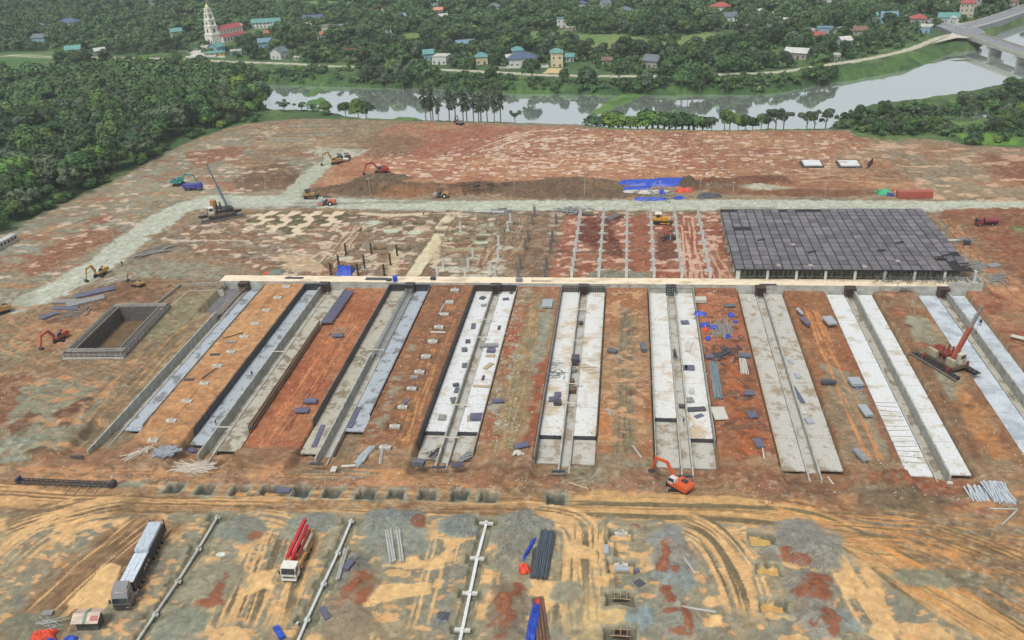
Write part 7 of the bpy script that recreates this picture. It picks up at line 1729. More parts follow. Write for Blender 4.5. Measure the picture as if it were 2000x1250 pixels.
for path, ww, hh, mt, nm, cross in (([(168, 1010), (128, 1058), (66, 1130), (0, 1204)], .34, .3, M('beam_tan', (206, 190, 156), .8), 'thin tan ground beam at the far left of the foreground', .6),
                              ([(425, 1010), (388, 1072), (348, 1135), (303, 1200), (262, 1262)], .46, .4, conc, 'pale ground beam between the lorry and the pump lorry', 1.0), ([(686, 1018), (660, 1080), (632, 1140), (600, 1210), (578, 1262)], .46, .4, M('beam_white', (206, 212, 212), .7, .08), 'white ground beam right of the pump lorry', 1.0),
                              ([(583, 1215), (548, 1262)], .46, .4, conc, 'short white ground beam at the bottom edge beside the longer one', .1), ([(950, 1022), (932, 1090), (918, 1158), (903, 1230), (896, 1262)], .55, .3, concw, 'white ground beam in the trench left of the black pipes', 1.25)):
    P = [Vector(W(a, b, -.25)) for a, b in path]; o = P[0]; t = thing('ground_beam', nm, 'beam', tuple(o))
    for a, b in zip(P[:-1], P[1:]): MB().bar(a - o, b - o, ww, hh).build('beam', mt, t)
    for a in P[:-1]:
        if cross > .2: f_ = MB().cb(a.x - o.x, a.y - o.y, -.12, 2.2 * cross if cross > 1.1 else 1.1 * cross, .6 * cross, .4).build('footing', fw if ww > .35 else mt, t); MB().cb(a.x - o.x, a.y - o.y, .2, .45 * cross, .45 * cross, .5).build('pedestal', mt, t)


# ------------------------------------------------------------------ loose materials
PM = dict(dark=M('stack_dark', (84, 84, 92), .6, .15), purple=M('stack_purple', (104, 106, 128), .5, .12), silver=M('stack_silver', (186, 196, 200), .4, .15, 3, metal=.25, stretch=(.3, 8, 1)), grey=M('stack_grey', (146, 148, 146), .7, .2, 2), pale=M('stack_pale', (206, 204, 192), .7, .12, 2, stretch=(.3, 6, 1)),
          tan=M('stack_tan', (186, 168, 138), .8, .15, 2, stretch=(.3, 6, 1)), brown=M('stack_brown', (112, 92, 76), .7, .15), blue=bluet, box=M('box_slate', (104, 112, 120), .5, .15))


def stack(q, L_, W_, H_, head, mt, label, z=0.0, cat='stack', name='board_stack'):
    p = W(q[0], q[1], z); g_ = gz(p[0], p[1]); zz = max(z, g_) if z > -1.5 else z
    t = thing(name, label, cat, (p[0], p[1], zz + .02), head)
    mb = MB(); n = max(2, int(H_ / .14)); r = random.Random(int(q[0] * 7 + q[1]))
    for j in range(n):
        dx, dy, a = r.uniform(-.08, .08), r.uniform(-.06, .06), r.uniform(-.03, .03)
        mb.bar((dx - L_ / 2, dy - a * L_ / 2, (j + .5) * H_ / n), (dx + L_ / 2, dy + a * L_ / 2, (j + .5) * H_ / n), W_, H_ / n * .86)
    mb.build('boards', PM[mt], t); MB().box(-L_ * .3, -L_ * .3 + .12, -W_ / 2 - .08, W_ / 2 + .08, -.1, .0).box(L_ * .3, L_ * .3 + .12, -W_ / 2 - .08, W_ / 2 + .08, -.1, .0).build('bearer', wood, t)
    return t


def bundle(a, b, n, r_, mt, label, z=0.0, layers=1, name='pipe_bundle', cat='pipes', fan=0.0, gap=1.05):
    A_, B_ = Vector(W(a[0], a[1], z)), Vector(W(b[0], b[1], z)); o = (A_ + B_) / 2; g_ = gz(o.x, o.y) if z > -1.5 else z
    d = (B_ - A_); L_ = d.length; rz_ = math.atan2(d.y, d.x); t = thing(name, label, cat, (o.x, o.y, g_ + .02), rz_); r = random.Random(int(a[0] + b[1]))
    for l in range(layers):
        for i in range(n - l):
            y = (i - (n - l - 1) / 2) * 2 * r_ * gap; e0, e1 = r.uniform(-.25, .25), r.uniform(-.25, .25); sk = r.uniform(-fan, fan)
            MB().cyl((-L_ / 2 + e0, y - sk, r_ * (1 + 1.7 * l)), (L_ / 2 + e1, y + sk, r_ * (1 + 1.7 * l)), r_, n=7).build('pipe', mt, t)
    return t


def heap(q, n, L_, spread, mt, label, head=0.0, z=0.0, th=.12, name='plank_pile', cat='planks', fan=.5, h_=.5):
    p = W(q[0], q[1], z); r = random.Random(int(q[0] * 3 + q[1])); t = thing(name, label, cat, (p[0], p[1], (gz(p[0], p[1]) if z > -1.5 else z) + .05), head); mb = MB()
    for i in range(n):
        a = r.gauss(0, fan); l = L_ * r.uniform(.5, 1.0); x, y, zz = r.gauss(0, spread * .4), r.gauss(0, spread * .3), r.uniform(.05, h_)
        mb.bar((x - l / 2 * math.cos(a), y - l / 2 * math.sin(a), zz), (x + l / 2 * math.cos(a), y + l / 2 * math.sin(a), zz + r.uniform(-.1, .15)), r.uniform(.8, 1.6) * th, th * .5)
    mb.build('planks', mt, t); return t


def tarp(q, sx, sy, hh, head, mt, label, z=0.0, name='tarpaulin', peak=False):
    p = W(q[0], q[1], z); t0 = (p[0], p[1], gz(p[0], p[1]) if z > -1.5 else z); r = np.random.default_rng(int(q[0] + q[1])); n = 14
    V, F = [], []
    for i in range(n + 1):
        for j in range(n + 1):
            u, v = i / n * 2 - 1, j / n * 2 - 1; e = max(abs(u), abs(v)); k_ = (1 - abs(v)) if peak else (1 - e ** 4)
            V.append((u * sx / 2 * (1 + .1 * math.sin(3 * v + sx)), v * sy / 2 * (1 + .12 * math.sin(4 * u + sy)), (hh * k_ * (.75 + .35 * r.random()) + .05) if e < .99 else .03))
    for i in range(n):
        for j in range(n): a = i * (n + 1) + j; F.append((a, a + n + 1, a + n + 2, a + 1))
    mb = MB().quadset(V, F); o = mb.build(name, mt, None, False, t0, head); tag(o, label, 'tarpaulin'); return o


Yd = math.pi / 2
# slabs and channels
for q, L_, W_, H_, a, m_, lb, z in (
        ((622, 852), 9, 1.1, .3, 1.62, 'purple', 'long purple sheet lying on the pale brown slab of the third trench', -2), ((692, 816), 9, 1.1, .3, 1.6, 'purple', 'long purple sheet lying on the smooth blue grey slab of the third trench', -2),
        ((606, 784), 3.4, 1.9, .35, .05, 'purple', 'upper of two purple board stacks on the red earth strip', -1), ((590, 802), 3.4, 1.9, .35, .05, 'purple', 'lower of two purple board stacks on the red earth strip', -1), ((660, 656), 3.0, 1.4, .25, .1, 'purple', 'loose purple sheets in the middle of the red earth strip', -1),
        ((420, 693), 2.6, .9, .25, .1, 'dark', 'upper black pad on the sandy strip', 0), ((370, 742), 2.6, .9, .25, .1, 'dark', 'lower black pad on the sandy strip', 0), ((451, 669), 3.2, .8, .3, .1, 'grey', 'grey boards beside the fifth footing of the sandy strip', 0), ((856, 650), 4.2, .7, .3, 0, 'pale', 'narrow pale slab between two footings of the brown strip', 0),
        ((809, 738), 2.0, 1.6, .3, .2, 'grey', 'grey board stack beside the seventh footing of the brown strip', 0), ((793, 786), .8, 3.2, .2, -.5, 'purple', 'leaning purple board at the ninth footing of the brown strip', 0), ((942, 583), 1.8, 1.6, .35, 1.2, 'dark', 'topmost dark bundle on the bright white slab', -1.9), ((947, 597), 2.2, 1.2, .3, .3, 'grey', 'grey scraps near the top of the bright white slab', -1.9),
        ((925, 638), 1.2, 3.0, .4, .1, 'box', 'long slate bundle on the upper middle of the bright white slab', -1.9), ((914, 668), 1.3, 1.8, .4, .1, 'dark', 'dark bundle with rods on the bright white slab', -1.9), ((907, 684), 1.5, 2.0, .4, .2, 'box', 'slate bundle below the rodded one on the bright white slab', -1.9), ((908, 715), 1.4, 2.2, .4, .1, 'box', 'slate bundle beside the pipe on the bright white slab', -1.9),
        ((891, 753), 1.6, 1.2, .4, .3, 'dark', 'dark round bundle low on the bright white slab', -1.9), ((893, 763), 1.2, 2.4, .4, 0, 'box', 'upright slate bundle low on the bright white slab', -1.9), ((887, 783), 1.6, 2.4, .4, .4, 'box', 'tilted slate bundle low on the bright white slab', -1.9), ((864, 817), 1.8, 2.2, .4, 0, 'grey', 'lowest grey bundle on the bright white slab', -1.9),
        ((999, 573), 1, 1, .4, 0, 'dark', 'small dark box at the top of the board-littered slab', -1.9), ((988, 585), 1.8, 1.4, .3, .3, 'box', 'slate bundle at the top of the board-littered slab', -1.9), ((975, 641), .7, 2.2, .3, 0, 'dark', 'short dark plank on the board-littered slab', -1.9), ((955, 675), 5.0, 1.8, .3, .1, 'grey', 'wide grey brown planks across the channel of the fourth trench', -1.7), ((959, 686), 2.2, 2.0, .6, 0, 'purple', 'square purple stack on the board-littered slab', -1.9),
        ((958, 696), 2.4, 1.1, .3, 0, 'tan', 'tan plank below the square purple stack', -1.9), ((954, 716), 1.2, 3.4, .3, -.5, 'tan', 'slanting tan and grey boards on the board-littered slab', -1.9), ((944, 739), .6, 2.2, .3, 0, 'dark', 'short dark batten low on the board-littered slab', -1.9), ((940, 755), 4.2, 1.0, .2, -.05, 'tan', 'long tan plank low on the board-littered slab', -1.9), ((931, 817), 3.0, 2.6, .7, .1, 'purple', 'big dark purple stack at the foot of the board-littered slab', -1.9), ((918, 818), 1.4, 2.4, .3, .1, 'tan', 'tan boards left of the big dark purple stack', -1.9),
        ((1089, 773), 1.6, 2.2, .5, 0, 'purple', 'upper box of the dark cross on the ochre stained slab', -1.9), ((1082, 782), 2.4, 1.8, .5, 0, 'purple', 'left box of the dark cross on the ochre stained slab', -1.9), ((1089, 789), 1.8, 1.8, 1.0, 0, 'dark', 'black box of the dark cross on the ochre stained slab', -1.9),
        ((1124, 705), 2.0, 2.6, 1.3, 0, 'dark', 'large dark box in the channel of the fifth trench', -1.6), ((1119, 725), 1.4, 1.8, .9, 0, 'grey', 'second box down in the channel of the fifth trench', -2.6), ((1116, 748), 1.4, 1.8, .9, 0, 'brown', 'third box down in the channel of the fifth trench', -2.6), ((1117, 764), 2.2, 2.0, .9, 0, 'brown', 'lowest brown box in the channel of the fifth trench', -2.4), ((1135, 632), 1.2, 1.4, .6, 0, 'dark', 'small dark box at the top of the fifth trench channel', -2.5),
        ((1196, 686), 2.6, 1.8, .4, -.5, 'box', 'dark tilted sheet stack on the brown strip right of the fifth trench', 0), ((1256, 681), 1.4, 3.6, 1.0, .1, 'box', 'upright slate stack on the brown strip left of the sixth trench', 0), ((1069, 594), 3.0, 5.0, .5, 0, 'silver', 'corrugated grey sheet stack at the top of the strip left of the fifth trench', 0), ((1018, 871), 3.4, 1.8, .3, .5, 'purple', 'tilted blue grey sheets low on the strip left of the fifth trench', 0), ((972, 784), 3.0, 1.4, .3, .2, 'purple', 'blue grey board on the rubble beside the fourth trench', 0),
        ((1338, 631), 2.2, 2.0, .4, .1, 'purple', 'dark square sheet at the top right of the sixth trench', -1.9), ((1336, 720), 1.6, 2.0, .5, 0, 'purple', 'left of two purple stacks on the sixth trench slab', -1.9), ((1347, 720), 2.4, 2.2, .5, 0, 'purple', 'right of two purple stacks on the sixth trench slab', -1.9), ((1360, 801), 4.2, 1.6, .4, .15, 'dark', 'long dark planks on the right slab of the sixth trench', -1.9), ((1365, 813), 2.2, 1.2, .2, .6, 'purple', 'small dark sheet below the long planks of the sixth trench', -1.9),
        ((1332, 795), 1.6, 1.2, .5, 0, 'dark', 'dark box in the lower channel of the sixth trench', -2.6), ((1347, 783), 1.8, 2.0, .4, .2, 'grey', 'round grey scraps on the right slab of the sixth trench', -1.9), ((1463, 768), 2.4, 2.0, .3, 0, 'purple', 'purple stack on the red strip, upper of three', 0), ((1470, 811), 2.2, 2.6, .3, .2, 'purple', 'purple stack on the red strip, middle of three', 0), ((1482, 866), 1.8, 3.2, .3, .15, 'purple', 'purple stack on the red strip, lowest of three', 0),
        ((1405, 808), 3.0, 5.2, .25, .1, 'pale', 'pale plank mat on the red strip right of the sixth trench', 0), ((1454, 696), 3.0, 2.0, .5, 0, 'box', 'slate pile above the pale bundle on the red strip', 0), ((1386, 698), 2.0, 1.6, .4, 0, 'purple', 'small purple stack at the upper left of the red strip', 0), ((1369, 588), 3.0, 2.6, .9, 0, 'pale', 'white block stack at the top of the red strip', 0), ((1425, 598), 3.2, 1.6, .4, .1, 'box', 'slate sheets at the top right of the red strip', 0),
        ((1562, 609), .9, 3.6, .4, .25, 'silver', 'narrow silver bundle at the top of the strip right of the seventh trench', 0), ((1572, 628), 1.3, 4.6, .4, .3, 'purple', 'narrow purple bundle below the narrow silver one', 0), ((1620, 628), 2.6, 4.4, .6, .2, 'silver', 'wide silver bundle at the left edge of the eighth trench', 0), ((1618, 748), 3.4, 1.2, .7, -.05, 'dark', 'dark plank box in the middle of the strip left of the eighth trench', -.5), ((1671, 748), 2.8, 3.4, .7, .15, 'silver', 'silver bundle with blue cover left of the eighth trench', -.5),
        ((1690, 804), 1.9, 4.4, .6, .15, 'silver', 'silver bundle alone on the grey soil left of the eighth trench', -.5), ((1681, 890), 1.6, 4.6, .5, .3, 'grey', 'weathered grey bundle low on the strip left of the eighth trench', -.5), ((1545, 708), 1.0, 2.2, .4, .1, 'silver', 'topmost small silver bundle on the right slab of the seventh trench', -2), ((1557, 735), 1.0, 2.4, .4, .1, 'silver', 'second small silver bundle on the right slab of the seventh trench', -2), ((1558, 772), 1.0, 7.5, .3, .18, 'purple', 'long purple strip of sheets on the right slab of the seventh trench', -2), ((1566, 804), 1.1, 2.8, .4, .15, 'pale', 'pale lilac bundle on the right slab of the seventh trench', -2), ((1580, 824), 1.6, 2.2, .5, .2, 'silver', 'lowest silver bundle on the right slab of the seventh trench', -2),
        ((1462, 586), 1.0, 3.4, .3, .2, 'pale', 'pale bundle at the top of the seventh trench', -2), ((1512, 584), .8, 3.0, .3, .2, 'pale', 'short pale bars at the top right of the seventh trench', -2), ((818, 908), 1.6, 2.6, 1.2, 1.4, 'box', 'dark box at the foot of the fourth trench', 0), ((893, 909), 2.8, 1.8, .3, .3, 'dark', 'black tilted sheets at the foot of the fourth trench', 0), ((652, 918), 1.2, 1.8, .4, 0, 'pale', 'small ribbed pale sheet stack on the grey mound', 0),
        ((1184, 1076), .9, 2.4, .5, .05, 'silver', 'small silver bundle between the black pipes and the flooded pits', 0), ((1214, 1114), 2.6, 1.0, .5, 0, 'silver', 'blue and silver bundle at the rim of the second flooded pit', 0), ((1243, 1116), 1.0, .8, .4, .5, 'purple', 'small lilac box beside the second flooded pit', 0), ((1249, 1139), 1.6, 1.6, .12, .7, 'dark', 'dark square sheet on the mud beside the pits', 0), ((555, 960), 2.8, 1.6, .5, 0, 'purple', 'purple stack between the small grey pits', 0),
        ((635, 1203), .9, 3.2, .5, 2.2 - Yd, 'purple', 'blue grey bundle beside the white ground beam', 0), ((545, 1238), 1.0, 3.2, .6, 2.3 - Yd, 'blue', 'blue bundle at the bottom edge left of the short beam', 0), ((683, 1114), 1.2, 2.4, .6, -.3, 'purple', 'dark blue grey bundle right of the white ground beam', 0), ((865, 1204), 2.0, 1.8, .15, .0, 'dark', 'grey rubber mat beside the thin rods left of the white trench beam', 0), ((94, 1200), 1.8, 1.2, .5, .2, 'grey', 'grey boulder-like bundle left of the hut', 0),
        ((1855, 1000 - 55), 1, .8, .4, 0, 'pale', 'pale block at the foot of the eighth trench', 0), ((760, 548), 1.6, 1.2, .6, 0, 'dark', 'dark crate on the long beam left of the blue drum', BT), ((846, 546), 1.6, 1.2, .9, 0, 'dark', 'black frame box on the long beam behind the brown strip', BT), ((1014, 549), 1.8, 1.6, 1.0, 0, 'grey', 'grey box on the long beam above the fourth trench', BT), ((735, 545), 7, 1.8, .12, 0, 'dark', 'dark sheets laid on the long beam left of the blue drum', BT), ((575, 543), 6, 1.4, .12, 0, 'dark', 'dark sheets laid on the long beam above the sandy strip', BT), ((1770, 562), 3.4, 1.0, .2, 0, 'grey', 'grey boards laid on the long beam near its right end', BT), ((1057, 549), 6, .8, .12, 0, 'tan', 'tan boards laid on the long beam above the fifth trench', BT), ((1500, 556), 5, .8, .12, 0, 'dark', 'dark boards on the long beam above the seventh trench', BT),
        ((186, 572), 12, 3.2, .5, .65, 'purple', 'long stack of grey panels beside the haul road, left of the dark soil', 0), ((168, 590), 11, 3.4, .6, .65, 'grey', 'weathered panel stack below the long one beside the haul road', 0), ((130, 590), 8, 2.4, .4, .1, 'grey', 'low grey panel stack at the left of the stacks by the haul road', 0), ((128, 603), 8, 2.2, .4, .0, 'purple', 'purple panel row nearest the timber pit stacks', 0), ((96, 618), 5, 2.4, .5, 1.0, 'purple', 'small blue grey stack at the lower end of the stacks', 0),
        ((1940, 520), 4, 2.4, .4, .4, 'grey', 'grey scrap stack right of the roof deck', 0), ((1888, 478), 1.8, 1.4, 1.5, 0, 'dark', 'dark generator box right of the roof deck', 0), ((1862, 470), 4, 1.0, .3, .1, 'pale', 'pale boards right of the roof deck', 0), ((1990, 660), 3.6, 1.4, .3, -.6, 'pale', 'pale slab at the right edge beside the last trench', 0)):
    stack(q, L_, W_, H_, a, m_, lb, z)
# purple sheets lying in a row
sh0 = None
for i in range(13):
    x = BX[1] + 15.0 - i * .03; y = 245 - i * 1.72; lb = f'slate blue sheet on the upper red earth strip, {ORD[i + 1]} from the beam'
    if sh0 is None: sh0 = thing('formwork_sheet', lb, 'sheet', (x, y, -.55), .05, 'slate blue sheets in a row'); MB().box(-1.7, 1.7, -.72, .72, 0, .12).build('sheet', PM['purple'], sh0); MB().box(-1.7, 1.7, -.05, .05, .12, .17).build('batten', darkst, sh0)
    else: dup(sh0, (x, y, -.55), random.uniform(-.05, .1), lb)
pipeg = M('pipe_concrete', (182, 184, 178), .7, .1, 1); pipeb = M('pipe_blackgrey', (84, 94, 104), .5, .15, 1); pipew = M('pile_silver', (192, 202, 208), .5, .12, 1.5)
for a, b, n, r_, m_, lb, z, ly, fan in (
        ((757, 1029), (768, 1101), 3, .22, pipeg, 'group of three concrete piles lying in the foreground', 0, 1, .05), ((777, 1032), (786, 1101), 2, .22, pipeg, 'pair of concrete piles right of the group of three', 0, 1, .05), ((677, 1076), (661, 1137), 2, .2, pipeg, 'two piles lying beside the white ground beam', 0, 1, .1), ((1333, 1086), (1359, 1123), 1, .22, pipeg, 'single grey pile slanting over the red heap', 0.2, 1, 0), ((1334, 1187), (1401, 1198), 1, .24, pipeg, 'single grey pile lying near the bottom right heaps', 0.1, 1, 0),
        ((1069, 1043), (1053, 1132), 8, .2, pipeb, 'big bundle of black pipes in the middle foreground', 0, 3, .12), ((1048, 1044), (1040, 1130), 3, .17, M('pipe_brownblack', (92, 84, 78), .6), 'narrow bundle of dark rusty pipes left of the big black bundle', 0, 1, .2), ((1050, 1170), (1062, 1262), 4, .26, M('board_brown', (122, 92, 72), .8, .15), 'brown timber bundle at the bottom edge below the black pipes', 0, 1, .05),
        ((1912, 945), (1932, 983), 13, .2, pipew, 'fanned bundle of silver piles at the right, its left half', 0, 2, .5), ((1938, 945), (1962, 984), 10, .2, pipew, 'fanned bundle of silver piles at the right, its right half', 0, 2, .6), ((1955, 948), (1982, 985), 1, .2, pipew, 'single silver pile right of the fanned bundle', 0, 1, 0), ((1930, 995), (1983, 996), 1, .18, pipeg, 'horizontal pole below the fanned silver bundle', 0, 1, 0), ((1984, 1000), (1956, 1027), 1, .18, pipeg, 'slanting pole below the fanned silver bundle', 0, 1, 0),
        ((1393, 708), (1403, 778), 6, .17, M('pipe_bluegrey', (128, 146, 152), .5, .15, 1), 'long blue grey pipe bundle on the red strip', 0, 2, .2), ((1450, 700), (1455, 730), 6, .15, PM['pale'], 'pale pipe bundle on the upper red strip', 0, 1, .1), ((915, 702), (942, 702), 1, .34, PM['tan'], 'thick pipe laid across the channel of the fourth trench', -1.2, 1, 0), ((867, 594), (858, 614), 2, .12, pipeg, 'thin white pipes beside the third footing of the brown strip', 0, 1, .1), ((747, 878), (742, 908), 2, .16, pipeg, 'two slim piles at the foot of the brown strip', 0, 1, 0),
        ((666, 916), (698, 914), 1, .3, PM['pale'], 'short pale beam on the ground at the foot of the third trench', 0, 1, 0), ((1237, 870), (1254, 893), 1, .22, pipeg, 'grey pipe lying low between fifth and sixth trench', 0, 1, 0), ((1109, 940), (1149, 953), 1, .2, PM['tan'], 'tan pole lying above the last grey pit', 0, 1, 0), ((1488, 866), (1493, 895), 1, .13, white, 'thin white pole beside the lowest purple stack', 0, 1, 0), ((1838, 762), (1846, 776), 1, .15, PM['brown'], 'dark pole on the strip below the rust red pile press', 0, 1, 0),
        ((437, 661), (474, 650), 1, .13, darkst, 'dark pole across the sandy strip near the fifth footing', 0, 1, 0), ((394, 741), (424, 720), 1, .13, darkst, 'dark pole leaning on the seventh footing of the sandy strip', 0, 1, 0), ((1187, 430), (1208, 420), 4, .3, M('pipe_far_grey', (120, 124, 124), .7), 'grey pipes at the top of the red yard', 0, 1, .2), ((1100, 416), (1160, 422), 2, .2, darkst, 'dark bars at the top of the red yard', 0, 1, .3), ((925, 415), (985, 416), 2, .3, pipeg, 'pale beams along the gravel road edge', 0, 1, 0),
        ((850, 1165), (861, 1178), 1, .06, steel, 'thin rod at the left of the grey rubber mat', 0, 1, 0), ((878, 1190), (870, 1215), 5, .07, steel, 'thin rods at the right of the grey rubber mat', 0, 1, .1), ((1500 + 118, 915), (1500 + 131, 932), 1, .12, white, 'short white tube on the bare ground below the seventh trench', 0, 1, 0)):
    bundle(a, b, n, r_, m_, lb, z, ly, fan=fan)
# planks laid across channels
pl0 = None
for k, y, wds in ((3, 228, 'upper'), (3, 217, 'middle'), (3, 182, 'lower'), (3, 168, 'lowest'), (4, 235, 'upper'), (4, 216, 'second'), (4, 193, 'third'), (4, 184, 'lowest'), (2, 207, 'upper'), (1, 205, 'upper'), (1, 168, 'lower')):
    bx = BX[k]; t = thing('walk_plank', f'{wds} pale plank laid across the channel of the {TR[k]} trench', 'plank', (bx + 6.5, y, -.95 if k > 2 else .03), random.uniform(-.1, .1)); MB().box(-2.3, 2.3, -.14, .14, 0, .1).build('plank', PM['pale'], t); MB().box(-2.0, 2.0, .2, .3, .0, .09).build('edge_batten', wood, t)
# loose planks and scraps
pw = M('plank_bleached', (206, 196, 180), .8, .15, 2)
for q, n, L_, sp, m_, a, lb, fan, th in (((375, 912), 60, 9, 3.2, pw, .1, 'large heap of bleached planks on the ground below the second trench', .35, .16), ((268, 888), 22, 6, 1.4, pw, 1.0, 'narrow heap of bleached planks below the first trench', .3, .15), ((286, 882), 16, 3.4, 1.2, pw, 1.3, 'tangle of short sticks beside the narrow plank heap', .9, .1), ((325, 884), 34, 4.2, 2.4, M('sheet_metal_scrap', (150, 156, 164), .5, .2), .5, 'crumpled grey metal sheets at the foot of the sandy strip', .9, .7),
                                 ((362, 862), 18, 3.4, 2.4, PM['purple'], .9, 'scattered purple sheets at the foot of the second trench', .8, .6), ((714, 893), 12, 8, 1.4, PM['silver'], 1.35, 'long silver sheets lying at the foot of the third trench', .08, .6), ((912, 893), 14, 4, 1.2, PM['grey'], 1.0, 'grey scrap bundle at the foot of the fourth trench right slab', .2, .3), ((846, 886), 14, 4.6, 1.4, darkst, 1.1, 'dark bars at the foot of the fourth trench left slab', .4, .12),
                                 ((300, 492), 26, 9, 5, M('bar_grey', (138, 134, 128), .7), .75, 'heap of long grey beams beside the haul road', .18, .4), ((226, 548), 34, 9, 5, pw, .7, 'spread of long pale poles above the dark soil', .12, .14), ((140, 615), 30, 6, 6, M('bar_grey', (138, 134, 128), .7), .7, 'untidy grey scrap below the panel stacks at the left', .8, .2), ((690, 1100), 10, 3, 1.6, PM['grey'], 1.2, 'grey rods beside the two piles', .5, .06),
                                 ((855, 1218), 8, 3.6, 1, steel, .6, 'crossed thin bars left of the white trench beam', .9, .07), ((95, 1222), 14, 5, 2, pipeg, .1, 'crossed pale sticks left of the hut', .5, .08), ((975, 415), 30, 4, 6, PM['grey'], 0, 'scrap along the gravel road above the right of the muddy yard', .5, .3), ((1115, 413), 40, 4, 8, PM['grey'], 0, 'scrap along the gravel road above the dark boarded columns', .5, .3), ((1900, 520), 46, 5, 6, PM['grey'], .6, 'spread of scrap timber right of the roof deck corner', .8, .2), ((1885, 470), 26, 4, 4, PM['grey'], .9, 'scrap timber right of the roof deck middle', .8, .2), ((1950, 545), 30, 4, 4, PM['grey'], .9, 'scrap timber at the right end of the long beam', .8, .2),
                                 ((1350, 766), 16, 3.0, 1.0, PM['pale'], 1.4, 'pale sticks on the right slab of the sixth trench', .15, .2), ((1345, 680), 20, 6, 1.4, PM['pale'], 1.45, 'long pale sticks on the upper right slab of the sixth trench', .1, .25), ((1318, 690), 10, 5, .5, darkst, 1.5, 'dark frame bars in the channel of the sixth trench', .1, .1), ((1150, 720), 26, 3.4, 4.0, wood, .0, 'ladder-like battens on the right slab of the fifth trench', .05, .1), ((1085, 735), 16, 3, 4, darkst, .8, 'dark sticks on the ochre stained slab', .8, .1),
                                 ((660, 640), 26, 4.5, 5, wood, 1.0, 'thin sticks scattered on the red earth strip', .8, .09), ((985, 655), 30, 3, 6, PM['grey'], 1.2, 'rubbish along the left edge of the strip left of the fifth trench', .9, .2), ((1072, 700), 34, 3, 5, PM['grey'], .2, 'reed-like sticks along the right edge of the strip left of the fifth trench', .5, .08), ((1008, 886), 8, 2.4, 1, PM['pale'], .3, 'white paper scraps low on the strip left of the fifth trench', .9, .5), ((1190, 805), 14, 3, 2, pw, -.9, 'pale sticks low on the strip right of the fifth trench', .5, .08), ((1250, 745), 20, 2.5, 3, M('scrap_pink', (206, 160, 140), .8), .2, 'pinkish scraps on the strip left of the sixth trench', .9, .15), ((1412, 690), 50, 3, 6, PM['dark'], 1.2, 'dark scrap on the upper red strip', .7, .25), ((1410, 640), 46, 5, 6, PM['grey'], 1.5, 'long grey bars among the blue bundles of the red strip', .15, .16)):
    heap(q, n, L_, sp, m_, lb, a, fan=fan, th=th, z=-2 if 'slab' in lb or 'channel' in lb else 0)
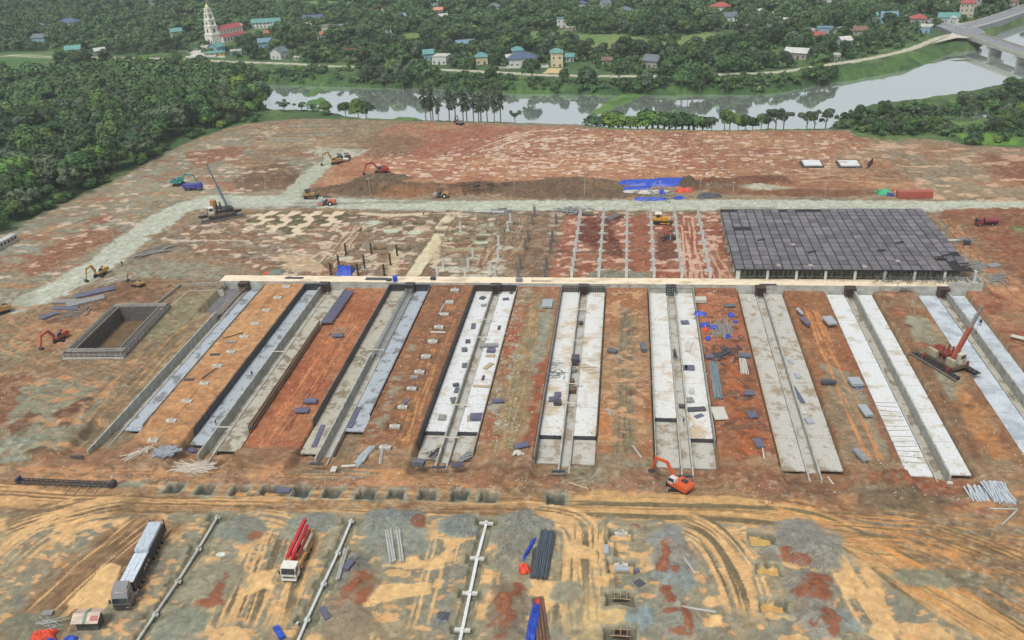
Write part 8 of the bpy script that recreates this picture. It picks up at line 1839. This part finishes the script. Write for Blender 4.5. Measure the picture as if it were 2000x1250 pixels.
# tarpaulins
for q, sx, sy, hh, a, m_, lb, pk in (((674, 534), 5.4, 5.0, 3.0, .1, bluet, 'blue tarpaulin tent behind the long beam', True), ((1243, 358), 15, 6, 1.2, .03, bluet, 'left blue tarpaulin of the camp above the gravel road', False), ((1244, 369), 11, 4, .8, .1, bluet, 'ragged blue tarpaulin in front of the left one', False), ((1306, 358), 20, 8, 1.6, .06, bluet, 'largest blue tarpaulin of the camp above the gravel road', False), ((1272, 390), 12, 2.6, .8, .0, bluet, 'long blue tarpaulin touching the gravel road', False), ((1292, 377), 2.4, 5, 1.2, 0, bluet, 'small upright blue tarpaulin in the middle of the camp', False), ((1326, 387), 4, 3, .8, .3, bluet, 'small blue tarpaulin at the lower right of the camp', False),
                             ((1336, 374), 6.5, 3.5, 1.2, 0, redt, 'orange red tarpaulin of the camp above the gravel road', False), ((1727, 378), 5.5, 4.5, 1.8, 0, M('green_tarpaulin', (64, 176, 128), .5, .15), 'green tarpaulin left of the freight container', True), ((1738, 382), 3.2, 2.4, .9, 0, M('navy_tarpaulin', (44, 66, 130), .5, .15), 'dark blue sheet beside the green tarpaulin', False), ((1742, 373), 1.6, 1.4, .8, 0, redt, 'small orange sheet beside the green tarpaulin', False), ((1368, 612), 3.4, 2.6, .9, -.3, bluet, 'blue tarpaulin at the upper left of the red strip', True),
                             ((1376, 634), 2.6, 1.8, .8, .2, bluet, 'blue sheet above the orange one on the red strip', False), ((1379, 643), 1.6, 1.4, .8, 0, redt, 'orange sheet among the blue bundles of the red strip', False), ((1394, 638), 2.2, 1.6, .7, 0, bluet, 'blue sheet right of the orange one on the red strip', False), ((1428, 615), 1.6, 2.2, .8, .2, bluet, 'blue bag at the upper right of the red strip', False), ((1422, 656), 1.4, 1.6, .7, 0, bluet, 'blue bag in the middle of the red strip', False), ((1383, 660), 1.4, 2.0, .7, 0, bluet, 'blue bag below the orange sheet on the red strip', False), ((1436, 628), 1.2, 1.2, .6, 0, bluet, 'small blue bag right of the red strip bars', False), ((1676, 748), 2.0, 2.4, 1.1, .2, M('slate_tarpaulin', (84, 96, 132), .5, .12), 'slate blue cover on the silver bundle left of the eighth trench', True),
                             ((1043, 1215), 1.8, 9.5, .9, -.05, bluet, 'blue tarpaulin over the brown timber at the bottom edge', False), ((1050, 1180), 1.0, 1.6, 1.0, 0, redt, 'small orange cloth at the top of the blue tarpaulin by the timber', False), ((1034, 1078), .7, 6.5, .5, -.25, bluet, 'narrow blue tarpaulin along the left of the black pipes', False), ((1024, 1114), 2.0, 2.4, .9, .3, redt, 'orange red cloth left of the black pipes', False), ((86, 1247), 4.2, 2.4, 1.2, .3, redt, 'orange red tarpaulin at the bottom left edge', False), ((138, 1251), 2.4, 1.6, .8, 0, bluet, 'blue tarpaulin at the bottom edge beside the hut', False), ((100, 1252), 1.6, 1.4, .8, 0, bluet, 'small blue tarpaulin right of the orange red one', False),
                             ((540, 533), 5, 3, .9, 0, M('grey_green_tarpaulin', (112, 130, 120), .6, .15), 'grey green tarpaulin left of the blue tent', False), ((522, 534), 2.2, 1.6, .6, 0, redt, 'small red cloth left of the grey green tarpaulin', False), ((1385, 384), 9, 3.6, 1.4, .1, M('charcoal_tarpaulin', (84, 88, 94), .7, .2), 'charcoal covered gear right of the camp', False), ((1275, 376), 12, 4, .7, 0, M('pale_tarpaulin', (206, 200, 186), .7, .15), 'pale sheets in the middle of the camp', False), ((1233, 376), 7, 3, .6, .2, M('pale_tarpaulin', (206, 200, 186), .7, .15), 'pale sheets at the lower left of the camp', False)):
    tarp(q, sx, sy, hh, a, m_, lb, peak=pk)
heap((1290, 380), 70, 4, 16, PM['grey'], 'jumble of tools and timber inside the camp', 0, fan=.9, th=.25, h_=1)
heap((940, 372), 34, 3, 13, filmb, 'row of dark scrap along the spoil heap above the gravel road', 0, fan=.7, th=.35, h_=1.2)
# blue drum, lattice boom
p = W(772, 549, BT); t = thing('blue_drum', 'bright blue drum standing on the long beam', 'drum', (p[0], p[1], BT)); MB().cyl((0, 0, 0), (0, 0, 1.7), .75, n=14).build('body', M('drum_blue', (40, 92, 220), .4), t); MB().cyl((0, 0, 1.7), (0, 0, 1.78), .78, n=14).build('rim', M('drum_blue2', (66, 110, 226), .4), t)
A_, B_ = Vector(W(38, 942)), Vector(W(222, 950)); d = B_ - A_; L_ = d.length; t = thing('lattice_mast', 'long black lattice mast lying on the ground at the lower left', 'mast', tuple(A_), math.atan2(d.y, d.x))
mb = MB(); [mb.bar((0, y, z), (L_, y, z), .16, .16) for y in (-.55, .55) for z in (.2, .7)]; mb.build('chord', darkst, t); mb = MB(); n = int(L_ / 1.2)
for i in range(n):
    for y in (-.55, .55): mb.bar((i * 1.2, y, .2 if i % 2 else .7), (i * 1.2 + 1.2, y, .7 if i % 2 else .2), .08, .08)
    mb.bar((i * 1.2, -.55, .7), (i * 1.2, .55, .7), .08, .08)
mb.build('lacing', darkst, t); MB().cyl((L_ - .2, -.8, .7), (L_ - .2, .8, .7), .7, n=10).build('mast_head', darkst, t)
mb = MB(); [mb.bar((x, -.7, .1), (x + .3, -3.4, .15), .14, .14) for x in (12.5, 14.6, 16.8, 19)]; mb.build('sleeper', wood, t)
MB().box(-.3, .2, -.8, .8, 0, 1.3).build('mast_foot', paint('footblue', (60, 70, 110)), t)
# thin poles on the beam
for i, (x, y, h_) in enumerate(((565, 540, 4), (1226, 565, 3), (1041, 556, 2.6), (1399, 575, 3), (1750, 570, 3))):
    p = W(x, y, BT if y < 560 else -.5); t = thing('thin_post', ['thin post standing on the long beam above the sandy strip', 'thin tan post below the beam between fifth and sixth trench', 'thin post on the beam above the strip left of the fifth trench', 'thin white post at the head of the red strip', 'thin post at the beam right of the eighth trench'][i], 'post', p)
    MB().cyl((0, 0, 0), (0, 0, h_), .07, .06, 6).build('shaft', wood if i % 2 else steel, t); MB().cb(0, 0, .08, .4, .4, .16).build('foot', conc, t)
# black end forms on the ground at the trench feet
for q, lb in (((618, 907), 'black board at the foot of the third channel wall'), ((857, 914), 'black board at the foot of the fourth channel'), ((1091, 922), 'black board at the foot of the fifth channel'), ((1338, 932), 'black board at the foot of the sixth channel'), ((150, 893), 'black sheet at the foot of the leftmost wall')):
    stack(q, 3.0, .5, .4, .05, 'dark', lb, 0)

# ------------------------------------------------------------------ rubble and scattered bits nobody could count
rb_ = np.random.default_rng(3); V, F = [], []
def scat(px, n, s0, s1, world=False):
    P = [tuple(a) for a in (px if world else wpts(px))]; xs = [a[0] for a in P]; ys = [a[1] for a in P]; k = 0; out = []
    while k < n:
        x, y = rb_.uniform(min(xs), max(xs)), rb_.uniform(min(ys), max(ys))
        if in_poly(P, x, y): out.append((x, y, rb_.uniform(s0, s1) * rb_.random() ** .5 + s0)); k += 1
    return out


def rubble(name, items, mat):
    V, F = [], []
    for x, y, s_, *zz_ in items:
        z = zz_[0] if zz_ else gz(x, y); o = len(V); a = rb_.random() * 6.28; ca, sa = math.cos(a), math.sin(a); w_, h_, e_ = s_ * rb_.uniform(.6, 1.4), s_ * rb_.uniform(.25, .6), s_ * rb_.uniform(.5, 1)
        for dx, dy, dz in ((-1, -1, -.3), (1, -.8, -.3), (.9, 1, -.3), (-.8, .9, -.3), (-.6, -.5, 1), (.5, -.6, .9), (.6, .5, 1.1), (-.5, .6, .8)):
            X_, Y_ = dx * w_ / 2, dy * e_ / 2; V.append((x + X_ * ca - Y_ * sa, y + X_ * sa + Y_ * ca, z + dz * h_))
        F += [(o + 4, o + 5, o + 6, o + 7), (o, o + 1, o + 5, o + 4), (o + 1, o + 2, o + 6, o + 5), (o + 2, o + 3, o + 7, o + 6), (o + 3, o, o + 4, o + 7)]
    me = bpy.data.meshes.new(name); me.from_pydata(V, [], F); me.materials.append(mat); o = bpy.data.objects.new(name, me); C.objects.link(o); o['kind'] = 'stuff'


rubble('pale_rubble', scat([(-20, 1000), (2000, 1040), (2000, 1250), (-20, 1250)], 1100, .05, .22) + scat([(0, 600), (400, 560), (130, 920), (0, 920)], 500, .1, .35) + scat([(120, 905), (1900, 955), (1900, 975), (120, 940)], 500, .1, .4) + sum([scat([(a, 160), (b, 160), (b, 249), (a, 249)], 160, .1, .4, True) for (a, b), *_ in STR], [])
       + scat([(960, 580), (1010, 570), (1020, 880), (950, 880)], 300, .15, .6) + scat([(640, 240), (1980, 290), (1980, 380), (600, 380)], 500, .12, .45) + scat([(430, 420), (1400, 415), (1400, 540), (300, 540)], 900, .1, .4) + scat([(0, 470), (400, 270), (560, 240), (600, 370), (60, 580)], 300, .12, .5), M('rubble_pale', (190, 182, 168), .9, .2, 1))
rubble('red_clods', scat([(960, 1060), (1020, 1050), (1010, 1250), (960, 1250)], 350, .05, .2) + scat([(1280, 1040), (1340, 1040), (1350, 1240), (1290, 1240)], 600, .05, .2) + scat([(1530, 1090), (1620, 1090), (1640, 1240), (1560, 1240)], 600, .05, .2) + scat([(680, 1120), (730, 1110), (740, 1200), (690, 1250)], 350, .05, .2)
       + scat([(1740, 640), (1790, 700), (1900, 920), (1860, 930), (1760, 760)], 500, .15, .5) + scat([(610, 360), (1100, 355), (1100, 388), (610, 388)], 600, .2, .7) + scat([(1480, 930), (1540, 960), (1500, 990), (1440, 960)], 400, .1, .35), M('rubble_red', (156, 112, 88), .95, .2, 1))
rubble('grey_stones', scat([(600, 1005), (660, 1005), (640, 1040), (580, 1040)], 300, .08, .3) + scat([(715, 1005), (805, 1005), (800, 1040), (720, 1040)], 500, .08, .3) + scat([(870, 1010), (940, 1010), (930, 1045), (870, 1045)], 400, .08, .3) + scat([(990, 1010), (1060, 1030), (1040, 1110), (980, 1090)], 600, .08, .3) + scat([(1540, 1040), (1650, 1060), (1640, 1120), (1540, 1100)], 500, .08, .35), M('rubble_grey', (140, 144, 140), .9, .2, 1))

sp = []
for k, sd_, y0, y1, zt, mt, words in SL:
    bx = BX[k]; xa = bx + (0 if sd_ == 0 else 7.8); xb = bx + (5.1 if sd_ == 0 else 12.9)
    for _ in range(70):
        u = rb_.random(); y = y0 + (y1 - y0) * rb_.random() ** (3 if u < .5 else 1); e = xa if (sd_ == 0) != (u > .9) else xb
        x = rb_.uniform(xa, xb) if u < .4 else e + (1 if e == xa else -1) * rb_.random() ** 2.5 * 1.1
        sp.append((min(max(x, xa + .05), xb - .05), y, rb_.uniform(.06, .3), zt + .02))
rubble('spilled_soil', sp, M('spilled_soil', (150, 122, 98), .95, .25, 1))
# ------------------------------------------------------------------ wood smoke over the village and the damp air
HZ = 0.00017
hz = bpy.data.materials.new('haze_air'); hz.use_nodes = True; n = hz.node_tree; n.nodes.clear()
out = n.nodes.new('ShaderNodeOutputMaterial'); pv = n.nodes.new('ShaderNodeVolumePrincipled'); pv.inputs['Color'].default_value = (.82, .9, .95, 1); pv.inputs['Density'].default_value = HZ; pv.inputs['Anisotropy'].default_value = .2
n.links.new(pv.outputs[0], out.inputs['Volume'])
o = MB().box(-2650, 2650, -350, 3650, -10, 125).build('haze', hz); o['kind'] = 'stuff'
